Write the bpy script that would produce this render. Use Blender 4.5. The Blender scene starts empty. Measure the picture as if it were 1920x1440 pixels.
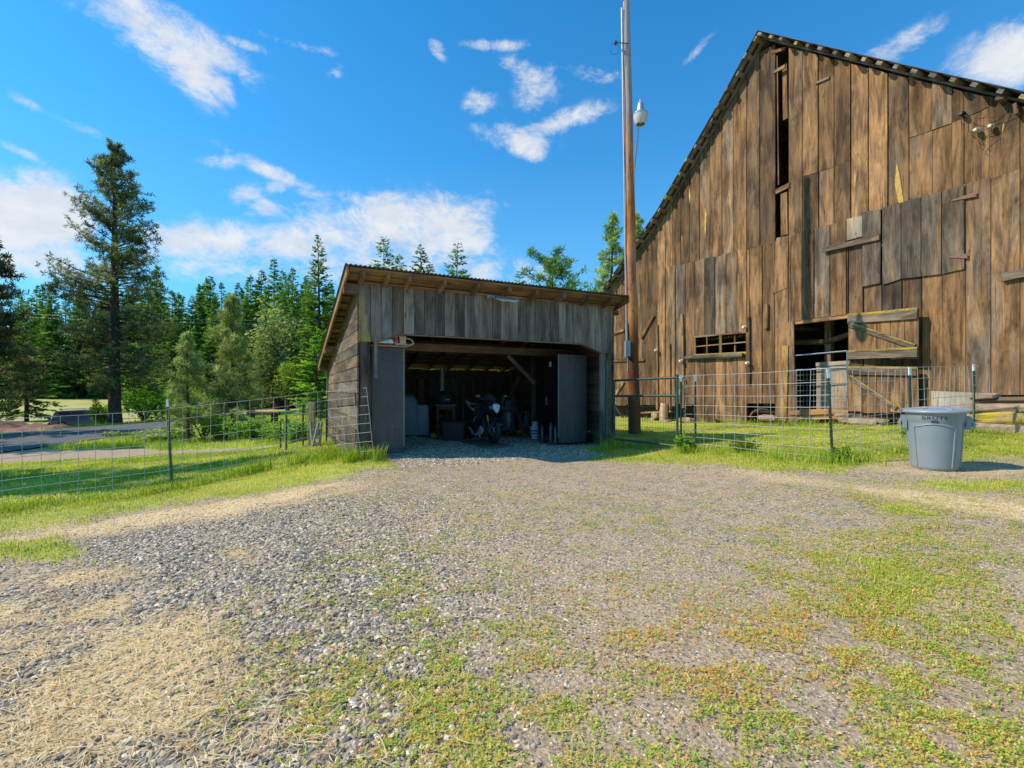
import bpy, math, random
import numpy as np
from mathutils import Vector, Matrix
sc = bpy.context.scene
COL = sc.collection
R = random.Random(11)
PI = math.pi
FX = 900.0; HY = 735.0; CAMZ = 1.2

# ---------------------------------------------------------------- helpers
def tag(o, label=None, cat=None, group=None, kind=None):
    if label: o['label'] = label
    if cat: o['category'] = cat
    if group: o['group'] = group
    if kind: o['kind'] = kind
    return o

def empty(name, loc=(0, 0, 0), rz=0.0, label=None, cat=None, group=None):
    o = bpy.data.objects.new(name, None); COL.objects.link(o)
    o.location = loc; o.rotation_euler = (0, 0, rz); o.empty_display_size = .2
    return tag(o, label, cat, group)

def children(o):
    return [c for c in bpy.data.objects if c.parent == o]

def copy_tree(o, parent=None):
    c = o.copy(); COL.objects.link(c)
    if parent: c.parent = parent
    for ch in children(o): copy_tree(ch, c)
    return c

V = Vector
def vadd(a, b, s=1.0): return (a[0]+b[0]*s, a[1]+b[1]*s, a[2]+b[2]*s)

class MB:
    """collects faces; build() links them as one mesh object"""
    def __init__(s): s.v = []; s.f = []; s.m = []; s.uv = []; s.c = []; s.sm = []
    def face(s, pts, uvs=None, mat=0, col=(.5, .5, 0), smooth=False):
        n = len(s.v); s.v.extend([tuple(p) for p in pts]); s.f.append(tuple(range(n, n+len(pts))))
        s.m.append(mat); s.sm.append(smooth); s.c.append(col)
        if uvs is None:
            uvs = [(p[0]+p[1], p[2]) for p in pts]
        s.uv.append(uvs)
    def grid(s, rows, mat=0, col=(.5, .5, 0), smooth=True, closed=False, flip=False, su=1.0, sv=1.0):
        """rows of points; shared vertices"""
        n0 = len(s.v); nr = len(rows); nc = len(rows[0])
        for r in rows: s.v.extend([tuple(p) for p in r])
        for i in range(nr-1):
            for j in range(nc if closed else nc-1):
                k = (j+1) % nc
                q = (n0+i*nc+j, n0+i*nc+k, n0+(i+1)*nc+k, n0+(i+1)*nc+j)
                if flip: q = q[::-1]
                s.f.append(q); s.m.append(mat); s.sm.append(smooth); s.c.append(col)
                u0, u1 = j*su, (j+1)*su; w0, w1 = i*sv, (i+1)*sv
                uq = [(u0, w0), (u1, w0), (u1, w1), (u0, w1)]
                s.uv.append(uq[::-1] if flip else uq)
        return n0
    def box(s, c, size, mat=0, col=None, rz=0.0, ax=None, long=None):
        """box centred at c, optional axes matrix"""
        hx, hy, hz = size[0]/2, size[1]/2, size[2]/2
        if ax is None:
            ax = (V((math.cos(rz), math.sin(rz), 0)), V((-math.sin(rz), math.cos(rz), 0)), V((0, 0, 1)))
        c = V(c); X, Y, Z = [V(a) for a in ax]
        o = c - X*hx - Y*hy - Z*hz
        s.obox(o, X*2*hx, Y*2*hy, Z*2*hz, mat, col)
    def obox(s, o, a, b, c, mat=0, col=None):
        """box from a corner and three edge vectors; uv v runs along the longest edge"""
        if col is None: col = (R.random(), .5, 0)
        o = V(o); a = V(a); b = V(b); c = V(c)
        if a.cross(b).dot(c) < 0: a, b = b, a
        du, dv = R.random()*7, R.random()*7
        L = max(a.length, b.length, c.length)
        def q(p, x, y):
            lx, ly = x.length, y.length
            pts = [p, p+x, p+x+y, p+y]
            if lx >= ly: uv = [(du, dv), (du, dv+lx), (du+ly, dv+lx), (du+ly, dv)]
            else: uv = [(du, dv), (du+lx, dv), (du+lx, dv+ly), (du, dv+ly)]
            s.face(pts, uv, mat, col)
        q(o, b, a); q(o+c, a, b); q(o, a, c); q(o+b, c, a); q(o, c, b); q(o+a, b, c)
    def prism(s, poly, fn, o0, o1, mat=0, col=None, vert=True):
        """extrude 2-D polygon (a,b) between offsets o0 and o1; fn(a,b,o)->3-D"""
        if col is None: col = (R.random(), .5, 0)
        du, dv = R.random()*9, R.random()*9
        uv = [((a+du, b+dv) if vert else (b+du, a+dv)) for a, b in poly]
        P1 = [V(fn(a, b, o1)) for a, b in poly]; P0 = [V(fn(a, b, o0)) for a, b in poly]
        nrm = (P1[1]-P1[0]).cross(P1[2]-P1[1]); out = P1[0]-P0[0]
        if nrm.dot(out) < 0:
            P1 = P1[::-1]; P0 = P0[::-1]; uv = uv[::-1]
        s.face(P1, uv, mat, col); s.face(P0[::-1], uv[::-1], mat, col)
        n = len(P1)
        for i in range(n):
            j = (i+1) % n
            e = abs(o1-o0)
            s.face([P0[i], P0[j], P1[j], P1[i]], [uv[i], uv[j], (uv[j][0]+e, uv[j][1]), (uv[i][0]+e, uv[i][1])], mat, col)
    def tube(s, pts, r, n=8, mat=0, col=(.5, .5, 0), caps=True, smooth=True, ell=1.0):
        pts = [V(p) for p in pts]
        if not isinstance(r, (list, tuple)): r = [r]*len(pts)
        rows = []; up = None; L = 0.0
        for i, p in enumerate(pts):
            t = (pts[min(i+1, len(pts)-1)]-pts[max(i-1, 0)])
            if t.length < 1e-9: t = V((0, 0, 1))
            t.normalize()
            if up is None:
                up = V((0, 0, 1)) if abs(t.z) < .9 else V((1, 0, 0))
            x = up - t*up.dot(t)
            if x.length < 1e-6: x = V((1, 0, 0)) - t*t.x
            x.normalize(); y = t.cross(x); up = x
            rows.append([p + x*math.cos(2*PI*k/n)*r[i] + y*math.sin(2*PI*k/n)*r[i]*ell for k in range(n)])
        # uv in metres
        n0 = len(s.v)
        for rr in rows: s.v.extend([tuple(q) for q in rr])
        d = [0.0]
        for i in range(1, len(pts)): d.append(d[-1]+(pts[i]-pts[i-1]).length)
        for i in range(len(pts)-1):
            w = 2*PI*r[i]/n
            for j in range(n):
                k = (j+1) % n
                s.f.append((n0+i*n+j, n0+i*n+k, n0+(i+1)*n+k, n0+(i+1)*n+j)); s.m.append(mat); s.sm.append(smooth); s.c.append(col)
                s.uv.append([(j*w, d[i]), ((j+1)*w, d[i]), ((j+1)*w, d[i+1]), (j*w, d[i+1])])
        if caps:
            s.face(rows[0][::-1], None, mat, col); s.face(rows[-1], None, mat, col)
    def lathe(s, prof, c=(0, 0, 0), n=24, mat=0, col=(.5, .5, 0), axis='z', smooth=True, caps=True):
        c = V(c); rows = []
        for r_, h in prof:
            row = []
            for k in range(n):
                a = 2*PI*k/n; x, y = math.cos(a)*r_, math.sin(a)*r_
                if axis == 'z': q = V((x, y, h))
                elif axis == 'y': q = V((y, h, x))
                else: q = V((h, x, y))
                row.append(c+q)
            rows.append(row)
        s.grid(rows, mat, col, smooth, closed=True)
        if caps:
            if prof[0][0] > 1e-4: s.face(rows[0][::-1], None, mat, col)
            if prof[-1][0] > 1e-4: s.face(rows[-1], None, mat, col)
    def loft(s, rings, mat=0, col=(.5, .5, 0), smooth=True):
        s.grid(rings, mat, col, smooth, closed=True)
        s.face(rings[0][::-1], None, mat, col); s.face(rings[-1], None, mat, col)
    def build(s, name, mats, parent=None, world=False, bevel=0.0):
        me = bpy.data.meshes.new(name)
        vs = s.v
        if world and parent is not None:
            r = parent
            while r.parent: r = r.parent
            l = r.location; cz, sz = math.cos(-r.rotation_euler.z), math.sin(-r.rotation_euler.z)
            vs = [((x-l.x)*cz-(y-l.y)*sz, (x-l.x)*sz+(y-l.y)*cz, z-l.z) for x, y, z in vs]
        me.from_pydata(vs, [], s.f)
        if not isinstance(mats, (list, tuple)): mats = [mats]
        for m in mats: me.materials.append(m)
        me.polygons.foreach_set('material_index', s.m)
        me.polygons.foreach_set('use_smooth', s.sm)
        uvl = me.uv_layers.new(name='UVMap')
        flat = [c for f in s.uv for p in f for c in (p[0], p[1])]
        uvl.data.foreach_set('uv', flat)
        ca = me.color_attributes.new('col', 'FLOAT_COLOR', 'CORNER')
        cf = []
        for f, c in zip(s.f, s.c): cf.extend([c[0], c[1], c[2], 1.0]*len(f))
        ca.data.foreach_set('color', cf)
        me.update()
        o = bpy.data.objects.new(name, me); COL.objects.link(o)
        if parent is not None: o.parent = parent
        if bevel:
            b = o.modifiers.new('bevel', 'BEVEL'); b.width = bevel; b.segments = 2; b.limit_method = 'ANGLE'
        return o

def np_mesh(name, verts, faces, rnd, mats, parent=None, fmat=None, smooth=False):
    """verts (N,3), faces (M,k), rnd per-vertex (N,) or (N,3) stored as colour attribute 'col'"""
    me = bpy.data.meshes.new(name)
    verts = np.asarray(verts, np.float32); faces = np.asarray(faces, np.int32)
    me.vertices.add(len(verts)); me.vertices.foreach_set('co', verts.ravel())
    M, k = faces.shape
    me.loops.add(M*k); me.loops.foreach_set('vertex_index', faces.ravel())
    me.polygons.add(M)
    me.polygons.foreach_set('loop_start', np.arange(0, M*k, k, dtype=np.int32))
    me.polygons.foreach_set('loop_total', np.full(M, k, np.int32))
    if not isinstance(mats, (list, tuple)): mats = [mats]
    for m in mats: me.materials.append(m)
    if fmat is not None: me.polygons.foreach_set('material_index', np.asarray(fmat, np.int32))
    me.polygons.foreach_set('use_smooth', np.full(M, smooth))
    me.update(calc_edges=True)
    rnd = np.asarray(rnd, np.float32)
    if rnd.ndim == 1: rnd = np.stack([rnd, rnd, rnd], 1)
    ca = me.color_attributes.new('col', 'FLOAT_COLOR', 'POINT')
    ca.data.foreach_set('color', np.concatenate([rnd, np.ones((len(rnd), 1), np.float32)], 1).ravel())
    o = bpy.data.objects.new(name, me); COL.objects.link(o)
    if parent is not None: o.parent = parent
    return o

def scatter_np(tv, tf, pos, rotz, scale, tilt=None, rnd=None, tint=None):
    """instances of a template (tv (n,3), tf (m,k)) as plain arrays.  tilt=(ax,ay) small tilts; scale (N,) or (N,3)"""
    N = len(pos); n = len(tv)
    sc_ = scale if np.ndim(scale) == 2 else np.stack([scale]*3, 1)
    p = tv[None]*sc_[:, None]
    if tilt is not None:
        ax = tilt[:, 0][:, None]; ay = tilt[:, 1][:, None]
        y = p[..., 1]*np.cos(ax)-p[..., 2]*np.sin(ax); z = p[..., 1]*np.sin(ax)+p[..., 2]*np.cos(ax)
        x = p[..., 0]*np.cos(ay)+z*np.sin(ay); z2 = -p[..., 0]*np.sin(ay)+z*np.cos(ay)
        p = np.stack([x, y, z2], -1)
    c, s_ = np.cos(rotz)[:, None], np.sin(rotz)[:, None]
    x = p[..., 0]*c-p[..., 1]*s_; y = p[..., 0]*s_+p[..., 1]*c
    p = np.stack([x, y, p[..., 2]], -1)+pos[:, None]
    f = tf[None]+(np.arange(N)*n)[:, None, None]
    r = np.repeat(rnd, n, axis=0) if rnd is not None else None
    return p.reshape(-1, 3), f.reshape(-1, tf.shape[1]), r

# ---------------------------------------------------------------- materials
def new_mat(name):
    m = bpy.data.materials.new(name); m.use_nodes = True
    nt = m.node_tree; b = nt.nodes['Principled BSDF']
    return m, nt, b
def N(nt, t, **kw):
    n = nt.nodes.new(t)
    for k, v in kw.items(): setattr(n, k, v)
    return n
def ramp(nt, stops, interp='LINEAR'):
    n = nt.nodes.new('ShaderNodeValToRGB'); cr = n.color_ramp; cr.interpolation = interp
    while len(cr.elements) > 1: cr.elements.remove(cr.elements[-1])
    cr.elements[0].position = stops[0][0]; cr.elements[0].color = (*stops[0][1], 1)
    for p, c in stops[1:]:
        e = cr.elements.new(p); e.color = (*c, 1)
    return n
def g3(x): return (x, x, x)
def mixc(nt, fac, a, b, mode='MIX'):
    n = nt.nodes.new('ShaderNodeMix'); n.data_type = 'RGBA'; n.blend_type = mode
    for s, v in ((0, fac), (6, a), (7, b)):
        if hasattr(v, 'links') or hasattr(v, 'is_linked'): nt.links.new(v, n.inputs[s])
        else: n.inputs[s].default_value = v if s == 0 else (*v, 1)
    return n.outputs[2]
def mth(nt, op, a, b=0.0, c=0.0, clamp=False):
    n = nt.nodes.new('ShaderNodeMath'); n.operation = op; n.use_clamp = clamp
    for i, v in enumerate((a, b, c)):
        if hasattr(v, 'is_linked'): nt.links.new(v, n.inputs[i])
        else: n.inputs[i].default_value = v
    return n.outputs[0]
def noise(nt, vec, scale, detail=4, rough=.55, dist=0.0):
    n = nt.nodes.new('ShaderNodeTexNoise'); n.inputs['Scale'].default_value = scale
    n.inputs['Detail'].default_value = detail; n.inputs['Roughness'].default_value = rough
    n.inputs['Distortion'].default_value = dist
    if vec is not None: nt.links.new(vec, n.inputs['Vector'])
    return n.outputs['Fac']
def mapping(nt, vec, scale=(1, 1, 1), loc=(0, 0, 0)):
    n = nt.nodes.new('ShaderNodeMapping'); n.inputs['Scale'].default_value = scale; n.inputs['Location'].default_value = loc
    nt.links.new(vec, n.inputs['Vector']); return n.outputs[0]
def bumpn(nt, h, strength, dist, b):
    n = nt.nodes.new('ShaderNodeBump'); n.inputs['Strength'].default_value = strength; n.inputs['Distance'].default_value = dist
    nt.links.new(h, n.inputs['Height']); nt.links.new(n.outputs[0], b.inputs['Normal'])

def pmat(name, c1, c2=None, scale=8.0, rough=.6, metal=0.0, bump=.0, detail=4, bdist=.01, coat=0.0, spec=None):
    """two colours mixed by noise in object space"""
    m, nt, b = new_mat(name)
    if c2 is None: c2 = tuple(x*.75 for x in c1)
    tc = N(nt, 'ShaderNodeTexCoord')
    f = noise(nt, tc.outputs['Object'], scale, detail)
    r = ramp(nt, [(.35, c1), (.65, c2)]); nt.links.new(f, r.inputs[0]); nt.links.new(r.outputs[0], b.inputs['Base Color'])
    rr = mth(nt, 'MULTIPLY_ADD', f, .25, rough-.12); nt.links.new(rr, b.inputs['Roughness'])
    b.inputs['Metallic'].default_value = metal
    if coat: b.inputs['Coat Weight'].default_value = coat
    if spec is not None: b.inputs['Specular IOR Level'].default_value = spec
    if bump: bumpn(nt, f, bump, bdist, b)
    return m

def wood(name, dark, light, gray, lichen=(.55, .38, .02), fine=1.0, streak=.5, bump=.6):
    """weathered plank: uv.x across, uv.y along the grain (metres); col.r brightness, col.g greyness, col.b lichen"""
    m, nt, b = new_mat(name); L = nt.links
    uv = N(nt, 'ShaderNodeUVMap'); at = N(nt, 'ShaderNodeAttribute', attribute_name='col')
    sp = N(nt, 'ShaderNodeSeparateColor'); L.new(at.outputs['Color'], sp.inputs[0])
    u = uv.outputs[0]
    # wavy grain
    wv = noise(nt, mapping(nt, u, (2.5, .9, 1)), 1.0, 2)
    off = N(nt, 'ShaderNodeCombineXYZ'); L.new(mth(nt, 'MULTIPLY', wv, .05), off.inputs[0])
    ad = N(nt, 'ShaderNodeVectorMath', operation='ADD'); L.new(u, ad.inputs[0]); L.new(off.outputs[0], ad.inputs[1])
    uu = ad.outputs[0]
    g1 = noise(nt, mapping(nt, uu, (95*fine, 2.6, 1)), 1.0, 5, .75)
    g2 = noise(nt, mapping(nt, uu, (22, 1.3, 1)), 1.0, 5, .7)
    g3n = noise(nt, mapping(nt, u, (5, .55, 1), (3, 7, 0)), 1.0, 4, .6)
    r = ramp(nt, [(.22, dark), (.5, tuple(.4*a+.6*c for a, c in zip(dark, light))), (.82, light)])
    L.new(mth(nt, 'MULTIPLY_ADD', g1, .6, mth(nt, 'MULTIPLY', g2, .4)), r.inputs[0])
    gm = ramp(nt, [(.38, g3(0)), (.62, g3(1))]); L.new(mth(nt, 'ADD', mth(nt, 'MULTIPLY', g3n, 1.0), mth(nt, 'MULTIPLY_ADD', sp.outputs[1], .5, -.25)), gm.inputs[0])
    gc = ramp(nt, [(.3, tuple(x*.5 for x in gray)), (.7, gray)]); L.new(g1, gc.inputs[0])
    c = mixc(nt, gm.outputs[0], r.outputs[0], gc.outputs[0])
    # dark stains
    st = ramp(nt, [(.40, g3(1-streak)), (.60, g3(1))]); L.new(noise(nt, mapping(nt, u, (4.5, .7, 1), (11, 2, 0)), 1.0, 8, .72, .5), st.inputs[0])
    ob = N(nt, 'ShaderNodeTexCoord'); pn = ramp(nt, [(.36, (.72, .70, .70)), (.55, g3(1)), (.7, (1.22, 1.08, .92))]); L.new(noise(nt, ob.outputs['Object'], .9, 4, .6), pn.inputs[0])
    c = mixc(nt, 1.0, c, pn.outputs[0], 'MULTIPLY')
    c = mixc(nt, 1.0, c, st.outputs[0], 'MULTIPLY')
    # knots
    vo = N(nt, 'ShaderNodeTexVoronoi'); vo.inputs['Scale'].default_value = 1.0; L.new(mapping(nt, u, (6, 2.2, 1), (1, 5, 0)), vo.inputs['Vector'])
    kn = ramp(nt, [(.0, g3(.2)), (.08, g3(.5)), (.11, g3(.9)), (.13, g3(.62)), (.17, g3(1))]); L.new(vo.outputs['Distance'], kn.inputs[0])
    c = mixc(nt, .8, c, kn.outputs[0], 'MULTIPLY')
    ck = ramp(nt, [(.60, g3(1)), (.66, g3(.3))]); L.new(noise(nt, mapping(nt, uu, (38, .55, 1), (2, 9, 0)), 1.0, 3, .6), ck.inputs[0]); c = mixc(nt, .85, c, ck.outputs[0], 'MULTIPLY')
    br = mth(nt, 'MULTIPLY_ADD', sp.outputs[0], .9, .62)
    cb = N(nt, 'ShaderNodeCombineColor'); [L.new(br, cb.inputs[i]) for i in range(3)]
    c = mixc(nt, 1.0, c, cb.outputs[0], 'MULTIPLY')
    # lichen
    ln = noise(nt, mapping(nt, u, (3.5, 1.1, 1), (5, 1, 0)), 1.0, 6, .75); ln2 = noise(nt, mapping(nt, u, (40, 30, 1), (5, 1, 0)), 1.0, 3, .7)
    lm = ramp(nt, [(.0, g3(0)), (.16, g3(1))]); L.new(mth(nt, 'SUBTRACT', mth(nt, 'MULTIPLY', sp.outputs[2], .72), mth(nt, 'MULTIPLY_ADD', ln, .75, mth(nt, 'MULTIPLY', ln2, .35))), lm.inputs[0])
    c = mixc(nt, mth(nt, 'MULTIPLY', lm.outputs[0], .85), c, lichen)
    L.new(c, b.inputs['Base Color']); b.inputs['Roughness'].default_value = .88; b.inputs['Specular IOR Level'].default_value = .25
    h = mth(nt, 'MULTIPLY_ADD', g1, .6, mth(nt, 'MULTIPLY', mth(nt, 'ADD', g2, kn.outputs[0]), .4))
    bumpn(nt, h, bump, .012, b)
    return m

def leafmat(name, stops, trans=.35, rough=.6):
    """colour from col.r along a ramp; leaf faces lit from behind glow"""
    m, nt, b = new_mat(name); L = nt.links
    at = N(nt, 'ShaderNodeAttribute', attribute_name='col'); sp = N(nt, 'ShaderNodeSeparateColor'); L.new(at.outputs['Color'], sp.inputs[0])
    oi = N(nt, 'ShaderNodeObjectInfo')
    r = ramp(nt, stops); L.new(sp.outputs[0], r.inputs[0])
    hs = N(nt, 'ShaderNodeHueSaturation'); L.new(r.outputs[0], hs.inputs['Color'])
    L.new(mth(nt, 'MULTIPLY_ADD', oi.outputs['Random'], .03, .485), hs.inputs['Hue'])
    L.new(mth(nt, 'MULTIPLY_ADD', oi.outputs['Random'], .35, .82), hs.inputs['Value'])
    L.new(hs.outputs[0], b.inputs['Base Color']); b.inputs['Roughness'].default_value = rough
    b.inputs['Specular IOR Level'].default_value = .3
    tr = N(nt, 'ShaderNodeBsdfTranslucent'); 
    y = mixc(nt, 1.0, hs.outputs[0], (1.15, 1.2, .5), 'MULTIPLY'); L.new(y, tr.inputs[0])
    mx = N(nt, 'ShaderNodeMixShader'); mx.inputs[0].default_value = trans
    L.new(b.outputs[0], mx.inputs[1]); L.new(tr.outputs[0], mx.inputs[2])
    L.new(mx.outputs[0], nt.nodes['Material Output'].inputs[0])
    return m

M = {}
M['barn'] = wood('barn_wood', (.07, .034, .014), (.50, .275, .12), (.25, .19, .135), streak=.68)
M['shedwood'] = wood('shed_wood', (.085, .06, .042), (.38, .30, .22), (.33, .295, .255), streak=.6)
M['sidewood'] = wood('side_wood', (.08, .05, .032), (.31, .215, .135), (.24, .195, .15), streak=.6)
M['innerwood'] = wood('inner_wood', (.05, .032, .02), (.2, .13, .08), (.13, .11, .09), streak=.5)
M['rafter'] = wood('rafter_wood', (.11, .065, .03), (.40, .26, .135), (.26, .2, .14), streak=.55)
M['pole'] = wood('pole_wood', (.12, .04, .015), (.42, .16, .055), (.33, .28, .25), streak=.6, fine=.6)
def polemat():
    m = wood('pole_wood', (.18, .055, .015), (.78, .30, .09), (.45, .38, .33), streak=.5, fine=.6); nt = m.node_tree; b = nt.nodes['Principled BSDF']
    src = b.inputs['Base Color'].links[0].from_socket; tc = N(nt, 'ShaderNodeTexCoord'); s = N(nt, 'ShaderNodeSeparateXYZ'); nt.links.new(tc.outputs['Object'], s.inputs[0])
    f = noise(nt, mapping(nt, tc.outputs['Object'], (7, 7, .35)), 1.0, 5, .6)
    h = mth(nt, 'ADD', mth(nt, 'MULTIPLY', s.outputs[2], .085), mth(nt, 'MULTIPLY_ADD', f, 2.2, -1.25))
    k = ramp(nt, [(.62, g3(0)), (.85, g3(1))]); nt.links.new(h, k.inputs[0])
    c = mixc(nt, mth(nt, 'MULTIPLY', k.outputs[0], .85), src, (.36, .36, .37)); lo = ramp(nt, [(.26, (.42, .4, .4)), (.31, g3(1))]); nt.links.new(mth(nt, 'MULTIPLY', s.outputs[2], .1), lo.inputs[0])  # lower pole darkened in the colour, standing in for the shed's shadow
    c = mixc(nt, 1.0, c, lo.outputs[0], 'MULTIPLY'); nt.links.new(c, b.inputs['Base Color']); return m
M['pole'] = polemat()
M['log'] = wood('log_wood', (.07, .04, .025), (.27, .17, .11), (.2, .17, .14), streak=.6, fine=.5)
M['palewood'] = wood('pale_wood', (.32, .19, .09), (.6, .42, .24), (.45, .4, .33), streak=.3)
M['ply'] = wood('plywood', (.14, .1, .075), (.27, .21, .16), (.2, .18, .16), streak=.2, bump=.2)
M['sliver'] = pmat('bare_wood', (.62, .40, .09), (.45, .26, .06), 14, .8)
M['galv'] = pmat('galvanised_wire', (.52, .52, .50), (.38, .38, .37), 30, .5, .35)
M['tin'] = pmat('weathered_tin', (.42, .42, .4), (.24, .2, .17), 5, .5, .7, .2)
M['rusttin'] = pmat('mossy_tin', (.2, .19, .17), (.10, .085, .06), 4, .7, .3, .3)
M['steelgreen'] = pmat('green_steel', (.028, .10, .072), (.018, .065, .05), 12, .42, .1)
M['postgreen'] = pmat('green_post_paint', (.03, .085, .05), (.05, .07, .045), 16, .6)
M['white'] = pmat('white_paint', (.78, .78, .76), (.68, .68, .66), 10, .5)
M['black'] = pmat('black_plastic', (.014, .014, .016), (.022, .022, .024), 10, .45)
M['cabinet'] = pmat('dark_grey_cabinet_steel', (.078, .07, .068), (.062, .057, .057), 3, .42, .15, .03)
M['cabdark'] = pmat('black_cabinet_door', (.018, .018, .02), (.012, .012, .013), 6, .3, .2)
M['edge'] = pmat('cabinet_edge', (.2, .19, .18), (.15, .145, .14), 6, .4, .3)
M['conduit'] = pmat('grey_conduit', (.5, .51, .52), (.4, .41, .42), 6, .4, .5)
M['boxgrey'] = pmat('grey_box_paint', (.33, .36, .37), (.27, .3, .31), 6, .5, .2)
M['rubber'] = pmat('rubber', (.02, .02, .021), (.03, .03, .03), 20, .75)
M['coverblue'] = pmat('grey_vinyl_cover', (.26, .30, .34), (.2, .235, .265), 3, .6, 0, .5, bdist=.03)
M['covernavy'] = pmat('dark_cover', (.055, .058, .08), (.035, .038, .055), 4, .55, 0, .5, bdist=.03)
M['orange'] = pmat('orange_plastic', (.75, .11, .02), (.6, .08, .015), 8, .4)
M['cream'] = pmat('cream_plastic', (.62, .56, .42), (.5, .46, .35), 8, .45)
M['chrome'] = pmat('bare_metal', (.6, .6, .6), (.45, .45, .45), 12, .25, .95)
M['red'] = pmat('dark_red_plastic', (.28, .02, .04), (.2, .015, .03), 8, .4)
M['lime'] = pmat('lime_fabric', (.55, .7, .04), (.4, .55, .02), 12, .7)
M['brick'] = pmat('brick_red_wood', (.32, .12, .055), (.22, .075, .035), 9, .75, 0, .4)
M['stone'] = pmat('field_stone', (.42, .31, .2), (.2, .14, .1), 4.5, .9, 0, 1.0, 8, .04)
M['stoneY'] = pmat('lichen_stone', (.5, .36, .03), (.3, .21, .12), 5.5, .9, 0, 1.0, 8, .04)
M['bikeblack'] = pmat('gloss_black_blue', (.012, .017, .03), (.008, .01, .018), 5, .22, .0, coat=.8)
M['bikewhite'] = pmat('gloss_white', (.7, .72, .76), (.6, .63, .68), 6, .3, coat=.6)
M['gold'] = pmat('gold_anodised', (.65, .42, .05), (.5, .32, .04), 9, .3, .8)
M['engine'] = pmat('engine_metal', (.06, .06, .065), (.1, .1, .1), 15, .5, .5, .3)
M['canplastic'] = pmat('grey_can_plastic', (.235, .28, .315), (.21, .25, .28), 5, .42, 0, .06, coat=.1)
def dirty(m, h0, h1, amt, col=(.30, .24, .17)):
    """dust and splashes that thin out with height, plus faint scuffs"""
    nt = m.node_tree; b = nt.nodes['Principled BSDF']; src = b.inputs['Base Color'].links[0].from_socket
    tc = N(nt, 'ShaderNodeTexCoord'); s = N(nt, 'ShaderNodeSeparateXYZ'); nt.links.new(tc.outputs['Object'], s.inputs[0])
    f = noise(nt, tc.outputs['Object'], 22, 6, .75); f2 = noise(nt, mapping(nt, tc.outputs['Object'], (9, 9, 1.2)), 1.0, 5, .7)
    mr = N(nt, 'ShaderNodeMapRange'); mr.inputs['From Min'].default_value = h0; mr.inputs['From Max'].default_value = h1; mr.inputs['To Min'].default_value = 1; mr.inputs['To Max'].default_value = .12
    nt.links.new(s.outputs[2], mr.inputs[0])
    k = ramp(nt, [(.42, g3(0)), (.62, g3(1))]); nt.links.new(mth(nt, 'MULTIPLY_ADD', f, .5, mth(nt, 'MULTIPLY', f2, .5)), k.inputs[0])
    c = mixc(nt, mth(nt, 'MULTIPLY', mth(nt, 'MULTIPLY', k.outputs[0], mr.outputs[0]), amt), src, col); nt.links.new(c, b.inputs['Base Color']); return m
dirty(M['canplastic'], 0, .45, .6); dirty(M['cabinet'], 0, 1.2, .45, (.2, .175, .15)); dirty(M['postgreen'], 0, 1.2, .5, (.2, .13, .08)); dirty(M['steelgreen'], 0, 1.2, .35, (.2, .14, .1))
M['lidplastic'] = pmat('grey_lid_plastic', (.3, .33, .385), (.26, .29, .34), 5, .4, 0, .06)
M['letter'] = pmat('dark_lettering', (.03, .035, .04), (.04, .045, .05), 8, .5)
M['dirtwall'] = pmat('dark_earth', (.07, .05, .035), (.04, .028, .02), 4, .95, 0, .6, bdist=.05)
M['led'] = pmat('floodlight_lens', (.75, .78, .8), (.6, .63, .66), 20, .25)
M['slimgrey'] = pmat('pale_grey_cylinder', (.2, .22, .25), (.15, .17, .2), 6, .35, .3)
M['boxdark'] = pmat('dark_grey_cylinder', (.09, .1, .115), (.06, .07, .08), 6, .35, .3)
M['hose'] = pmat('yellow_hose', (.3, .24, .06), (.22, .17, .04), 12, .5)
def glassmat(name, tint=(.9, .92, .95), rough=.05, alpha=None):
    m, nt, b = new_mat(name); L = nt.links
    tc = N(nt, 'ShaderNodeTexCoord'); f = noise(nt, tc.outputs['Object'], 6, 3)
    r = ramp(nt, [(.3, tint), (.7, tuple(x*.85 for x in tint))]); L.new(f, r.inputs[0]); L.new(r.outputs[0], b.inputs['Base Color'])
    b.inputs['Roughness'].default_value = rough; b.inputs['Transmission Weight'].default_value = .0 if alpha else .9
    b.inputs['IOR'].default_value = 1.45
    return m
M['carglass'] = glassmat('dark_glass', (.05, .06, .07), .06, alpha=1)
M['glass'] = glassmat('clear_glass', (.7, .75, .8), .15)
M['bark'] = pmat('pine_bark', (.13, .085, .06), (.05, .035, .028), 5, .95, 0, 1.0, 8, .05)
M['barkdark'] = pmat('dark_bark', (.07, .05, .04), (.035, .026, .02), 8, .95, 0, 1.0, 8, .03)
M['pine_needles'] = leafmat('pine_needles', [(0, (.022, .034, .012)), (.45, (.11, .135, .05)), (.8, (.33, .34, .14)), (1, (.42, .34, .17))], .35)
M['young_needles'] = leafmat('young_pine_needles', [(0, (.08, .13, .04)), (.5, (.32, .40, .15)), (1, (.62, .66, .3))], .4)
M['fir_needles'] = leafmat('fir_needles', [(0, (.03, .07, .012)), (.5, (.13, .26, .045)), (1, (.38, .54, .1))], .42)
M['bush_leaves'] = leafmat('bush_leaves', [(0, (.06, .14, .015)), (.5, (.22, .38, .04)), (1, (.5, .62, .09))], .45)
M['grassblades'] = leafmat('grass_blades', [(0, (.10, .19, .012)), (.35, (.26, .36, .025)), (.7, (.52, .54, .06)), (1, (.8, .64, .24))], .42)
M['strawblades'] = leafmat('straw', [(0, (.52, .34, .16)), (.5, (.86, .64, .34)), (1, (.98, .86, .6))], .3)
M['weedleaves'] = leafmat('weed_leaves', [(0, (.14, .30, .03)), (.3, (.34, .50, .06)), (.55, (.62, .66, .12)), (.78, (.82, .55, .14)), (1, (.84, .36, .10))], .4)
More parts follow.
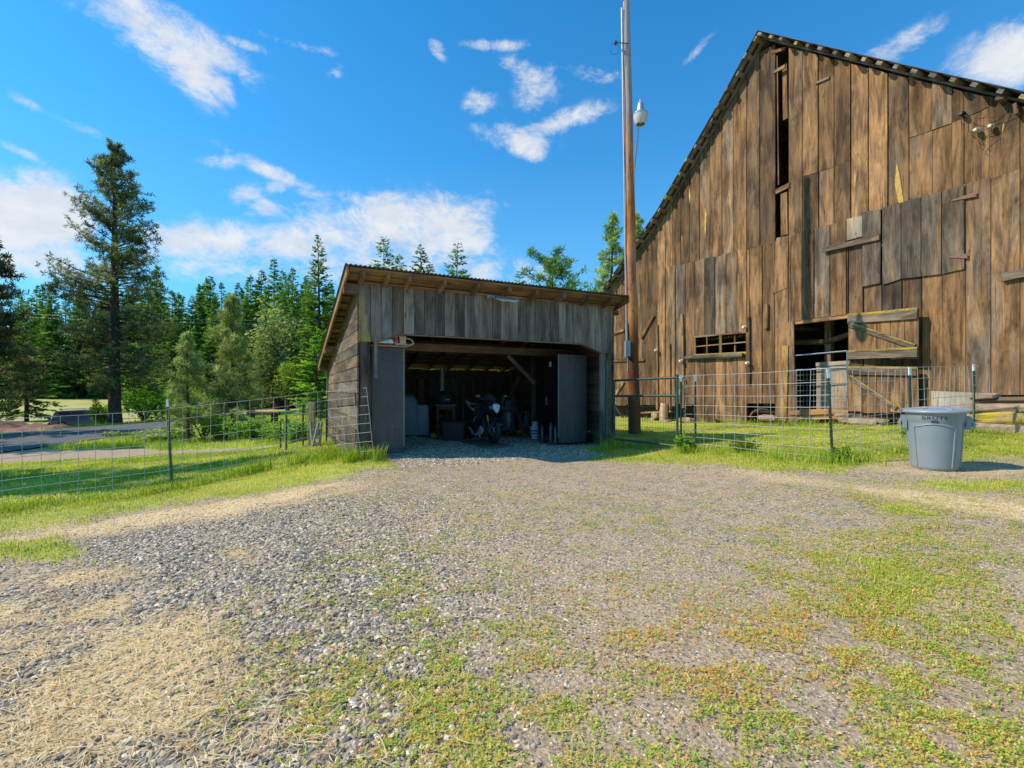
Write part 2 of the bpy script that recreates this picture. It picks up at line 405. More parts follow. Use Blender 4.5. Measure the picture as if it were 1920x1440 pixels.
M['lichenmat'] = pmat('yellow_lichen', (.6, .44, .02), (.36, .28, .05), 20, .95, 0, .8)
def stonemat():
    m, nt, b = new_mat('gravel_stones'); L = nt.links
    at = N(nt, 'ShaderNodeAttribute', attribute_name='col'); sp = N(nt, 'ShaderNodeSeparateColor'); L.new(at.outputs['Color'], sp.inputs[0])
    r = ramp(nt, [(0, (.075, .06, .047)), (.25, (.20, .17, .14)), (.5, (.47, .37, .265)), (.75, (.76, .58, .39)), (1, (.98, .84, .62))])
    L.new(sp.outputs[0], r.inputs[0])
    tc = N(nt, 'ShaderNodeTexCoord'); f = noise(nt, tc.outputs['Object'], 60, 3)
    c = mixc(nt, .5, r.outputs[0], ramp(nt, [(.3, g3(.6)), (.7, g3(1.25))]).outputs[0], 'MULTIPLY')
    nt.links.new(f, [n for n in nt.nodes if n.type == 'VALTORGB'][-1].inputs[0])
    L.new(c, b.inputs['Base Color']); b.inputs['Roughness'].default_value = .8
    return m
M['gravelstones'] = stonemat()
# ---------------------------------------------------------------- terrain height
CP = np.array([
(0,0,0),(0,-6,.1),(3,0,.05),(-3,0,-.05),(0,3,0),(0,6,0),(-2.68,8.4,0),(2.28,10.85,0),(-4.96,13,-.05),(0,15.5,0),(-1,11,0),(1,10,0),(2,8,.03),(4,4,.1),(7,4,.2),(8,0,.2),
(5.57,6.3,.19),(4.56,6.8,.2),(8.96,9.3,.42),(10.5,8.6,.37),(12,4,.4),(6.2,16.5,.13),(4.4,20.5,.1),(3,9,.1),(3,12.5,.04),(9,16,.25),(16,18,.3),(10,24,.2),
(-7.21,6.76,-.47),(-5.71,7.94,-.43),(-3.7,9.6,-.1),(-5.5,5.2,-.34),(-3,5,-.12),(-2,2,-.03),(-5,1,-.2),(-9,3,-.55),(-12,5,-.8),
(-13.4,14,-.92),(-11.7,16,-.88),(-7.5,17,-.66),(-6.6,13,-.38),(-14.8,22,-1.2),(-12.8,22,-1.15),(-9,24,-.85),(-20.9,19.6,-1.3),(-20.7,27.5,-1.0),(-19.7,36,-.6),(-16.3,42.3,-.35),
(-30,28,-1.3),(-28.9,31.5,-1.25),(-25.4,36.5,-.95),(-21,42.6,-.6),(-19.9,51.7,-.35),(-38,42,-1.95),(-45,42,-1.95),(-50,60,-2.0),(-62,60,-2.1),(-60,100,-.8),(-80,130,.4),(-100,130,.4),(-45,85,-1.2),
(-30,60,-.9),(0,40,.1),(0,80,1.5),(-30,100,1),(20,60,1),(40,30,.5),(20,10,.5),(20,-10,.3),(-20,-10,-.7),(-30,5,-1.2),(-60,20,-1.8),
(0,300,8),(-200,220,5),(200,220,8),(-300,0,0),(300,0,4),(0,-300,2),(-220,-220,0),(220,-220,3)], float)
_c = 2.0
_d = np.sqrt(((CP[:, None, :2]-CP[None, :, :2])**2).sum(-1)+_c*_c)
_w = np.linalg.solve(_d-np.eye(len(CP))*.02, CP[:, 2])
def gz(x, y):
    x = np.asarray(x, float); y = np.asarray(y, float); sh = x.shape
    xr = x.ravel(); yr = y.ravel(); out = np.empty(len(xr))
    for i in range(0, len(xr), 20000):
        d = np.sqrt((xr[i:i+20000, None]-CP[None, :, 0])**2+(yr[i:i+20000, None]-CP[None, :, 1])**2+_c*_c)
        out[i:i+20000] = d@_w
    out = out.reshape(sh)
    near = 1/(1+((x/14)**2+((y-5)/14)**2)**2)
    micro = .010*np.sin(x*2.3+1.1*np.sin(y*1.7))+.008*np.sin(y*3.1+x*1.3)+.005*np.sin(x*7.1+y*5.3)
    return out+micro*near
def gzf(x, y): return float(gz(np.array([x]), np.array([y]))[0])
def P(px, py, Y): return V(((px-960)/FX*Y, Y, CAMZ-(py-HY)/FX*Y))
def G(px, py):
    """ground point seen at a photo position"""
    z = 0.0
    for _ in range(12):
        Y = (CAMZ-z)*FX/max(py-HY, 4); X = (px-960)/FX*Y; z = .5*z+.5*gzf(X, Y)
    return V((X, Y, gzf(X, Y)))
def sig(x): return 1/(1+np.exp(-np.clip(x, -30, 30)))
def sm(a, b, x):
    t = np.clip((x-a)/(b-a), 0, 1); return t*t*(3-2*t)
_nrng = np.random.default_rng(5)
_tab = _nrng.random((256, 256))
def vnoise(x, y, s):
    """smooth value noise 0..1, feature size s metres"""
    x = np.asarray(x)/s+100; y = np.asarray(y)/s+100
    xi = np.floor(x).astype(int); yi = np.floor(y).astype(int); fx = x-xi; fy = y-yi
    fx = fx*fx*(3-2*fx); fy = fy*fy*(3-2*fy)
    a = _tab[xi % 256, yi % 256]; b = _tab[(xi+1) % 256, yi % 256]; c = _tab[xi % 256, (yi+1) % 256]; d = _tab[(xi+1) % 256, (yi+1) % 256]
    return (a*(1-fx)+b*fx)*(1-fy)+(c*(1-fx)+d*fx)*fy
def fbm(x, y, s): return .5*vnoise(x, y, s)+.3*vnoise(x+31, y+7, s*.45)+.2*vnoise(x+11, y+57, s*.2)

# cover of the ground, as masks over the plan (gravel, grass, straw, weeds, orange weeds)
def cover(X, Y):
    z = gz(X, Y)
    Yc = np.maximum(Y, .6)
    n1 = fbm(X, Y, 1.1)-.5; n2 = fbm(X+50, Y+20, .35)-.5; n3 = fbm(X+9, Y+70, 3.0)-.5
    px = 960+X/Yc*FX+n1*90+n2*25; py = HY+(CAMZ-z)/Yc*FX+n1*26+n2*16
    py0 = HY+(CAMZ-z)/Yc*FX
    behind = (Y < .6)
    yf = 957-107*px/640
    d1 = py-yf
    left = sig((790-px)/28)
    grass = left*sig((46-d1)/9)
    lawnL = sig((660-px)/10)*sig(-(d1-8)/8)
    straw = left*np.exp(-((d1-68)/20)**2)*sig((700-px)/40)
    straw = np.maximum(straw, .8*sig((px-(0))/40)*sig((170-px)/30)*np.exp(-((py-990)/28)**2))
    patch = sig((165-px)/14)*np.exp(-((py-1035)/22)**2)   # green patch at the left edge
    grass = np.maximum(grass, patch)
    pb = np.clip(345+(py-1080)*.85, 250, 620)
    st2 = sig((pb-px)/70)*sig((py-1055)/16)*(.56+.6*n1+2.4*n2+.5*n3)
    straw = np.maximum(straw, np.clip(st2, 0, 1))
    straw = np.maximum(straw, .9*np.exp(-((px-455)/38)**2-((py-1040)/16)**2))
    # right side
    band = 905+ (px-1500)*.12
    yg = np.interp(px, [1000, 1060, 1150, 1290, 1563, 1700, 1800, 1990], [824, 850, 866, 872, 884, 862, 858, 856])
    gr = sig((px-1045)/14)*sig((yg-py)/5)
    gfar = sig((px-1150)/20)*sig((845-py)/6)
    grass = np.maximum(grass, np.maximum(gr, gfar))
    straw = np.maximum(straw, .95*sig((px-1560)/50)*np.exp(-((py-band)/24)**2))
    straw = np.maximum(straw, .75*sig((px-1320)/60)*np.exp(-((py-(900+(px-1500)*.14))/20)**2)*sig((1650-px)/60))
    straw = np.maximum(straw, .9*sig((px-1590)/30)*np.exp(-((py-876)/24)**2)*(.85+1.2*n1))
    dg = 1640+np.clip((960-py)*1.2, -60, 200)
    rg = sig((px-dg)/75)*sig((py-925)/14)*(.42+1.9*n1+1.8*n2)
    rg *= 1-.8*sm(1050, 1250, py)
    grass = np.maximum(grass, np.clip(rg, 0, 1))
    strip = sig((px-1690)/40)*np.exp(-((py-905-(px-1700)*.03)/12)**2)*.9
    grass = np.maximum(grass, strip)
    # weeds in the gravel
    w = sig((px-640)/110)*sig((py-905)/35)*sig((1.1-.0*px))
    w *= (.38+.62*sm(960, 1280, py)+.45*sm(1250, 1700, px))
    w *= np.clip(.95+1.6*n3+1.8*n1, .1, 1.6)
    w = np.maximum(w, .18*sig((px-560)/80)*np.exp(-((py-930)/40)**2))
    dirt = np.exp(-((px-1130)/110)**2-((py-1250)/60)**2)
    w *= 1-.7*dirt
    orange = .9*np.exp(-((px-1250)/190)**2-((py-1180)/70)**2)+.8*np.exp(-((px-1400)/150)**2-((py-1260)/70)**2)+.5*np.exp(-((px-1560)/160)**2-((py-1180)/50)**2)+.25
    w = np.maximum(w, .55*np.clip(orange-.3, 0, 1)*(1-dirt))
    beyond = (Y > 15.5)|(py0 < 815)
    wild = np.where(beyond, 1.0, 0.0)
    grass = np.where(beyond, np.where(X > -1, 1.0, np.maximum(lawnL, .9)), np.maximum(grass, lawnL))
    grass = np.where(behind, .35*(n3+.5)+ .3*(X > 3), grass); straw = np.where(behind, .3*(X < -2), straw)
    w = np.where(behind, .4, w)
    # earth floor under the buildings: no grass
    u = (X+2.68)*.896+(Y-8.4)*.443; v = -(X+2.68)*.443+(Y-8.4)*.896
    inshed = (u > .05)&(u < 5.6)&(v > -.1)&(v < 5.1)
    front = (u > .45)&(u < 4.4)&(v > -1.4)&(v <= -.05)
    t = (X-10)*(-.443)+(Y-9.6)*.896; o = (X-10)*(-.896)+(Y-9.6)*(-.443)
    inbarn = (o < -.25)&(t > -6)&(t < 14)&(o > -15)
    for a in (inshed, inbarn):
        grass = np.where(a, 0, grass); straw = np.where(a, 0, straw); w = np.where(a, 0, w)
    grass = np.where(front, grass*.08, grass); w = np.where(front, 0, w)
    ap = apron(X, Y)
    grass = grass*(1-ap); straw = straw*(1-ap)
    bank = sig((np.abs(0)+5.5-np.abs(Y-39.5))*1.2)*sig((-33.5-X)*1.2)*sig((X+60)*.8)
    grass = grass*(1-bank)
    return dict(grass=np.clip(grass, 0, 1), straw=np.clip(straw, 0, 1), weeds=np.clip(w, 0, 1), orange=np.clip(orange, 0, 1), dirt=dirt, lawn=lawnL*(~behind), bank=bank, apron=ap, inshed=inshed, front=front, px=px, py=py, inbarn=inbarn, beyond=beyond)

NEAR = [(-24, 6), (-22.2, 12), (-20.9, 19.6), (-20.5, 27.5), (-19.4, 36), (-15.6, 44), (-9, 53), (0, 62), (14, 70)]
FAR = [(-36, 8), (-33, 18), (-30, 28), (-28.9, 31.5), (-25.4, 36.5), (-21, 43.6), (-14, 54.5), (-4, 66), (12, 76)]
def apron(X, Y):
    """grey gravel track that leaves the road and runs towards the back of the shed"""
    pts = [(-21, 18.3), (-16, 17.9), (-12.5, 16.8), (-9, 17.0), (-6, 17.6), (0, 19)]
    best = np.full(np.shape(X), 1e9)
    for (ax, ay), (bx, by), w in zip(pts[:-1], pts[1:], (2.3, 1.4, 1.0, .9, .9)):
        dx, dy = bx-ax, by-ay; t = np.clip(((X-ax)*dx+(Y-ay)*dy)/(dx*dx+dy*dy), 0, 1)
        d = np.hypot(X-ax-t*dx, Y-ay-t*dy)/w; best = np.minimum(best, d)
    return sig((1-best)*7+(fbm(X, Y, .8)-.5)*3)

def axis(segs):
    out = [segs[0][0]]
    for a, b, st in segs:
        n = max(1, int(round((b-a)/st))); out += list(np.linspace(a, b, n+1)[1:])
    return np.array(out)
xs = axis([(-420, -120, 30), (-120, -50, 5), (-50, -14, 1.0), (-14, -8, .3), (-8, 11, .1), (11, 16, .5), (16, 40, 2), (40, 120, 10), (120, 420, 30)])
ys = axis([(-300, -40, 26), (-40, -6, 3), (-6, 0, .5), (0, 14, .1), (14, 24, .25), (24, 60, 1.2), (60, 140, 5), (140, 520, 38)])
GX, GY = np.meshgrid(xs, ys)
GZ = gz(GX, GY)
cv = cover(GX, GY)
nx, ny = len(xs), len(ys)
idx = np.arange(nx*ny).reshape(ny, nx)
tf = np.stack([idx[:-1, :-1], idx[:-1, 1:], idx[1:, 1:], idx[1:, :-1]], -1).reshape(-1, 4)

def groundmat():
    m, nt, b = new_mat('ground'); L = nt.links
    tc = N(nt, 'ShaderNodeTexCoord'); P_ = tc.outputs['Object']
    at = N(nt, 'ShaderNodeAttribute', attribute_name='col'); sp = N(nt, 'ShaderNodeSeparateColor'); L.new(at.outputs['Color'], sp.inputs[0])
    a2 = N(nt, 'ShaderNodeAttribute', attribute_name='col2'); sp2 = N(nt, 'ShaderNodeSeparateColor'); L.new(a2.outputs['Color'], sp2.inputs[0])
    n_f = noise(nt, P_, 60, 6, .8); n_m = noise(nt, P_, 6, 5, .65); n_l = noise(nt, P_, .9, 4, .6)
    # gravel: two sizes of stones
    v1 = N(nt, 'ShaderNodeTexVoronoi'); v1.inputs['Scale'].default_value = 42; L.new(P_, v1.inputs['Vector'])
    v2 = N(nt, 'ShaderNodeTexVoronoi'); v2.inputs['Scale'].default_value = 120; L.new(P_, v2.inputs['Vector'])
    s1 = N(nt, 'ShaderNodeSeparateColor'); L.new(v1.outputs['Color'], s1.inputs[0])
    s2 = N(nt, 'ShaderNodeSeparateColor'); L.new(v2.outputs['Color'], s2.inputs[0])
    gcol = ramp(nt, [(0, (.07, .058, .05)), (.4, (.30, .245, .195)), (.62, (.66, .53, .39)), (1, (1, .86, .66))])
    L.new(mth(nt, 'MULTIPLY_ADD', s1.outputs[0], .5, mth(nt, 'MULTIPLY', s2.outputs[0], .5)), gcol.inputs[0])
    edge = ramp(nt, [(.1, g3(1)), (.55, g3(.55))]); L.new(v1.outputs['Distance'], edge.inputs[0])
    grav = mixc(nt, .8, gcol.outputs[0], edge.outputs[0], 'MULTIPLY')
    # brown fines between
    dirtc = ramp(nt, [(.36, (.18, .11, .062)), (.64, (.88, .63, .40))]); L.new(n_f, dirtc.inputs[0])
    dm = ramp(nt, [(.42, g3(0)), (.6, g3(1))]); L.new(mth(nt, 'ADD', n_m, mth(nt, 'MULTIPLY_ADD', sp2.outputs[0], .35, -.1)), dm.inputs[0])
    c = mixc(nt, mth(nt, 'MULTIPLY', dm.outputs[0], .78), grav, dirtc.outputs[0])
    wt = ramp(nt, [(.45, (.34, .30, .08)), (.6, (.62, .42, .16))]); L.new(n_m, wt.inputs[0])
    wk = ramp(nt, [(.50, g3(0)), (.62, g3(1))]); L.new(mth(nt, 'MULTIPLY_ADD', n_f, .6, mth(nt, 'MULTIPLY', noise(nt, P_, 14, 4, .6), .45)), wk.inputs[0])
    c = mixc(nt, mth(nt, 'MULTIPLY', mth(nt, 'MULTIPLY', wk.outputs[0], sp.outputs[0]), .55), c, wt.outputs[0])
    # straw
    sc_ = ramp(nt, [(.25, (.42, .28, .15)), (.5, (.78, .57, .33)), (.75, (.96, .78, .5))]); L.new(noise(nt, mapping(nt, P_, (60, 22, 30)), 1.0, 5, .7, .6), sc_.inputs[0])
    smk = ramp(nt, [(.40, g3(0)), (.72, g3(.9))]); L.new(mth(nt, 'ADD', mth(nt, 'MULTIPLY', sp.outputs[2], .9), mth(nt, 'MULTIPLY', mth(nt, 'SUBTRACT', n_f, .5), .7)), smk.inputs[0])
    c = mixc(nt, smk.outputs[0], c, sc_.outputs[0])
    # grass and lawn
    gc = ramp(nt, [(.3, (.10, .17, .012)), (.42, (.26, .33, .03)), (.55, (.48, .46, .07)), (.7, (.72, .56, .24))]); L.new(mth(nt, 'MULTIPLY_ADD', n_f, .4, mth(nt, 'MULTIPLY_ADD', n_m, .35, mth(nt, 'MULTIPLY', n_l, .25))), gc.inputs[0])
    gmk = ramp(nt, [(.38, g3(0)), (.62, g3(1))]); L.new(mth(nt, 'ADD', mth(nt, 'MULTIPLY', sp.outputs[1], .9), mth(nt, 'MULTIPLY', mth(nt, 'SUBTRACT', n_m, .5), .6)), gmk.inputs[0])
    c = mixc(nt, gmk.outputs[0], c, gc.outputs[0])
    # meadow far beyond the road
    mc = ramp(nt, [(.3, (.22, .30, .05)), (.46, (.46, .46, .12)), (.58, (.56, .42, .22)), (.72, (.30, .36, .07))]); L.new(noise(nt, mapping(nt, P_, (.2, .07, 1)), 1.0, 8, .7), mc.inputs[0])
    c = mixc(nt, sp2.outputs[1], c, mc.outputs[0])
    # red-brown dug earth
    bc = ramp(nt, [(.3, (.17, .07, .04)), (.7, (.42, .23, .15))]); L.new(noise(nt, P_, 1.6, 6, .7), bc.inputs[0])
    c = mixc(nt, sp2.outputs[2], c, bc.outputs[0])
    L.new(c, b.inputs['Base Color']); b.inputs['Roughness'].default_value = .95; b.inputs['Specular IOR Level'].default_value = .15
    h = mth(nt, 'MULTIPLY_ADD', edge.outputs[0], .6, mth(nt, 'MULTIPLY', n_f, .5))
    bumpn(nt, h, .8, .02, b)
    return m
meadow = sig((-27.5-GX+np.clip(GY-36, -10, 100)*.0)/1.5)*sm(44, 52, GY)+sm(90, 110, GY)*(GX < 0)
meadow = np.clip(np.maximum(meadow, sig((-30-GX)/2)*sm(30, 34, GY)*(1-cv['bank'])), 0, 1)
meadow = np.where(GY > 44, np.clip(meadow+sm(44, 50, GY)*sig((-GX-24)/2), 0, 1), meadow)
gv = np.stack([GX.ravel(), GY.ravel(), GZ.ravel()], 1)
c1 = np.stack([cv['weeds'].ravel(), np.maximum(cv['grass'], np.where(cv['beyond'] & ~cv['inbarn'], .9, 0)*(1-cv['apron'])*(1-cv['bank'])).ravel(), cv['straw'].ravel()], 1)
ground = np_mesh('ground', gv, tf, c1, groundmat(), smooth=True)
ca = ground.data.color_attributes.new('col2', 'FLOAT_COLOR', 'POINT')
d_ = np.clip(.4+.7*cv['dirt']+.5*sm(800, 1200, cv['px'])*sm(950, 1200, cv['py']), 0, 1)
ca.data.foreach_set('color', np.stack([d_.ravel(), meadow.ravel(), cv['bank'].ravel(), np.ones(nx*ny)], 1).astype(np.float32).ravel())
tag(ground, kind='structure')

# ---------------------------------------------------------------- road
def ribbon(name, A, B, mat, lift, f0=0.0, f1=1.0, nseg=10):
    """strip between polylines A and B on the terrain, f0..f1 across"""
    def res(Pl):
        Pl = np.array(Pl, float); o = []
        for i in range(len(Pl)-1):
            p0 = Pl[max(i-1, 0)]; p1 = Pl[i]; p2 = Pl[i+1]; p3 = Pl[min(i+2, len(Pl)-1)]
            for k in range(nseg):
                t = k/nseg
                o.append(.5*((2*p1)+(-p0+p2)*t+(2*p0-5*p1+4*p2-p3)*t*t+(-p0+3*p1-3*p2+p3)*t**3))
        o.append(Pl[-1]); return np.array(o)
    a = res(A); b = res(B); W = 13
    fr = np.linspace(f0, f1, W)
    pts = a[:, None]*(1-fr[None, :, None])+b[:, None]*fr[None, :, None]
    z = gz(pts[..., 0], pts[..., 1])+lift
    n, w = z.shape; ii = np.arange(n*w).reshape(n, w)
    ff = np.stack([ii[:-1, :-1], ii[1:, :-1], ii[1:, 1:], ii[:-1, 1:]], -1).reshape(-1, 4)
    vv = np.concatenate([pts, z[..., None]], -1).reshape(-1, 3)
    fl = np.tile(fr, n)
    e1 = vv[ff[0][1]]-vv[ff[0][0]]; e2 = vv[ff[0][2]]-vv[ff[0][1]]
    if e1[0]*e2[1]-e1[1]*e2[0] < 0: ff = ff[:, ::-1]
    o = np_mesh(name, vv, ff, fl, mat, smooth=True)
    return tag(o, kind='structure')
M['asphalt'] = pmat('asphalt', (.085, .085, .09), (.12, .117, .114), 3, .9, 0, .4)
M['yellowpaint'] = pmat('yellow_road_paint', (.6, .38, .05), (.4, .27, .06), 4, .8)
M['whitepaint'] = pmat('worn_white_road_paint', (.6, .6, .58), (.4, .4, .39), 4, .8)
ribbon('road', NEAR, FAR, M['asphalt'], .06)
ribbon('road_centre_line', NEAR, FAR, M['yellowpaint'], .068, .49, .51)

# ---------------------------------------------------------------- scatter on the ground (nobody could count these)
rng = np.random.default_rng(3)
def samp(n, y0, y1, p=1.0, xw=1.16, pad=.8):
    """points in the view wedge and a margin around it; density falls with distance as Y**-p"""
    k = 2-p
    u = rng.random(n)
    Y = (y0**k+(y1**k-y0**k)*u)**(1/k) if abs(k) > 1e-6 else y0*(y1/y0)**u
    X = (rng.random(n)*2-1)*(Y*xw+pad)
    return X, Y
def place(X, Y, lift=0.0): return np.stack([X, Y, gz(X, Y)+lift], 1)

# angular gravel: hexagonal chips with a smaller top face
def chip(seed):
    r = np.random.default_rng(seed); a = np.sort(r.random(6)*.5+np.arange(6))*PI/3
    R0 = .8+.35*r.random(6); R1 = R0*(.45+.25*r.random(6))
    b = np.stack([np.cos(a)*R0*1.25, np.sin(a)*R0*.85, np.full(6, -.12)], 1)
    t = np.stack([np.cos(a)*R1*1.25+.1*r.standard_normal(), np.sin(a)*R1*.85+.1*r.standard_normal(), .42+.14*r.random(6)], 1)
    v = np.concatenate([b, t, [[0, 0, .5]]])
    f = []
    for i in range(6):
        j = (i+1) % 6; f.append((i, j, 6+j, 6+i))
    f += [(6, 7, 8, 12), (8, 9, 10, 12), (10, 11, 6, 12)]
    return v, np.array(f)
def gravel(name, X, Y, size, bright, label):
    V_, F_, C_ = [], [], []; off = 0
    grp = rng.integers(0, 6, len(X)); z = gz(X, Y)
    for g in range(6):
        m = grp == g; n = m.sum()
        tv, tf_ = chip(40+g)
        s = size[m][:, None]*np.stack([.8+.5*rng.random(n), .8+.5*rng.random(n), .45+.5*rng.random(n)], 1)
        p, f, c = scatter_np(tv, tf_, np.stack([X[m], Y[m], z[m]+.0*s[:, 2]], 1), rng.random(n)*6.28, s, (rng.standard_normal((n, 2))*.28), bright[m])
        V_.append(p); F_.append(f+off); C_.append(c); off += len(p)
    o = np_mesh(name, np.concatenate(V_), np.concatenate(F_), np.concatenate(C_), M['gravelstones'])
    return tag(o, label, 'gravel', kind='stuff')
X, Y = samp(230000, 1.0, 9.0, 1.15)
c = cover(X, Y)
big = sig((900-c['px'])/110)*sig((c['py']-905)/20)*(1-.75*c['grass'])*(1-.62*c['straw'])
small = .62*(1-c['grass']*.8)*(1-.4*c['straw'])*(1-.3*c['weeds'])
dens = np.maximum(big, small)
keep = rng.random(len(X)) < dens*np.where(c['inshed'], .25, 1)
X, Y, big = X[keep], Y[keep], big[keep]
size = (.0048+.0085*big)*(.55+.9*rng.random(len(X))**1.6)
gravel('gravel_stones', X, Y, size, np.clip(rng.beta(1.4, 1.75, len(X)), 0, 1), 'loose angular grey and tan gravel spread over the yard')
# gravel in and in front of the shed
X = -3+6*rng.random(26000); Y = 7.2+5.5*rng.random(26000)
c = cover(X, Y); keep = (c['inshed'] | c['front'])
X, Y = X[keep], Y[keep]
gravel('shed_floor_gravel', X, Y, .008+.014*rng.random(len(X))**2, np.clip(rng.beta(1.5, 1.8, len(X))+.08, 0, 1), 'crushed blue grey gravel on the open shed floor')

# straw strips
def strips(X, Y, length, width, color, lift=.004, seg=3, arch=.25, name='dry_straw', mat='strawblades', label='', cat='straw'):
    n = len(X); ang = rng.random(n)*6.28; cur = rng.standard_normal(n)*.9
    pts = []; wv = []
    x, y = X.copy(), Y.copy(); L = length/seg
    z0 = gz(X, Y)+lift+rng.random(n)*.012
    hgt = rng.random(n)*arch*length*.5
    for k in range(seg+1):
        t = k/seg; a = ang+cur*(t-.5)
        zz = z0+hgt*4*t*(1-t)*.5
        w = width*(1-.75*abs(2*t-1)**2)
        nxv, nyv = -np.sin(a), np.cos(a)
        pts.append(np.stack([x+nxv*w, y+nyv*w, zz], 1)); pts.append(np.stack([x-nxv*w, y-nyv*w, zz+w*.3], 1))
        x = x+np.cos(a)*L; y = y+np.sin(a)*L
    Pn = np.stack(pts, 1).reshape(-1, 3)
    base = (np.arange(n)*(2*(seg+1)))[:, None]
    F = np.concatenate([base+np.array([[2*k, 2*k+1, 2*k+3, 2*k+2]]) for k in range(seg)], 0)
    o = np_mesh(name, Pn, F, np.repeat(color, 2*(seg+1)), M[mat])
    return tag(o, label, cat, kind='stuff')
X, Y = samp(420000, 1.0, 9.5, 1.1)
c = cover(X, Y)
sd = np.clip((c['straw']-.12)*1.15, 0, 1)*(1-.55*c['grass'])+.018
k = rng.random(len(X)) < sd*(.25+.5*fbm(X, Y, .25))
X, Y = X[k], Y[k]; n = len(X)
strips(X, Y, .03+.09*rng.random(n)**1.6, .0010+.0013*rng.random(n), np.clip(rng.normal(.55, .25, n), 0, 1), label='dry straw and dead grass lying over the gravel')

# grass blades
def blades(name, X, Y, h, color, width=.0035, bend=.5, label='', cat='grass', mat='grassblades', zoff=0.0):
    n = len(X); a = rng.random(n)*6.28; lean = (rng.random(n)*bend+.08); z = gz(X, Y)+zoff
    dx, dy = np.cos(a), np.sin(a); wx, wy = -dy, dx; w = width*(.7+.6*rng.random(n))
    r = []
    for t, ww in ((0, 1), (.45, .85), (.8, .5)):
        bx = X+dx*h*lean*t*t; by = Y+dy*h*lean*t*t; bz_ = z+h*t*(1-.25*lean*t)
        r.append(np.stack([bx+wx*w*ww, by+wy*w*ww, bz_], 1)); r.append(np.stack([bx-wx*w*ww, by-wy*w*ww, bz_], 1))
    tip = np.stack([X+dx*h*lean, Y+dy*h*lean, z+h*(1-.3*lean)], 1)
    r.append(tip+np.stack([wx*w*.08, wy*w*.08, w*0], 1)); r.append(tip)
    Pn = np.stack(r, 1).reshape(-1, 3); base = (np.arange(n)*8)[:, None]
    F = np.concatenate([base+np.array([[0, 1, 3, 2]]), base+np.array([[2, 3, 5, 4]]), base+np.array([[4, 5, 7, 6]])], 0)
    o = np_mesh(name, Pn, F, np.repeat(np.clip(color, 0, 1), 8), M[mat])
    return tag(o, label, cat, kind='stuff')
X, Y = samp(620000, 1.1, 15, .75, 1.2)
c = cover(X, Y)
g = np.clip(c['grass']-.1, 0, 1)*(1-.5*c['straw'])
patchy = np.clip(1.9*fbm(X, Y, .5)-.15, .1, 1.2)
k = (rng.random(len(X)) < g*patchy*.85) & ~c['inbarn']
X, Y = X[k], Y[k]; lawn = c['lawn'][k]; n = len(X)
tall = fbm(X+3, Y+3, .6)
cl = rng.normal(.48, .2, n)+(.5-fbm(X+40, Y, .9))*1.4+.5*(rng.random(n) < .3)
h = (.018+.05*tall*rng.random(n))*(1+.35*lawn)*(1+.5*sig((Y-9)/2))
blades('short_grass', X, Y, h, cl, .0028+.00035*1*Y.mean()*0, label='short green and yellowing grass at the edges of the yard')
# lawn beyond the left fence and rough field
X = -30+31*rng.random(300000); Y = 7+34*rng.random(300000)**1.5
c = cover(X, Y)
k = ((c['lawn'] > .5) | c['beyond']) & (c['apron'] < .4) & (X < -2) & (c['grass'] > .3) & ~c['inbarn'] & ~c['inshed']
# keep off the road
def inroad(X, Y):
    na = np.array(NEAR); fa = np.array(FAR)
    xn = np.interp(Y, na[:, 1], na[:, 0]); xf = np.interp(Y, fa[:, 1], fa[:, 0])
    return (X < xn+.3) & (X > xf-.3)
k &= ~inroad(X, Y)
X, Y = X[k], Y[k]; n = len(X)
rough = sm(17.5, 20, Y)
blades('field_grass', X, Y, (.035+.035*rng.random(n))*(1+6.0*rough*fbm(X, Y, 1.5)), rng.normal(.46, .2, n)+(.5-fbm(X+40, Y, 2))*1.3+.4*(rng.random(n) < .25), .006+0*Y, label='mown lawn and rough grass beyond the left fence')
# tall grass tufts along the fences and at the shed corner
def tuft(name, spots, label, col=(.42, .16)):
    Xs, Ys, hs, cs = [], [], [], []
    for (x, y, r, n_, h_) in spots:
        a = rng.random(n_)*6.28; q = r*np.sqrt(rng.random(n_))
        Xs.append(x+np.cos(a)*q); Ys.append(y+np.sin(a)*q); hs.append(h_*(.4+.7*rng.random(n_))); cs.append(rng.normal(col[0], col[1], n_))
    return blades(name, np.concatenate(Xs), np.concatenate(Ys), np.concatenate(hs), np.concatenate(cs), .0042, .9, label=label)
FA, FB = np.array([-7.21, 6.76]), np.array([-3.52, 9.69])
sp = []
for i in range(60):
    t = -.15+1.12*R.random(); p = FA+(FB-FA)*t; sp.append((p[0]+R.uniform(-.1, .25), p[1]-R.uniform(.0, .35), .16, int(26+40*max(t-.35, 0)), .12+.24*max(t-.25, 0)+.1*R.random()))
for i in range(16): sp.append((-3.6+R.random()*1.1, 9.2-R.random()*1.0, .2, 46, .3))
for i in range(9): sp.append((-2.75+R.uniform(-.15, .5), 8.25+R.uniform(-.15, .12), .12, 45, .34))
tuft('tall_grass', sp, 'tall green grass growing along the wire fence and the left shed corner')
sp = []
for i in range(34):
    t = R.random(); x = 3.0+(4.56-3.0)*t; y = 8.9+(6.8-8.9)*t; sp.append((x+R.uniform(-.3, .4), y+R.uniform(-.25, .4), .14, 30, .1+.12*R.random()))
for x, y, n_, h_ in ((4.6, 6.72, 130, .26), (4.72, 6.9, 90, .22), (3.05, 8.55, 90, .2), (2.0, 9.9, 110, .28), (1.75, 9.6, 90, .16), (2.25, 10.3, 120, .4), (4.0, 7.4, 50, .18)):
    sp.append((x, y, .22, n_, h_))
for i in range(30):
    t = R.random(); x = 4.56+(8.96-4.56)*t; y = 6.8+(9.3-6.8)*t; sp.append((x+R.uniform(-.2, .3), y+R.uniform(-.4, .3), .16, 26, .1+.1*R.random()))
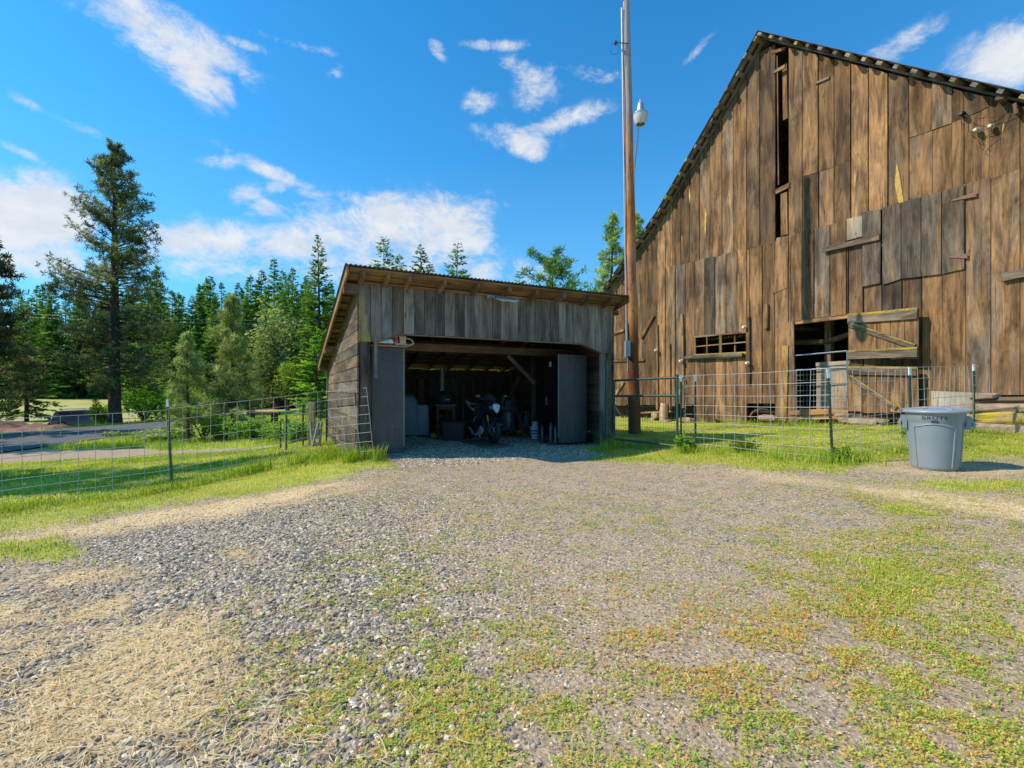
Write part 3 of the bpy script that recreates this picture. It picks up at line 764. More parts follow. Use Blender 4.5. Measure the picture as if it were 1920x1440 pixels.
for i in range(40):
    t = R.random()*11; o = .25+R.random()*.5; x = 10-.443*t-.896*o; y = 9.6+.896*t-.443*o; sp.append((x, y, .2, 30, .12+.2*R.random()))
tuft('tall_grass', sp, 'tall green grass along the gate, right fence and barn foot', (.5, .16))

# small weeds: rosettes of tiny leaves
def weeds(name, X, Y, size, color, label):
    n = len(X); k = 6
    V_, C_ = [], []
    z = gz(X, Y)+.003
    a0 = rng.random(n)*6.28
    for i in range(k):
        a = a0+i*2*PI/k+rng.standard_normal(n)*.35; s = size*(.6+.7*rng.random(n)); up = .15+.75*rng.random(n)
        dx, dy = np.cos(a), np.sin(a); w = s*.28; ox = rng.standard_normal(n)*size*.5; oy = rng.standard_normal(n)*size*.5; oz = rng.random(n)*size*.7
        p0 = np.stack([X+ox, Y+oy, z+oz], 1)
        p1 = np.stack([X+ox+dx*s*.55-dy*w, Y+oy+dy*s*.55+dx*w, z+oz+s*.5*up], 1)
        p3 = np.stack([X+ox+dx*s*.55+dy*w, Y+oy+dy*s*.55-dx*w, z+oz+s*.5*up], 1)
        p2 = np.stack([X+ox+dx*s, Y+oy+dy*s, z+oz+s*up*.8], 1)
        V_.append(np.stack([p0, p1, p2, p3], 1)); C_.append(np.clip(color+rng.normal(0, .07, n), 0, 1))
    Vv = np.stack(V_, 1).reshape(-1, 3); Cc = np.repeat(np.stack(C_, 1).ravel(), 4)
    F = np.arange(len(Vv)).reshape(-1, 4)
    o = np_mesh(name, Vv, F, Cc, M['weedleaves'])
    return tag(o, label, 'weeds', kind='stuff')
X, Y = samp(700000, 1.0, 9.0, 1.05)
c = cover(X, Y)
fine = np.clip(3.2*fbm(X+7, Y+3, .16)-1.1, 0, 1.3)
wd = np.clip(c['weeds']*1.1, 0, 1)*fine*.72+.22*c['grass']*(c['px'] > 1000)
k = (rng.random(len(X)) < wd) & ~c['inshed']
X, Y = X[k], Y[k]; n = len(X); om = c['orange'][k]
isor = rng.random(n) < om*.75
col = np.where(isor, rng.normal(.8, .13, n), rng.normal(.46, .16, n)+.3*(fbm(X, Y, .8)-.4))
weeds('ground_weeds', X, Y, .005+.008*rng.random(n), np.clip(col, 0, 1), 'small green and orange weeds creeping over the gravel')
# fallen lone stems
X, Y = samp(320, 1.2, 7, 1.0); n = len(X)
strips(X, Y, .1+.2*rng.random(n), .0011+.0007*rng.random(n), np.clip(rng.normal(.7, .15, n), 0, 1), name='dry_stems', label='long single dry grass stems lying about the gravel', seg=5)

# dirt mound at the roadside, left
mb = MB(); rr = random.Random(8)
M['redearth'] = pmat('red_brown_earth', (.34, .16, .09), (.16, .07, .045), 1.2, .95, 0, 1.0, 8, .1)
rows = []
for i in range(26):
    x = -58+i*22/25; row = []
    for j in range(12):
        y = 37.6+j*.55; s = math.sin(PI*j/11); e = math.sin(PI*i/25)**.5
        row.append((x, y, gzf(x, y)-.05+(.62+.28*math.sin(x*1.1)+.25*math.sin(x*2.7+y))*s*e+rr.uniform(-.08, .08)*s))
    rows.append(row)
mb.grid(rows, smooth=False)
tag(mb.build('dirt_mound', M['redearth']), 'long mound of red brown dug earth left of the parked car', 'dirt mound')
# ================================================================ open-front shed
SH = empty('open_shed', (-2.68, 8.4, 0), math.atan2(.443, .896), 'low weathered plank shed with an open front and sloping tin roof, beside the barn', 'shed')
def su(px, v=0.0):
    k = (px-960)/FX; x0 = -2.68-.443*v; y0 = 8.4+.896*v
    return (k*y0-x0)/(.896-.443*k)
def sz(px, py, v=0.0): return CAMZ-(py-HY)/FX*(8.4+.896*v+.443*su(px, v))
def SW(u, v, z): return V((-2.68+.896*u-.443*v, 8.4+.443*u+.896*v, z))
RS = .232                                   # roof pitch
def rz_(v): return 3.165-RS*v               # underside of the roof battens
fxz = lambda o_: (lambda a, b, o: (a, o, b))
# header boards above the opening
mb = MB(); n = 27; W = 5.54
pxs = [673, 695, 716, 736, 757, 777, 796, 816, 834, 853, 871, 888, 905, 923, 939, 956, 971, 987, 1003, 1017, 1032, 1047, 1061, 1075, 1089, 1102, 1116, 1129, 1149]
us = [su(p, -.03) for p in pxs]
def hb(u):
    a, b, c_, d = us[0], us[1]+.03, su(753, -.03), su(1090, -.03); e = su(1128, -.03)
    if u < b: return 2.085
    if u < c_: return 2.085+(u-b)/(c_-b)*.175
    if u < d: return 2.26
    if u < e: return 2.26-(u-d)/(e-d)*.18
    return 2.075
for i in range(len(us)-1):
    a, b = us[i]+.004, us[i+1]-.004
    top = 3.09
    pts = [(a, hb(a)), (b, hb(b)), (b, top), (a, top)]
    for kx in (su(753, -.03), su(1090, -.03), su(1128, -.03)):
        if a < kx < b: pts.insert(1, (kx, hb(kx)))
    lich = .80 if i == 0 else 0
    mb.prism(pts, lambda x, y, o: (x, o, y), 0.0, -.026-R.random()*.006, col=(R.choice([.15, .3, .5, .7, .85]), R.uniform(.55, .95), lich))
mb.build('header_boards', M['shedwood'], SH)
mb = MB()
mb.obox((-.02, -.045, 3.09), (W+.04, 0, 0), (0, .06, 0), (0, 0, .045), col=(.6, .2, .1))
# lighter edge boards on the underside of the header
mb.obox((su(753), -.022, 2.235), (su(1090)-su(753), 0, 0), (0, .075, 0), (0, 0, .02), col=(.9, .1, 0))
a, b = su(699), su(753); mb.obox((a, -.022, 2.065), (b-a, 0, .168), (0, .075, 0), (0, 0, .02), col=(.95, .1, 0))
a, b = su(1090), su(1128); mb.obox((a, -.022, 2.235), (b-a, 0, -.175), (0, .09, 0), (0, 0, .02), col=(.95, .1, .2))
mb.build('header_trim', M['rafter'], SH)
# posts
mb = MB(); rr = random.Random(4)
mb.tube([(.11+.012*math.sin(i*1.7), .1+.01*math.cos(i*2.3), -.1+i*.32) for i in range(10)], [.128, .13, .118, .125, .115, .12, .118, .12, .122, .12], 14, col=(.45, .5, .15))
mb.build('corner_post', M['log'], SH)
mb = MB(); mb.tube([(5.46+.01*math.sin(i*2.1), .1, -.05+i*.32) for i in range(10)], [.11, .115, .105, .112, .1, .108, .1, .104, .1, .1], 14, col=(.6, .3, 0))
mb.build('corner_post', M['log'], SH)
mb = MB(); mb.obox((5.19, .0, -.02), (.15, 0, 0), (0, .05, 0), (0, 0, 2.2), col=(.5, .9, 0)); mb.build('door_jamb', M['shedwood'], SH)
mb = MB(); mb.obox((.262, -.03, 1.45), (.055, 0, 0), (0, .03, 0), (0, 0, .72), col=(.9, .9, 0)); mb.build('trim_strip', M['shedwood'], SH)
for u, v, h in ((.12, 2.5, 2.5), (.12, 4.95, 1.9), (5.42, 2.5, 2.5), (5.42, 4.95, 1.9), (4.75, 2.3, 2.45)):
    mb = MB(); mb.tube([(u, v, -.05), (u+.01, v, h*.5), (u, v, h)], [.09, .085, .08], 10, col=(.5, .5, 0)); mb.build('inner_post', M['log'], SH)
# left wall: horizontal boards
def vclip(z): return (3.165-z)/RS
GAP = .013
def hwall(name, u0, u1, mat, vend=5.15, seed=1):
    mb = MB(); rr = random.Random(seed); z = -.12
    while z < 3.1:
        h = rr.uniform(.19, .245); z1 = min(z+h, 3.14)
        va = min(vend, vclip(z)); vb = min(vend, vclip(z1))
        if va < .1: break
        joint = rr.uniform(1.2, 3.8)
        segs = [(0.0, joint), (joint+.006, None)]
        for a, b in segs:
            if b is None:
                if va <= a+.05: continue
                pts = [(a, z+GAP), (va, z+GAP), (max(vb, a+.02), z1), (a, z1)]
            else:
                bb0, bb1 = min(b, va), min(b, vb)
                pts = [(a, z+GAP), (bb0, z+GAP), (max(bb1, a+.02), z1), (a, z1)]
            mb.prism(pts, lambda x, y, o: (o, x, y), u0, u1+rr.uniform(-.004, .004)*(1 if u1 > u0 else -1), col=(rr.uniform(.2, .95), rr.uniform(.1, .9), 0), vert=False)
        z = z1
    return mb.build(name, mat, SH)
hwall('left_wall', .0, -.026, M['sidewood'], seed=3)
GAP = .001
hwall('right_wall', 5.54, 5.566, M['sidewood'], seed=6)
# patched boards on the lower left wall
mb = MB(); rr = random.Random(9)
for v0, v1, z0, z1, dz in ((.1, 2.6, .30, .52, -.16), (.1, 3.0, .98, 1.18, -.12)):
    mb.prism([(v0, z0), (v1, z0+dz), (v1, z1+dz), (v0, z1)], lambda x, y, o: (o, x, y), -.028, -.046, col=(.25, .6, 0), vert=False)
mb.build('wall_patch', M['sidewood'], SH)
# back corner stud in daylight
mb = MB(); mb.obox((-.06, 5.02, -.1), (.1, 0, 0), (0, .14, 0), (0, 0, 2.05), col=(.9, .3, 0)); mb.build('back_corner_board', M['sidewood'], SH)
# back wall, slabs with a gap under the roof
mb = MB(); u = 0.02; rr = random.Random(12); odd = 0
while u < 5.5:
    w = rr.uniform(.14, .27); o_ = 5.12+.034*odd; odd = 1-odd
    mb.prism([(u-.02, -.1), (u+w+.02, -.1), (u+w+.02-rr.uniform(0, .02), rr.uniform(1.84, 1.88)), (u-.02+rr.uniform(0, .02), rr.uniform(1.84, 1.88))], lambda x, y, o: (x, o, y), o_, o_+.03, col=(rr.uniform(.1, 1), rr.uniform(.2, 1), 0)); u += w
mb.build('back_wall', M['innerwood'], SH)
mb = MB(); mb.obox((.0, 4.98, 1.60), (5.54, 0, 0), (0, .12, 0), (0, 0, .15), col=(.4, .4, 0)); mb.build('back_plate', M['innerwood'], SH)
# cross beam, brace, inner lintel
mb = MB(); mb.obox((.2, 1.25, 2.07), (5.2, 0, -.0), (0, .14, 0), (0, 0, .16), col=(.8, .6, 0)); mb.build('cross_beam', M['sidewood'], SH)
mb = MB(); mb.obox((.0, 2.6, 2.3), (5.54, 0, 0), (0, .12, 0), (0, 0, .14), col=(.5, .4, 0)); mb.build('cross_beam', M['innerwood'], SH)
mb = MB()
mb.tube([(3.55, 1.35, 2.06), (4.3, 1.42, 1.42)], .055, 4, col=(.7, .8, 0), smooth=False)
mb.build('brace', M['sidewood'], SH)
mb = MB(); mb.tube([(4.35, 2.3, 1.6), (4.1, 2.3, 1.15), (4.45, 2.3, .2)], .05, 5, col=(.3, .8, 0), smooth=False); mb.build('brace', M['innerwood'], SH)
# header beams that stick out on the left
for v, z in ((-.02, 2.92), (3.45, 2.13), (5.0, 1.77)):
    mb = MB(); mb.obox((-.25, v, z), (.3, 0, 0), (0, .17, 0), (0, 0, .17), col=(.7, .4, 0)); mb.build('beam_end', M['rafter'], SH)
mb = MB(); mb.obox((5.5, .0, 2.95), (.2, 0, 0), (0, .12, 0), (0, 0, .1), col=(.5, .4, 0)); mb.build('beam_end', M['rafter'], SH)
# rafters (v direction) on the header
VF = -.42; VB = 5.42; UL = -.26; UR = 5.64
for pr in (682, 729, 770, 836, 899, 958, 1009, 1060, 1108, 1150):
    u = su(pr, VF); w = R.uniform(.05, .075)
    mb = MB(); z0 = rz_(VF+.03)-.115
    mb.obox((u-w/2, VF+.03, z0), (w, 0, 0), (0, VB-VF-.08, -(VB-VF-.08)*RS), (0, 0, .1), col=(R.uniform(.3, .9), R.uniform(.1, .6), .15))
    mb.build('rafter', M['rafter'], SH)
# roof boards (battens along u), fascia, tin
mb = MB(); v = VF+.0; i = 0
while v < VB-.1:
    w = .22 if v < 0 else .13
    zt = rz_(v)-.013
    mb.obox((UL+.05, v, zt), (UR-UL-.1, 0, 0), (0, w, -w*RS), (0, 0, .022), col=(R.uniform(.3, .8), R.uniform(.1, .5), 0))
    v += w+(.006 if v < -.1 else .22)
mb.build('roof_battens', M['rafter'], SH)
mb = MB()
mb.obox((UL, VF-.02, rz_(VF)-.12), (.035, 0, 0), (0, VB-VF+.05, -(VB-VF+.05)*RS), (0, 0, .14), col=(.8, .3, 0)); mb.build('bargeboard', M['rafter'], SH)
mb = MB(); mb.obox((UR-.03, VF-.02, rz_(VF)-.10), (.03, 0, 0), (0, VB-VF+.05, -(VB-VF+.05)*RS), (0, 0, .12), col=(.5, .3, 0)); mb.build('bargeboard', M['rafter'], SH)
mb = MB(); rows = []
nu = int((UR-UL+.06)/.019)
for v in (VF-.05, VF+1.4, VF+3.0, VF+4.6, VB+.05):
    rows.append([(UL-.03+i*.019, v, rz_(v)+.03+.011*math.sin(i*.019*2*PI/.076)) for i in range(nu+1)])
mb.grid(rows, flip=False); mb.build('tin_roof', M['rusttin'], SH)
# floodlight under the eave
fl = MB(); cu = su(948, -.3); fl.box((cu, -.33, 2.99), (.46, .16, .03), 0, ax=(V((1, 0, 0)), V((0, .97, .22)), V((0, -.22, .97))))
for i in range(9): fl.box((cu-.2+i*.05, -.33, 3.015), (.008, .14, .03))
fl.box((cu-.26, -.2, 3.03), (.04, .2, .03)); fl.box((cu-.26, -.1, 3.06), (.1, .05, .07))
flo = fl.build('floodlight', M['boxgrey'], SH)
l = MB(); l.box((cu+.02, -.335, 2.968), (.36, .12, .012), 0, ax=(V((1, 0, 0)), V((0, .97, .22)), V((0, -.22, .97)))); l.build('lens', M['led'], flo)
# small things on the right inside wall: shelf bench folded against it
b = empty('folding_bench', tuple(SW(5.2, .75, 0)), SH.rotation_euler.z, 'dark wooden bench frame with slatted top leaning by the right shed wall', 'bench')
mb = MB()
for i in range(4): mb.obox((-.42+i*.11, -.1, .72), (.08, 0, 0), (0, .45, 0), (0, 0, .03), col=(.3, .8, 0))
mb.obox((-.43, -.12, .55), (.45, 0, 0), (0, .02, 0), (0, 0, .22), col=(.3, .8, 0)); mb.build('slatted_top', M['innerwood'], b)
for s in (-.1, .3):
    mb = MB(); mb.tube([(-.38, s, .55), (.08, s, .02)], .025, 4, col=(.6, .8, 0), smooth=False); mb.build('leg', M['sidewood'], b)

# ================================================================ things in and around the shed
def cabinet(u0, v0, w, d, h, faceright, label, skid):
    c = empty('steel_cabinet', tuple(SW(u0, v0, 0)), SH.rotation_euler.z, label, 'cabinet')
    b0 = .05
    mb = MB(); mb.obox((0, 0, b0+.1), (w, 0, 0), (0, d, 0), (0, 0, h-b0-.1)); mb.obox((.01, .012, b0), (w-.02, 0, 0), (0, d-.03, 0), (0, 0, .1))
    body = mb.build('body', M['cabinet'], c, bevel=.006)
    for (x, z, s) in ((w*.36, h-.26, .19), (w*.52 if faceright else w*.3, .29, .2)):
        mb = MB(); t = .006
        for a, q, ww, hh in ((x, z, s, t), (x, z+s, s, t), (x, z, t, s), (x+s, z, t, s+t)):
            mb.obox((a, -.0035, q), (ww, 0, 0), (0, .0035, 0), (0, 0, hh))
        mb.build('knockout_panel', M['cabdark'], c)
    xd = w if faceright else -.03
    for k in range(2):
        mb = MB(); mb.obox((xd, .015+k*(d/2-.01), b0+.12), (.03, 0, 0), (0, d/2-.02, 0), (0, 0, h-b0-.14)); dr = mb.build('door', M['cabdark'], c, bevel=.004)
        if k == 1:
            hb_ = MB(); xh = xd+(.03 if faceright else 0); sg = 1 if faceright else -1
            hb_.obox((xh, d/2+.05, h*.44), (.02*sg, 0, 0), (0, .025, 0), (0, 0, .2)); hb_.build('handle', M['chrome'], dr)
    mb = MB(); mb.obox((w-.001 if faceright else -.029, -.004, b0+.12), (.03, 0, 0), (0, .012, 0), (0, 0, h-b0-.12)); mb.build('edge_strip', M['edge'], c)
    if skid:
        mb = MB()
        for x in (.08, w-.3): mb.obox((x, -.02, .0), (.22, 0, 0), (0, d*.9, 0), (0, 0, .05), col=(.6, .2, 0))
        mb.build('wood_block', M['palewood'], c)
    return c
c1_ = cabinet(.27, .28, .575, .92, 2.03, True, 'tall dark grey steel cabinet just inside the left end of the shed opening', True)
c2_ = cabinet(4.42, .5, .75, .92, 2.05, False, 'tall dark grey steel cabinet just inside the right end of the shed opening', False)
mb = MB(); mb.obox((-.034, .28, 1.78), (.003, 0, 0), (0, .1, 0), (0, 0, .12)); mb.build('paper_label', M['cream'], c2_)
# plywood shelf, orange case and chainsaw on the left cabinet
t = MB(); t.obox((.2, .15, 2.035), (.7, 0, 0), (0, .9, 0), (0, 0, .018), col=(.8, .2, 0)); o = t.build('cabinet_top_board', M['palewood'])
o.location = SH.location; o.rotation_euler = SH.rotation_euler; tag(o, 'thin pale board lying on top of the left steel cabinet', 'board')
def onshed(mb, name, mat, label, cat, **k):
    o = mb.build(name, mat, **k); o.location = SH.location; o.rotation_euler = SH.rotation_euler; return tag(o, label, cat)
t = MB()
rg_ = []
for v_, s in ((.3, .92), (.32, 1), (.62, 1), (.64, .92)):
    rg_.append([(.3+.03*(1-s), v_, 2.055), (.72-.03*(1-s), v_, 2.055), (.70-.03*(1-s), v_, 2.055+.16*s), (.52, v_, 2.055+.2*s), (.33+.03*(1-s), v_, 2.055+.13*s)])
t.loft(rg_, smooth=False); onshed(t, 'tool_case', M['orange'], 'orange plastic tool case behind the chainsaw on the left cabinet', 'case')
cs = empty('chainsaw', tuple(SW(.78, .28, 2.055)), SH.rotation_euler.z, 'orange and cream chainsaw standing on top of the left cabinet', 'chainsaw')
t = MB(); t.box((0, 0, .1), (.2, .16, .17)); t.build('engine_cover', M['cream'], cs, bevel=.025)
t = MB(); t.box((-.01, 0, .2), (.19, .13, .05)); t.lathe([(.0, -.095), (.045, -.09), (.05, -.08)], (-.06, 0, .1), 16, axis='y', caps=False); t.lathe([(.03, .0), (.032, .035), (.02, .04)], (-.14, -.02, .17), 12); t.build('starter_and_cap', M['orange'], cs, bevel=.008)
t = MB(); t.tube([(.09, 0, .15), (.17, 0, .155), (.24, 0, .12), (.26, 0, .07), (.21, 0, .03), (.1, 0, .035)], .017, 8); t.build('rear_handle', M['cream'], cs)
t = MB(); t.tube([(-.03, -.09, .05), (-.05, -.1, .2), (-.05, 0, .27), (-.04, .1, .2), (-.02, .09, .05)], .013, 8); t.build('front_handle', M['black'], cs)
t = MB(); t.obox((-.5, -.004, .05), (.42, 0, 0), (0, .008, 0), (0, 0, .07)); t.build('guide_bar', M['chrome'], cs)

# covered grill
gp = P(776, 735, 12.6); bb = empty('covered_grill', (-2.72, 12.55, 0), .15, 'barbecue under a grey vinyl cover with a round wheel, left inside the shed', 'grill')
def rrect(cx, cy, hx, hy, z, r=.06, n=4):
    pts = []
    for sx, sy, a0 in ((1, 1, 0), (-1, 1, PI/2), (-1, -1, PI), (1, -1, 3*PI/2)):
        for k in range(n+1):
            a = a0+k*PI/2/n; pts.append((cx+sx*(hx-r)+math.cos(a)*r, cy+sy*(hy-r)+math.sin(a)*r, z))
    return pts
t = MB()
rr = random.Random(3)
rings = []
for z, s in ((.1, 1.02), (.14, 1.0), (.35, 1.0), (.6, .98), (.82, .96), (.86, .9)):
    rg_ = rrect(.0, 0, .55*s, .3*s, z); rings.append([(x+rr.uniform(-.008, .008), y+rr.uniform(-.012, .012), zz+rr.uniform(-.006, .006)) for x, y, zz in rg_])
t.loft(rings)
rings = []
for z, hx, hy in ((.8, .36, .28), (.92, .34, .27), (1.02, .31, .24), (1.09, .26, .17), (1.12, .2, .1)):
    rings.append([(x+rr.uniform(-.006, .006), y, zz) for x, y, zz in rrect(-.1, 0, hx, hy, z)])
t.loft(rings); t.tube([(.27, -.31, .82), (.28, -.31, .5), (.27, -.308, .15)], .006, 5)
t.build('cover', M['coverblue'], bb)
for x in (.42, -.42):
    t = MB(); t.lathe([(.045, -.03), (.075, -.028), (.08, 0), (.075, .028), (.045, .03)], (x, -.2, .08), 20, axis='y'); w_ = t.build('wheel', M['rubber'], bb)
    t = MB(); t.lathe([(.05, -.034), (.058, -.033)], (x, -.2, .08), 20, axis='y', caps=False); t.build('hub_ring', M['slimgrey'], w_)
t = MB(); t.box((0, 0, .12), (1.0, .5, .08)); t.build('frame', M['black'], bb)
# small oven under a black cover, on a red brick coloured stand, with a stove pipe
ov = empty('oven_stand', tuple(P(833, 735, 13.5).to_2d())+(0,), .3, 'reddish timber stand full of firewood against the back wall of the shed', 'stand')
t = MB()
for x in (-.26, .19): t.obox((x, -.22, 0), (.075, 0, 0), (0, .4, 0), (0, 0, .8), col=(.6, .2, 0))
t.obox((-.26, -.22, .72), (.52, 0, 0), (0, .4, 0), (0, 0, .09), col=(.7, .2, 0)); t.build('frame', M['brick'], ov)
t = MB(); t.obox((-.29, -.25, .812), (.58, 0, 0), (0, .46, 0), (0, 0, .035), col=(.8, .8, 0)); t.build('top', M['palewood'], ov)
for i in range(16):
    t = MB(); x = -.15+(i % 4)*.1; z = .08+(i//4)*.15; t.tube([(x, -.19, z), (x+.01, .15, z)], .055, 8, col=(R.random(), .5, 0)); t.build('firewood_log', M['log'], ov)
co = empty('covered_oven', tuple(P(834, 735, 13.5).to_2d())+(.847,), .3, 'small domed oven under a dark fitted cover, on the reddish stand', 'oven')
t = MB(); t.lathe([(.22, 0), (.27, .06), (.29, .16), (.26, .26), (.19, .34), (.09, .385), (.001, .39)], (0, 0, 0), 20); t.build('cover', M['covernavy'], co)
t = MB(); t.box((.03, -.292, .14), (.1, .004, .022)); t.build('cover_badge', M['white'], co)
t = MB(); t.tube([(-.06, .1, .3), (-.06, .1, 1.05)], .065, 12); t.build('stove_pipe', M['boxgrey'], co)
# storage tote
tt = empty('storage_tote', tuple(G(850, 827).to_2d())+(0,), .12, 'large black storage tote with lid, left of the motorcycle', 'storage tote')
t = MB(); rings = [rrect(0, .2, .26+.04*k, .17+.03*k, .44*k, .04) for k in (0, .3, .6, 1)]; t.loft(rings); t.build('tub', M['black'], tt)
t = MB(); t.loft([rrect(0, .2, .32, .23, .44, .04), rrect(0, .2, .325, .235, .47, .04), rrect(0, .2, .30, .21, .49, .04)]); t.build('lid', M['rubber'], tt)
for x in (-.28, -.2):
    pass
# little lime things on the floor
for (px, py, r_) in ((813, 819, .05), (956, 812, .05), (972, 812, .06)):
    p = G(px, py); o = MB(); q = random.Random(px)
    rings = [[(p.x+math.cos(a)*r_*s*1.7*(1+q.uniform(-.2, .2)), p.y+math.sin(a)*r_*s, p.z+h) for a in [k*PI/5 for k in range(10)]] for s, h in ((.8, 0), (1, .03), (.9, .07), (.4, .09))]
    o.loft(rings); wh = {813: 'between the grill and the black tote', 956: 'under the compressor tank', 972: 'under the yellow hose coil'}[px]
    tag(o.build('lime_bundle', M['lime']), 'small lime yellow bundle on the floor '+wh, 'bundle', 'lime bundles on the shed floor')
# compressor
cp = empty('upright_compressor', tuple(P(953, 735, 13.3).to_2d())+(0,), .2, 'upright steel grey tank with a tube cage on top, right of the motorcycle', 'compressor')
t = MB(); t.lathe([(.05, .1), (.16, .12), (.19, .17), (.195, .3), (.195, .62), (.18, .68), (.05, .71)], (0, 0, 0), 28); t.build('tank', M['slimgrey'], cp)
for a in (.5, 2.6, 4.7):
    t = MB(); t.tube([(math.cos(a)*.13, math.sin(a)*.13, .2), (math.cos(a)*.24, math.sin(a)*.24, 0)], .02, 6); t.build('foot', M['black'], cp)
t = MB(); t.box((0, 0, .76), (.34, .24, .1)); t.lathe([(.09, -.12), (.1, 0), (.09, .1)], (-.03, 0, .88), 14, axis='y'); t.box((.08, -.1, .93), (.1, .06, .07)); t.build('pump', M['engine'], cp)
t = MB(); t.tube([(-.2, -.1, .74), (-.13, -.1, 1.08), (.18, -.1, 1.08), (.2, -.1, .74), (-.2, -.1, .74)], .013, 7); t.tube([(-.2, .1, .74), (-.13, .1, 1.08), (.18, .1, 1.08), (.2, .1, .74)], .013, 7); t.build('cage', M['boxgrey'], cp)
# hose coil, leaning
hp = P(985, 735, 13.2); hc = MB()
pts = []
for i in range(6*20+1):
    a = i*2*PI/20; rr_ = .17+.012*math.sin(i*.37); pts.append((hp.x+math.cos(a)*rr_, hp.y+.05*math.sin(a)+.03*(i/20-3), .34+math.sin(a)*.33+.01*math.cos(i*.7)))
hc.tube(pts, .013, 6); tag(hc.build('hose_coil', M['hose']), 'coil of dull yellow hose hanging upright beside the compressor', 'hose')
t = MB(); q = P(985, 735, 13.4)
for i in range(3): t.tube([(q.x-.06+i*.05, q.y, .1), (q.x+.0+i*.05, q.y+.05, .62)], .022, 8)
tag(t.build('pipe_bundle', M['slimgrey']), 'bundle of short pale grey pipes seen through the hose coil', 'pipes')
# red can
rc = empty('red_can', tuple(G(987, 817).to_2d())+(0,), .3, 'small dark red fuel can in front of the hose coil', 'fuel can')
t = MB(); t.loft([rrect(0, 0, .095, .07, 0, .02), rrect(0, 0, .1, .075, .03, .02), rrect(0, 0, .1, .075, .18, .02), rrect(0, 0, .06, .05, .22, .02)]); t.build('can', M['red'], rc)
t = MB(); t.tube([(-.06, 0, .21), (-.05, 0, .27), (.04, 0, .27), (.05, 0, .21)], .01, 6); t.build('handle', M['red'], rc)
t = MB(); t.tube([(.05, -.02, .2), (.075, -.03, .25)], .018, 8); t.build('cap', M['white'], rc)
# propane cylinder
pr_ = G(1001, 822); pc = empty('propane_cylinder', (pr_.x+.03, pr_.y, 0), 0, 'white and blue gas cylinder standing left of the right cabinet', 'gas cylinder')
t = MB(); t.lathe([(.1, 0), (.1, .03), (.075, .04), (.118, .07), (.125, .1), (.125, .27), (.11, .31), (.06, .34)], (0, 0, 0), 24); t.build('bottle', M['white'], pc)
M['bluelabel'] = pmat('blue_label', (.03, .12, .4), (.02, .09, .33), 9, .5)
t = MB(); t.lathe([(.127, .19), (.127, .225)], (0, 0, 0), 24, caps=False); t.lathe([(.127, .12), (.127, .15)], (0, 0, 0), 24, caps=False); t.build('label_band', M['bluelabel'], pc)
t = MB(); t.lathe([(.075, .33), (.08, .37), (.08, .43), (.072, .44), (.072, .37), (.068, .34)], (0, 0, 0), 20, caps=False); t.build('collar', M['white'], pc)
t = MB(); t.tube([(0, 0, .33), (0, 0, .4)], .02, 8); t.tube([(-.03, 0, .39), (.03, 0, .39)], .015, 8); t.build('valve', M['black'], pc)
# slim cylinders by the doors of the right cabinet
for i, (du, dv, h, r_, lb) in enumerate(((-.12, .55, .42, .035, 'leftmost and shortest'), (-.11, .18, .5, .04, 'tallest, in the middle'), (-.09, .02, .44, .03, 'rightmost'))):
    q = SW(4.42+du, .5+dv, 0); t = MB(); t.lathe([(r_*.9, 0), (r_, .02), (r_, h-.08), (r_*.6, h-.04), (r_*.35, h-.03), (r_*.35, h)], q, 14)
    tag(t.build('slim_cylinder', M['boxdark']), 'slim pale grey cylinder by the right cabinet door, '+lb+' of three', 'cylinder', 'slim cylinders by the right cabinet')
# jack stands
for i, (px, py, lb) in enumerate(((1094, 833, 'left'), (1104, 832, 'right'))):
    q = G(px, py); j = empty('jack_stand', tuple(q), .2, 'black jack stand with pale saddle, '+lb+' of the pair beside the right cabinet', 'jack stand', 'jack stands by the shed opening')
    for a in (.7, 2.3, 3.9, 5.5):
        t = MB(); t.tube([(math.cos(a)*.08, math.sin(a)*.08, 0), (math.cos(a)*.03, math.sin(a)*.03, .2)], .01, 5); t.build('leg', M['black'], j)
    t = MB(); t.tube([(0, 0, .12), (0, 0, .27)], .016, 8); t.build('column', M['black'], j)
    t = MB(); t.prism([(-.05, .32), (-.02, .27), (.02, .27), (.05, .32), (.02, .3), (-.02, .3)], lambda x, y, o: (x, o, y), -.02, .02); t.build('saddle', M['cream'], j)
q = G(1112, 830); t = MB(); rr = random.Random(2)
t.tube([(q.x-.08, q.y, .05), (q.x+.08, q.y+.05, .08), (q.x+.05, q.y+.1, .2)], [.05, .06, .03], 7); t.tube([(q.x+.02, q.y, .03), (q.x+.16, q.y+.02, .12)], [.04, .03], 7)
tag(t.build('machine_part', M['engine']), 'dark greasy machine part on the ground right of the jack stands', 'machine part')
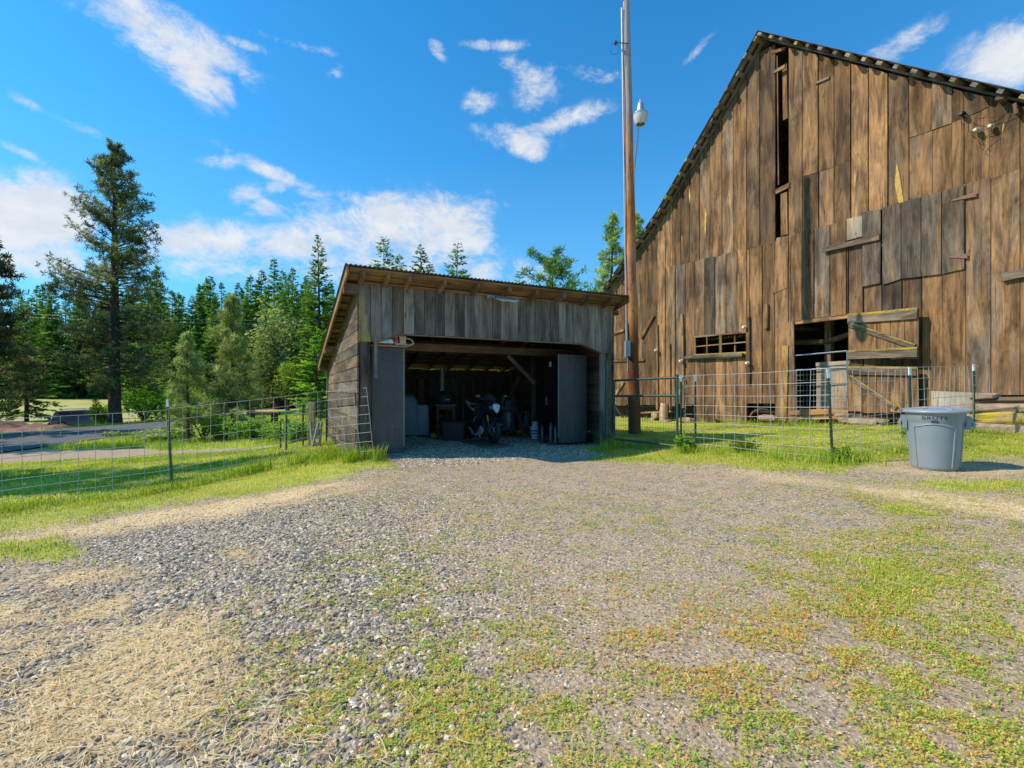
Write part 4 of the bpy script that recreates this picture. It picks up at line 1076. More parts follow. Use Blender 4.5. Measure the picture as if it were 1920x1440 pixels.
# tools hanging on the back wall
for i, (px, h0, h1, r_) in enumerate(((768, 1.05, 1.65, .05), (783, 1.0, 1.7, .025), (800, 1.0, 1.65, .06), (866, .4, 1.65, .015), (875, .4, 1.6, .015), (884, .4, 1.62, .015), (893, .6, 1.6, .015))):
    u = su(px, 5.05); q = SW(u, 5.07, 0); t = MB()
    if r_ > .02: t.tube([(q.x-r_, q.y, h0), (q.x-r_, q.y, h1-.1), (q.x, q.y, h1), (q.x+r_, q.y, h1-.1), (q.x+r_, q.y, h0)], .012, 6)
    else: t.tube([(q.x, q.y-.05, h0), (q.x, q.y, h1)], r_, 6, col=(.7, .7, 0)); t.box((q.x, q.y-.06, h0-.1), (.12, .02, .22), col=(.2, .9, 0))
    if r_ > .02:
        tag(t.build('hanging_strap', M['innerwood']), 'old looped harness strap hanging on the dark back wall, %s of three' % {768: 'leftmost', 783: 'middle', 800: 'rightmost'}[px], 'strap', 'straps on the back wall')
    else:
        tag(t.build('long_handled_tool', M['innerwood']), 'long handled tool leaning on the back wall, %s of four' % {866: 'first from left', 875: 'second from left', 884: 'third from left', 893: 'rightmost'}[px], 'tool', 'tools on the back wall')
# plywood under the motorcycle
A_, B_, C_ = G(860, 828), G(912, 842), G(962, 838)
t = MB(); o0 = V((A_.x, A_.y, .012)); a_ = V((B_.x-A_.x, B_.y-A_.y, 0)); b_ = V((C_.x-B_.x, C_.y-B_.y, 0)); t.obox(o0, a_, b_, V((0, 0, .018)), col=(.5, .3, 0))
tag(t.build('plywood_sheet', M['ply']), 'thin plywood sheet lying on the gravel under the motorcycle', 'plywood')

# wire panel leaning on the left shed corner
t = MB()
TL, TR, BR, BL = P(628, 733, 9.0), P(687, 727, 8.32), P(701, 862, 7.98), P(648, 868, 8.5)
def bl(a, b): return (TL*(1-a)+TR*a)*(1-b)+(BL*(1-a)+BR*a)*b
for b in [i/8 for i in range(9)]: t.tube([bl(-.35 if b < .8 else 0, b), bl(.5, b)+V((0, -.01, 0)), bl(1, b)], .0035, 5)
for a in (.1, .58, 1): t.tube([bl(a, 0), bl(a, .5)+V((.008, -.01, 0)), bl(a, 1.02)], .0035, 5)
tag(t.build('leaning_wire_lattice', M['galv']), 'short piece of welded wire panel leaning on the front left corner of the shed', 'wire panel')

# ================================================================ fences
def tpost_mb(base, h, lean=(0, 0), studs=True):
    """steel T-post; returns (body, tip) meshes"""
    top = V(base)+V((lean[0], lean[1], h)); b0 = V(base)-V((0, 0, .15)); d = (top-b0); L = d.length; d.normalize()
    m = MB(); s1 = V((.035, 0, 0)); s2 = V((0, .006, 0))
    cut = 1-.13/L*1.0
    m.obox(b0-s1*.5, s1, s2, d*L*cut); m.obox(b0-V((.003, -.006, 0)), V((.006, 0, 0)), V((0, .032, 0)), d*L*cut)
    if studs:
        k = .1
        while k < L*cut-.05: m.box(b0+d*k+V((0, -.006, 0)), (.014, .014, .012)); k += .054
    t_ = MB(); p = b0+d*L*cut; t_.obox(p-s1*.53, s1*1.06, s2*1.1, d*L*(1-cut)); t_.obox(p-V((.0035, -.0066, 0)), V((.007, 0, 0)), V((0, .033, 0)), d*L*(1-cut))
    return m, t_
def add_post(parent, base, h, lean=(0, 0), label=None, mat='postgreen'):
    m, t_ = tpost_mb(base, h, lean); o = m.build('post', M[mat], parent, world=True)
    if label: o['label'] = label
    t_.build('white_tip', M['white'], o, world=True)
    return o
def wire_panel(parent, A, B, H, heights, step, nsub=8, sag=.0, seed=1, r=.0042):
    """A,B base points; heights measured down from the top wire"""
    rr = random.Random(seed); A = V(A); B = V(B); L = (B.to_2d()-A.to_2d()).length; m = MB()
    def pt(s, h):
        p = A.lerp(B, s/L); w = .012*math.sin(s*3.1+h*5)+.008*math.sin(s*7.7+h*2); d = (B-A).normalized(); return V((p.x-d.y*w, p.y+d.x*w, p.z+h+.008*math.sin(s*2.3+h)+sag*math.sin(PI*s/L)))
    for hh in heights: m.tube([pt(L*i/nsub, H-hh) for i in range(nsub+1)], r, 4)
    s = .02
    while s < L:
        m.tube([pt(s, H), pt(s+rr.uniform(-.006, .006), H*.5), pt(s, H-heights[-1])], r, 4); s += step
    return m.build('wire_mesh', M['galv'], parent, world=True)
HTS = [0, .19, .375, .55, .71, .86, 1.0, 1.13, 1.25]
lf = empty('wire_fence', (FA[0], FA[1], gzf(*FA)), 0, 'welded wire panel fence on the left, running from the photo edge to the shed corner', 'fence')
d_ = (FB-FA)/np.linalg.norm(FB-FA); F0 = FA-d_*4.2
def pz(px, py, Y): return P(px, py, Y)
tl0, tl1, tl2 = pz(0, 788, 6.76), pz(313, 768, 7.94), pz(633, 731, 9.69)
wire_panel(lf, (F0[0], F0[1], tl0.z-1.25-.12), (tl0.x, tl0.y, tl0.z-1.25), 1.25, HTS, .2, seed=2)
wire_panel(lf, (tl0.x, tl0.y, tl0.z-1.25), (tl1.x, tl1.y, tl1.z-1.25), 1.25, HTS, .2, seed=3)
wire_panel(lf, (tl1.x, tl1.y, tl1.z-1.25), (tl2.x, tl2.y, tl2.z-1.25), 1.25, HTS, .2, seed=4)
add_post(lf, (pz(323, 915, 7.98).x, 7.98, gzf(-5.65, 7.98)), 1.5, (-.09, 0))
add_post(lf, (F0[0]+.3, F0[1]+.2, gzf(F0[0], F0[1])), 1.45)
rf = empty('wire_fence', (4.56, 6.8, gzf(4.56, 6.8)), 0, 'welded wire fence on the right, running from the green gate past the trash can', 'fence')
a0 = P(1283, 706, 9.0); a1 = P(1556, 691, 6.8); a2 = P(1836, 687, 9.25)
wire_panel(rf, (a0.x, a0.y, a0.z-1.25), (a1.x, a1.y, a1.z-1.25), 1.25, HTS, .205, seed=5)
wire_panel(rf, (a1.x+.02, a1.y+.02, a1.z-1.25), (a2.x, a2.y, a2.z-1.2), 1.22, HTS, .2, seed=6)
for px, py, Y, h, ln in ((1277, 828, 9.12, 1.27, (0, 0)), (1304, 829, 8.85, 1.25, (0, 0)), (1563, 870, 6.82, 1.35, (-.075, 0)), (1709, 836, 7.75, 1.27, (-.02, 0)), (1827, 806, 9.2, 1.26, (0, 0))):
    b = P(px, py, Y); add_post(rf, (b.x, b.y, b.z), h, ln)
# gate
ga = P(1152, 712, 10.1); gb = P(1270, 706, 8.8)
gt = empty('metal_gate', (ga.x, ga.y, gzf(ga.x, ga.y)), 0, 'dark green tube gate with wire mesh infill between the shed and the fence', 'gate')
gA0, gB0 = ga-V((0, 0, 1.27)), gb-V((0, 0, 1.3))
def gq(s, h): return gA0.lerp(gB0, s).lerp(ga.lerp(gb, s), h)
t = MB()
t.tube([gq(0, 0), gq(0, 1.0)], .022, 10); t.tube([gq(1, 0), gq(1, 1.03)], .024, 10)
for h in (1.0-.015, .73, .02): t.tube([gq(0, h), gq(1, h)], .022, 10)
t.build('frame', M['steelgreen'], gt, world=True)
t = MB()
for i in range(1, 25): t.tube([gq(i/25, .02), gq(i/25, .73)], .0022, 4)
for i in range(1, 9): t.tube([gq(0, .02+.71*i/9), gq(1, .02+.71*i/9)], .0022, 4)
t.build('mesh_infill', M['steelgreen'], gt, world=True)
t = MB(); t.tube([gA0+V((-.13, .13, -.15)), ga+V((-.13, .13, .42))], .04, 10); t.build('gate_post', M['steelgreen'], gt, world=True)
for h in (.1, .7):
    t = MB(); q = gq(0, h); t.tube([q+V((-.13, .12, 0)), q], .012, 6); t.build('hinge', M['chrome'], gt, world=True)
t = MB(); q = gq(1, .78); t.box(q+V((.02, 0, 0)), (.05, .03, .1)); t.build('latch', M['chrome'], gt, world=True)
t = MB()
for i in range(14): q = gq(1, .95-i*.055)+V((.13, .02, 0)); t.lathe([(.006, -.02), (.011, -.012), (.006, 0), (.011, .012), (.006, .02)], q, 6)
t.build('chain', M['galv'], gt, world=True)

# distant posts and wires behind the left fence
fx_ = empty('far_wire_fence', tuple(G(545, 842)), 0, 'old field fence with thin posts and slack wires behind the left side of the shed', 'fence')
pts_ = []
for px, py, top in ((526, 843, 790), (537, 845, 778), (568, 838, 760), (601, 832, 745), (612, 830, 748)):
    g_ = G(px, py); h = (py-top)/FX*g_.y; t = MB(); t.tube([(g_.x, g_.y, g_.z-.1), (g_.x, g_.y, g_.z+h)], .022, 6); t.build('post', M['postgreen'], fx_, world=True); pts_.append((g_, h))
t = MB()
for k in (.25, .45, .65, .85, .97):
    for (p0, h0), (p1, h1) in zip(pts_[:-1], pts_[1:]):
        a = V((p0.x, p0.y, p0.z+h0*k)); b = V((p1.x, p1.y, p1.z+h1*k)); m_ = a.lerp(b, .5)-V((0, 0, .05)); t.tube([a, m_, b], .003, 4)
t.build('wire', M['galv'], fx_, world=True)
g_ = G(583, 838); h = 90/FX*g_.y
t = MB(); t.obox((g_.x-.06, g_.y, g_.z-.1), (.13, 0, 0), (0, .1, 0), (0, 0, h), col=(.9, .1, 0)); tag(t.build('wooden_post', M['palewood']), 'reddish new wooden post standing behind the left fence near the shed', 'post')
g2_ = G(592, 838); pa = empty('slatted_crate', tuple(g2_), .2, 'small whitewashed slatted crate leaning beside the reddish wooden post', 'crate')
s = g2_.y/FX; t = MB()
for i in range(4): t.box((.02*math.sin(i*2), 0, (6+i*12)*s), (13*s, .03, 6*s), col=(.9, .9, 0), rz=.05*math.sin(i))
t.build('slats', M['palewood'], pa)
for x in (-6, 6):
    t = MB(); t.tube([(x*s, .03, 0), (x*s+.05*x/6, .03, 48*s)], .03, 4, col=(.9, .9, 0), smooth=False); t.build('rail', M['palewood'], pa)
t = MB(); t.tube([(-5*s, -.03, 4*s), (5*s, -.03, 46*s)], .025, 4, col=(.9, .9, 0), smooth=False); t.build('brace', M['palewood'], pa)
# wooden guard rail by the road
ra, rb = G(472, 792), G(515, 797); gr_ = empty('wooden_guard_rail', tuple(ra), 0, 'low dark wooden rail on two stout posts beside the far road', 'guard rail')
for q in (ra, rb):
    t = MB(); t.box((q.x, q.y, q.z+.3), (.3, .3, .9), col=(.3, .9, 0)); t.build('post', M['innerwood'], gr_, world=True)
t = MB(); a = ra+V((-.3, 0, .62)); b = rb+V((.3, 0, .72)); t.tube([a, b], .10, 4, col=(.3, .9, 0), smooth=False); t.build('rail', M['innerwood'], gr_, world=True)
# little roofed hut far beyond the road
hx = P(532, 765, 56); hut = empty('small_hut', (hx.x, hx.y, gzf(hx.x, hx.y)), .5, 'tiny dark hut with a mossy pitched roof beyond the road', 'hut')
zt = P(532, 757, 56).z-gzf(hx.x, hx.y)
t = MB(); t.box((0, 0, zt/2), (2.2, 1.8, zt)); t.build('wall', M['innerwood'], hut)
t = MB(); 
for sgn in (-1, 1): t.obox((-1.5, 0, zt+.85), (3.0, 0, 0), (0, sgn*1.35, -.85), (0, 0, .08), col=(.4, .6, .5))
t.build('roof', M['sidewood'], hut)

# ================================================================ utility pole
pb_ = P(1190, 818, 13.0); up = empty('utility_pole', (pb_.x, pb_.y, gzf(pb_.x, pb_.y)), 0, 'tall reddish wooden utility pole with lamp, conduit and grey box in front of the barn', 'utility pole')
ptop = P(1174, 735-(11.8-CAMZ)*FX/13.0, 13.0)
b0 = V((0, 0, -.2)); tp = V((ptop.x-pb_.x, 0, 11.7))
t = MB(); q_ = [b0.lerp(tp, i/14) for i in range(15)]
t.tube([p+V((.008*math.sin(i*1.9), .008*math.cos(i*2.7), 0)) for i, p in enumerate(q_)], [.165-.0052*i+.004*math.sin(i*2.2) for i in range(15)], 18, col=(.7, .25, 0)); t.build('pole_shaft', M['pole'], up)
def onp(z): return b0.lerp(tp, (z+.2)/12.0)
t = MB(); t.tube([onp(z)+V((-.19+.005*z, -.04, 0)) for z in (2.95, 6, 9, 11.6)], .022, 8); t.tube([onp(1.7)+V((-.16, -.06, 0)), onp(2.2)+V((-.16, -.06, 0))], .018, 8); t.tube([onp(1.7)+V((-.1, -.06, 0)), onp(2.2)+V((-.1, -.06, 0))], .018, 8); t.build('conduit', M['conduit'], up)
t = MB(); q = onp(2.32)+V((-.17, -.1, 0)); t.box(q, (.13, .14, .42)); t.build('meter_box', M['boxgrey'], up, bevel=.012)
t = MB(); q = onp(2.75); t.tube([q+V((-.17, -.08, -.25)), q+V((-.18, -.06, .25))], .035, 8); t.build('conduit_coupling', M['boxgrey'], up)
# lamp on a bent arm towards the yard
lz = P(1200, 203, 11.66).z-up.location.z
lb = onp(lz-.9)+V((.1, -.1, 0)); lc = V((P(1201, 203, 11.66).x-pb_.x, 11.66-13.0, lz-.25))
t = MB(); t.tube([lb+V((0, 0, -.35)), lb, lb+V((.0, -.1, .2)), lb.lerp(lc, .6)+V((0, 0, .15)), lc+V((0, .17, .22))], .02, 8); arm = t.build('lamp_arm', M['conduit'], up)
lamp = MB(); lamp.lathe([(.001, .56), (.03, .555), (.035, .5), (.06, .48), (.075, .42), (.09, .3), (.1, .26), (.12, .24), (.175, .215), (.18, .195), (.17, .19), (.165, .2), (.1, .21)], lc-V((0, 0, .1)), 24, caps=False)
lo = lamp.build('lamp_housing', M['conduit'], up)
sh = MB(); sh.lathe([(.172, .2), (.165, .12), (.145, .04), (.115, -.03), (.1, -.05), (.107, -.03), (.138, .04), (.157, .12), (.16, .19)], lc-V((0, 0, .1)), 24, caps=False)
M['milky'] = pmat('milky_glass', (.62, .6, .55), (.55, .53, .5), 6, .25)
sh.build('lamp_shade', M['milky'], lo)
bu = MB(); bu.lathe([(.02, .15), (.045, .1), (.05, .04), (.03, -.01), (.001, -.02)], lc-V((0, 0, .1)), 14); bu.build('bulb', M['cream'], lo)
# insulator and loop near the pole top
t = MB(); q = P(1154, 80, 12.9)-V((pb_.x, pb_.y, up.location.z)); t.tube([V((q.x+.35, q.y, q.z-.02)), V((q.x, q.y, q.z))], .012, 6); t.lathe([(.02, -.06), (.04, -.04), (.025, -.01), (.045, .01), (.02, .05)], q, 10)
t.build('insulator', M['black'], up)
t = MB(); t.tube([(q.x-.02+.13*math.cos(a), q.y, q.z-.17+.15*math.sin(a)) for a in [k*PI/10 for k in range(21)]], .004, 5); t.build('wire_loop', M['black'], up)
# ================================================================ big barn
BN = empty('old_barn', (10, 9.6, 0), math.atan2(.896, -.443), 'huge weathered brown plank barn with a steep gable, open hay slot and half door', 'barn')
def bt(px):
    k = (px-960)/FX; return (10-9.6*k)/(.443+.896*k)
def bz(px, py): return CAMZ-(py-HY)/FX*(9.6+.896*bt(px))
def BW(t, o, z): return V((10-.443*t-.896*o, 9.6+.896*t-.443*o, z))
def bp(px, py): return (bt(px), bz(px, py))
def z5(x, y): return (1120+x/2.4, 80+y/2.4)     # notes taken from an enlarged view, back to photo positions
def poly(pts):                                  # polyline z(t)
    q = sorted(bp(*p) for p in pts); ts = [a for a, b in q]; zs = [b for a, b in q]
    return lambda t: float(np.interp(t, ts, zs))
roofpts = [(1437, 66), (1370, 188), (1245, 401), (1195, 472), (1137, 553)]
rp = [bp(*p) for p in roofpts]
# right side straight, continued out of the frame
rt = [bp(1703, 130), bp(1920, 180)]
sl = (rt[0][1]-rt[1][1])/(rt[0][0]-rt[1][0])
rp = [(-4.2, rt[1][1]-sl*(rt[1][0]+4.2))]+[rt[1], rt[0]]+rp
rp = sorted(rp); e0 = rp[-2]; e1 = rp[-1]
rp.append((e1[0]+1.3, e1[1]+(e1[1]-e0[1])/(e1[0]-e0[0])*1.3))
APEX = bp(1437, 66); TL_ = rp[-1][0]
def roofz(t): return float(np.interp(t, [a for a, b in rp], [b for a, b in rp]))
def wtop(t): return roofz(t)-.17
seam1 = poly([z5(310, 1012), z5(560, 955), z5(800, 895), z5(935, 850), z5(1100, 805), z5(1290, 745), z5(1400, 710), z5(1540, 680), z5(1650, 640), z5(1765, 612), z5(1905, 560)])
seam2 = poly([z5(925, 606), z5(1070, 560), z5(1147, 530)])
seam3 = poly([z5(1400, 432), z5(1510, 395), z5(1650, 345), z5(1765, 290)])
up_x = [185, 205, 275, 308, 340, 378, 418, 463, 510, 565, 616, 676, 735, 805, 862, 926, 999, 1069, 1144, 1224, 1311, 1406, 1510, 1600, 1654, 1767, 1905]
lo_x = [185, 230, 275, 310, 355, 400, 442, 487, 533, 583, 633, 687, 745, 803, 865, 925, 980, 1050, 1125, 1200, 1285, 1375, 1465, 1558, 1662, 1775, 1905]
cut = lambda L: [bt(1120+x/2.4) for x in L]
UT, LT = cut(up_x), cut(lo_x)
rr = random.Random(21)
ext_l = []; t_ = UT[0]
while t_ < TL_-.2: t_ += rr.uniform(.26, .42); ext_l.append(min(t_, TL_-.1))
ext_r = []; t_ = UT[-1]
while t_ > -4: t_ -= rr.uniform(.3, .42); ext_r.append(t_)
UT = sorted(UT+ext_l+ext_r); LT = sorted(LT+ext_l+ext_r)
slot_t0, slot_t1 = bt(1478.5), bt(1456.5)
door = (bt(1592), bt(1484)); doortop = poly([(1484, 603), (1592, 589)])
win = (bt(1402), bt(1303)); wintop = poly([(1303, 631), (1402, 621.5)]); winbot = poly([(1303, 666), (1402, 661)])
def colr(up):
    return (rr.choice([.0, .15, .3, .42, .55, .7, .85, 1.05]), rr.uniform(.0, .5) if up else rr.uniform(.1, .75), 0)
wall = MB()
def board(a, b, z0a, z0b, z1a, z1b, col, j=0.0, mat=0):
    if b-a < .03: return
    g = rr.uniform(.010, .018) if b < bt(1246) and a > bt(1740) else .005; o1 = .022+rr.uniform(0, .022)
    wall.prism([(a+g, z0a), (b-g, z0b), (b-g, z1b), (a+g, z1a)], lambda x, y, o: (x, o, y), 0, o1+j, mat=mat, col=col)
def bot(t):
    px = np.interp(t, [bt(1900), bt(1762), bt(1596), bt(1484), bt(1480), bt(1445), bt(1440), bt(1402), bt(1400), bt(1303), bt(1300), bt(1230), bt(1150)],
                   [0]*13)
    return 0
def bottom(t0, t1):
    """height of the lower ends of a board"""
    tm = (t0+t1)/2
    if tm < bt(1755): return CAMZ-(741-HY)/FX*(9.6+.896*tm)+rr.uniform(-.02, .02)
    if tm < bt(1600): return .55
    if bt(1484) < tm < bt(1443): return CAMZ-(rr.uniform(778, 795)-HY)/FX*(9.6+.896*tm)
    if bt(1402) < tm < bt(1302): return CAMZ-(rr.uniform(788, 798)-HY)/FX*(9.6+.896*tm)
    return CAMZ-(758+rr.uniform(-2, 3)-HY)/FX*(9.6+.896*tm)
def inter(a, b, lo, hi): return max(a, lo), min(b, hi)
for k in range(len(UT)-1):
    a, b = UT[k], UT[k+1]; tm = (a+b)/2
    if slot_t0-.02 < tm < slot_t1+.02 and b-a < .8:
        # hay slot column: only narrow pieces inside
        continue
    two = bt(1120+1905/2.4) < tm < bt(1120+308/2.4)
    if tm > bt(1246):      # far left: full length boards
        zb = bottom(a, b); board(a, b, zb, zb, wtop(a), wtop(b), colr(True)); continue
    if tm < bt(1120+1905/2.4):
        zb = bottom(a, b); board(a, b, zb, zb, wtop(a)-.05, wtop(b)-.05, colr(True)); continue
    s1 = seam1
    parts = [(s1(a)-.03, s1(b)-.03)]
    if bt(1120+1147/2.4) < tm < bt(1120+925/2.4): parts.append((seam2(a), seam2(b)))
    if bt(1120+1767/2.4) < tm < bt(1120+1404/2.4): parts.append((seam3(a), seam3(b)))
    parts.append((wtop(a)-rr.uniform(0, .05), wtop(b)-rr.uniform(0, .05)))
    for i in range(len(parts)-1):
        lo, hi = parts[i], parts[i+1]
        board(a, b, lo[0], lo[1], hi[0]+(.03 if i < len(parts)-2 else 0), hi[1]+(.03 if i < len(parts)-2 else 0), colr(True), .012*i)
for k in range(len(LT)-1):
    a, b = LT[k], LT[k+1]; tm = (a+b)/2
    if tm > bt(1246) or tm < bt(1120+1905/2.4): continue
    # split at the openings
    edges = [a, b]
    for e in (*door, *win):
        if a+.04 < e < b-.04: edges.append(e)
    edges.sort()
    for a1, b1 in zip(edges[:-1], edges[1:]):
        m_ = (a1+b1)/2; c_ = colr(False); top = (seam1(a1), seam1(b1))
        if door[0] < m_ < door[1]:
            board(a1, b1, doortop(a1), doortop(b1), *top, c_)
        elif win[0] < m_ < win[1]:
            board(a1, b1, wintop(a1), wintop(b1), *top, c_)
            zb = bottom(a1, b1); board(a1, b1, zb, zb+rr.uniform(-.1, .1), winbot(a1), winbot(b1), (c_[0], .3, 0))
        else:
            zb = bottom(a1, b1); board(a1, b1, zb, zb, *top, c_)
# bare yellow slivers where bark tore away
for pts in ([(1352, 540), (1362, 585), (1383, 720), (1360, 722), (1343, 640)], [(490, 738), (496, 770), (490, 884), (486, 830)], [(1164, 556), (1168, 610), (1164, 668), (1160, 620)], [(1216, 528), (1219, 540), (1212, 600)], [(418, 650), (424, 690), (421, 728), (416, 690)], [(1830, 360), (1834, 370), (1828, 415), (1826, 400)], [(1233, 632), (1237, 640), (1232, 660)], [(383, 866), (387, 880), (386, 915)]):
    q = [bp(*z5(*p)) for p in pts]
    wall.prism(q, lambda x, y, o: (x, o, y), .03, .0435, mat=1, col=(.6, .4, 0))
wall_o = wall.build('gable_wall', [M['barn'], M['sliver']], BN)
# lath patch, small slotted pieces in the hay slot
mb = MB(); f = lambda x, y, o: (x, o, y)
def strip(mb, p, q, w, o0=.03, o1=.07, col=None, vertical=False):
    """flat batten from photo point p to q with width w (metres)"""
    a = V(bp(*p)); b = V(bp(*q)); d = (b-a).normalized(); n_ = V((-d.y, d.x))*w/2
    mb.prism([tuple(a+n_), tuple(b+n_), tuple(b-n_), tuple(a-n_)], f, o0, o1, col=col or (rr.random(), rr.uniform(.2, .8), 0), vert=abs(d.y) > abs(d.x))
strip(mb, z5(832, 95), z5(836, 340), .14, -.15, -.1, (.4, .2, 0)); strip(mb, z5(796, 135), z5(848, 106), .09, .0, .05, (.9, .1, 0))
strip(mb, z5(808, 672), z5(868, 642), .13, .0, .06, (.9, .1, .1)); strip(mb, z5(840, 676), z5(842, 866), .2, -.03, .01, (.6, .4, 0)); strip(mb, z5(812, 60), z5(818, 640), .03, .0, .03, (.5, .2, 0))
strip(mb, z5(788, 46), z5(848, 28), .08, .0, .05, (.5, .4, 0))
mb.build('hay_slot_boards', M['barn'], BN)
# hatch doors: big one with strap hinges and a narrow one with a batten
hx = [z5(x, 0)[0] for x in (1290, 1375, 1465, 1557, 1660)]; top = poly([z5(1290, 748), z5(1375, 722), z5(1557, 672), z5(1660, 645)]); bt_ = poly([z5(1300, 1090), z5(1375, 1064), z5(1560, 1042), z5(1660, 1020)])
mb = MB()
for a, b in zip(hx[:-1], hx[1:]):
    ta, tb = bt(b)+.008, bt(a)-.008; mb.prism([(ta, bt_(ta)), (tb, bt_(tb)), (tb, top(tb)), (ta, top(ta))], f, .045, .078+rr.uniform(0, .006), col=(rr.choice([.25, .45, .6]), rr.uniform(.6, .95), 0))
hd = mb.build('hatch', M['barn'], BN)
for p, q, e in ((z5(1715, 684), z5(1603, 714), z5(1680, 692)), (z5(1675, 962), z5(1590, 968), z5(1668, 962))):
    mb = MB(); a = V(bp(*p)); b = V(bp(*q)); n_ = V((0, .055))
    mb.prism([tuple(a+n_), tuple(a-n_), (b.x, b.y-.012), (b.x, b.y+.012)] if p[0] > 1800 else [(a.x, a.y+.1), (a.x, a.y-.1), (a.x+.05, a.y-.1), (a.x+.08, a.y-.04), (b.x, b.y-.012), (b.x, b.y+.012), (a.x+.08, a.y+.04), (a.x+.05, a.y+.1)], f, .086, .096); M.setdefault('rust', pmat('pinkish_rusty_iron', (.3, .15, .12), (.2, .09, .07), 20, .8, .3)); mb.build('strap_hinge', M['rust'], hd)
mb = MB(); q = [z5(1200, 765), z5(1283, 752), z5(1282, 1082), z5(1200, 1100)]; mb.prism([bp(*p) for p in q], f, .05, .085, col=(.55, .9, 0)); sd_ = mb.build('narrow_hatch', M['barn'], BN)
mb = MB(); strip(mb, z5(1028, 935), z5(1282, 878), .13, .085, .135, (.95, .8, 0)); mb.build('batten', M['barn'], sd_)
mb = MB(); q = [z5(1128, 795), z5(1198, 780), z5(1199, 872), z5(1128, 892)]; mb.prism([bp(*p) for p in q], f, .045, .06, col=(.55, .7, 0)); mb.build('board_patch', M['palewood'], BN)
mb = MB(); strip(mb, (1883, 521), (1925, 512), .16, .03, .12, (.9, .8, .15)); mb.build('batten', M['barn'], BN)
mb = MB(); q = [z5(812, 880), z5(866, 868), z5(858, 1105), z5(795, 1130)]; mb.prism([bp(*p) for p in q], f, .04, .055, col=(1.1, .3, 0)); mb.build('sawn_board_patch', M['barn'], BN)
# door jambs, head, and the split door leaves
mb = MB(); strip(mb, (1484, 604), (1487, 800), .22, .03, .075, (.6, .4, .2)); mb.build('door_jamb', M['barn'], BN)
mb = MB(); strip(mb, (1476, 648), (1473, 790), .2, .08, .11, (.9, .2, .76)); mb.build('jamb_slab', M['barn'], BN)
mb = MB(); strip(mb, (1484, 605), (1592, 592), .12, -.12, .02, (.9, .1, .1)); mb.build('door_head', M['barn'], BN)
def leaf(name, tl, tr, br, bl_, battens, diag, swing):
    """door leaf hinged on the left edge (far end), standing a little off the wall"""
    h0 = bt(tl[0]); 
    def fo(x, y, o):                       # offset grows away from the hinge
        return (x, o+.05+(h0-x)*swing, y)
    m = MB(); xs_ = np.linspace(tl[0], tr[0], 6)
    T = poly([tl, tr]); B = poly([bl_, br]); 
    for a, b in zip(xs_[:-1], xs_[1:]):
        ta, tb = bt(b)+.006, bt(a)-.006; ry = rr.uniform(-.03, .03)
        m.prism([(ta, B(ta)+ry), (tb, B(tb)+ry), (tb, T(tb)), (ta, T(ta))], fo, 0, .03, col=(rr.choice([.5, .7, .9]), rr.uniform(.0, .35), .12))
    o = m.build(name, M['barn'], BN)
    for p, q, w in battens:
        m = MB(); a = V(bp(*p)); b = V(bp(*q)); d = (b-a).normalized(); n_ = V((-d.y, d.x))*w/2
        if n_.y < 0: n_ = -n_
        m.prism([tuple(a+n_), tuple(b+n_), tuple(b-n_), tuple(a-n_)], fo, .03, .085, col=(.9, .95, .15), vert=False)
        m.prism([tuple(a+n_), tuple(b+n_), tuple(b+n_*.62), tuple(a+n_*.62)], fo, .086, .089, col=(.9, .9, .85), vert=False)
        m.prism([tuple(a+n_*1.08), tuple(b+n_*1.08), tuple(b+n_*1.0), tuple(a+n_*1.0)], fo, .032, .087, col=(.9, .9, 1.0), vert=False)
        m.build('batten', M['barn'], o)
    for p, q, w in diag:
        m = MB(); a = V(bp(*p)); b = V(bp(*q)); d = (b-a).normalized(); n_ = V((-d.y, d.x))*w/2
        if n_.y < 0: n_ = -n_
        m.prism([tuple(a+n_), tuple(b+n_), tuple(b-n_), tuple(a-n_)], fo, .03, .075, col=(.6, .9, .2), vert=False)
        m.prism([tuple(a+n_), tuple(b+n_), tuple(b+n_*.55), tuple(a+n_*.55)], fo, .076, .079, col=(.8, .9, .9), vert=False)
        m.build('diagonal_brace', M['barn'], o)
    return o
leaf('upper_door', (1594, 590), (1735, 577), (1735, 672), (1594, 675), [((1595, 598.5), (1734, 590), .23), ((1595, 666), (1734, 661), .21)], [((1598, 609), (1728, 651), .12)], .13)
leaf('lower_door', (1594, 686), (1732, 688), (1732, 775), (1594, 772), [((1595, 695), (1731, 697), .19)], [((1598, 706), (1690, 765), .1)], .10)
# window with muntins, sill log
mb = MB(); 
wx = [1303.5, 1326, 1351, 1376, 1402]
for x in (1304.5, 1326.5, 1401.5): strip(mb, (x, wintop and 631-(x-1303)*.095), (x, 666-(x-1303)*.05), .04, -.01, .03, (1, .3, .2))
strip(mb, (1352, 626), (1352, 664), .09, -.01, .035, (1, .3, .5)); strip(mb, (1377, 624), (1377, 663), .05, -.06, -.02, (.7, .3, .5))
strip(mb, (1303, 650), (1402, 641), .035, -.01, .028, (1, .3, .4)); strip(mb, (1303, 632), (1402, 622.5), .05, -.01, .045, (.9, .3, .1)); strip(mb, (1303, 666), (1402, 661), .06, -.01, .04, (.9, .3, .9))
mb.build('window_frame', M['barn'], BN)
a, b = bp(1290, 671), bp(1398, 666); mb = MB()
mb.tube([(a[0]+(b[0]-a[0])*k/8, .11, a[1]+(b[1]-a[1])*k/8+.012*math.sin(k*2)) for k in range(9)], [.07, .075, .085, .08, .085, .08, .09, .085, .07], 10, col=(.8, .8, .62)); mb.build('window_sill', M['log'], BN)
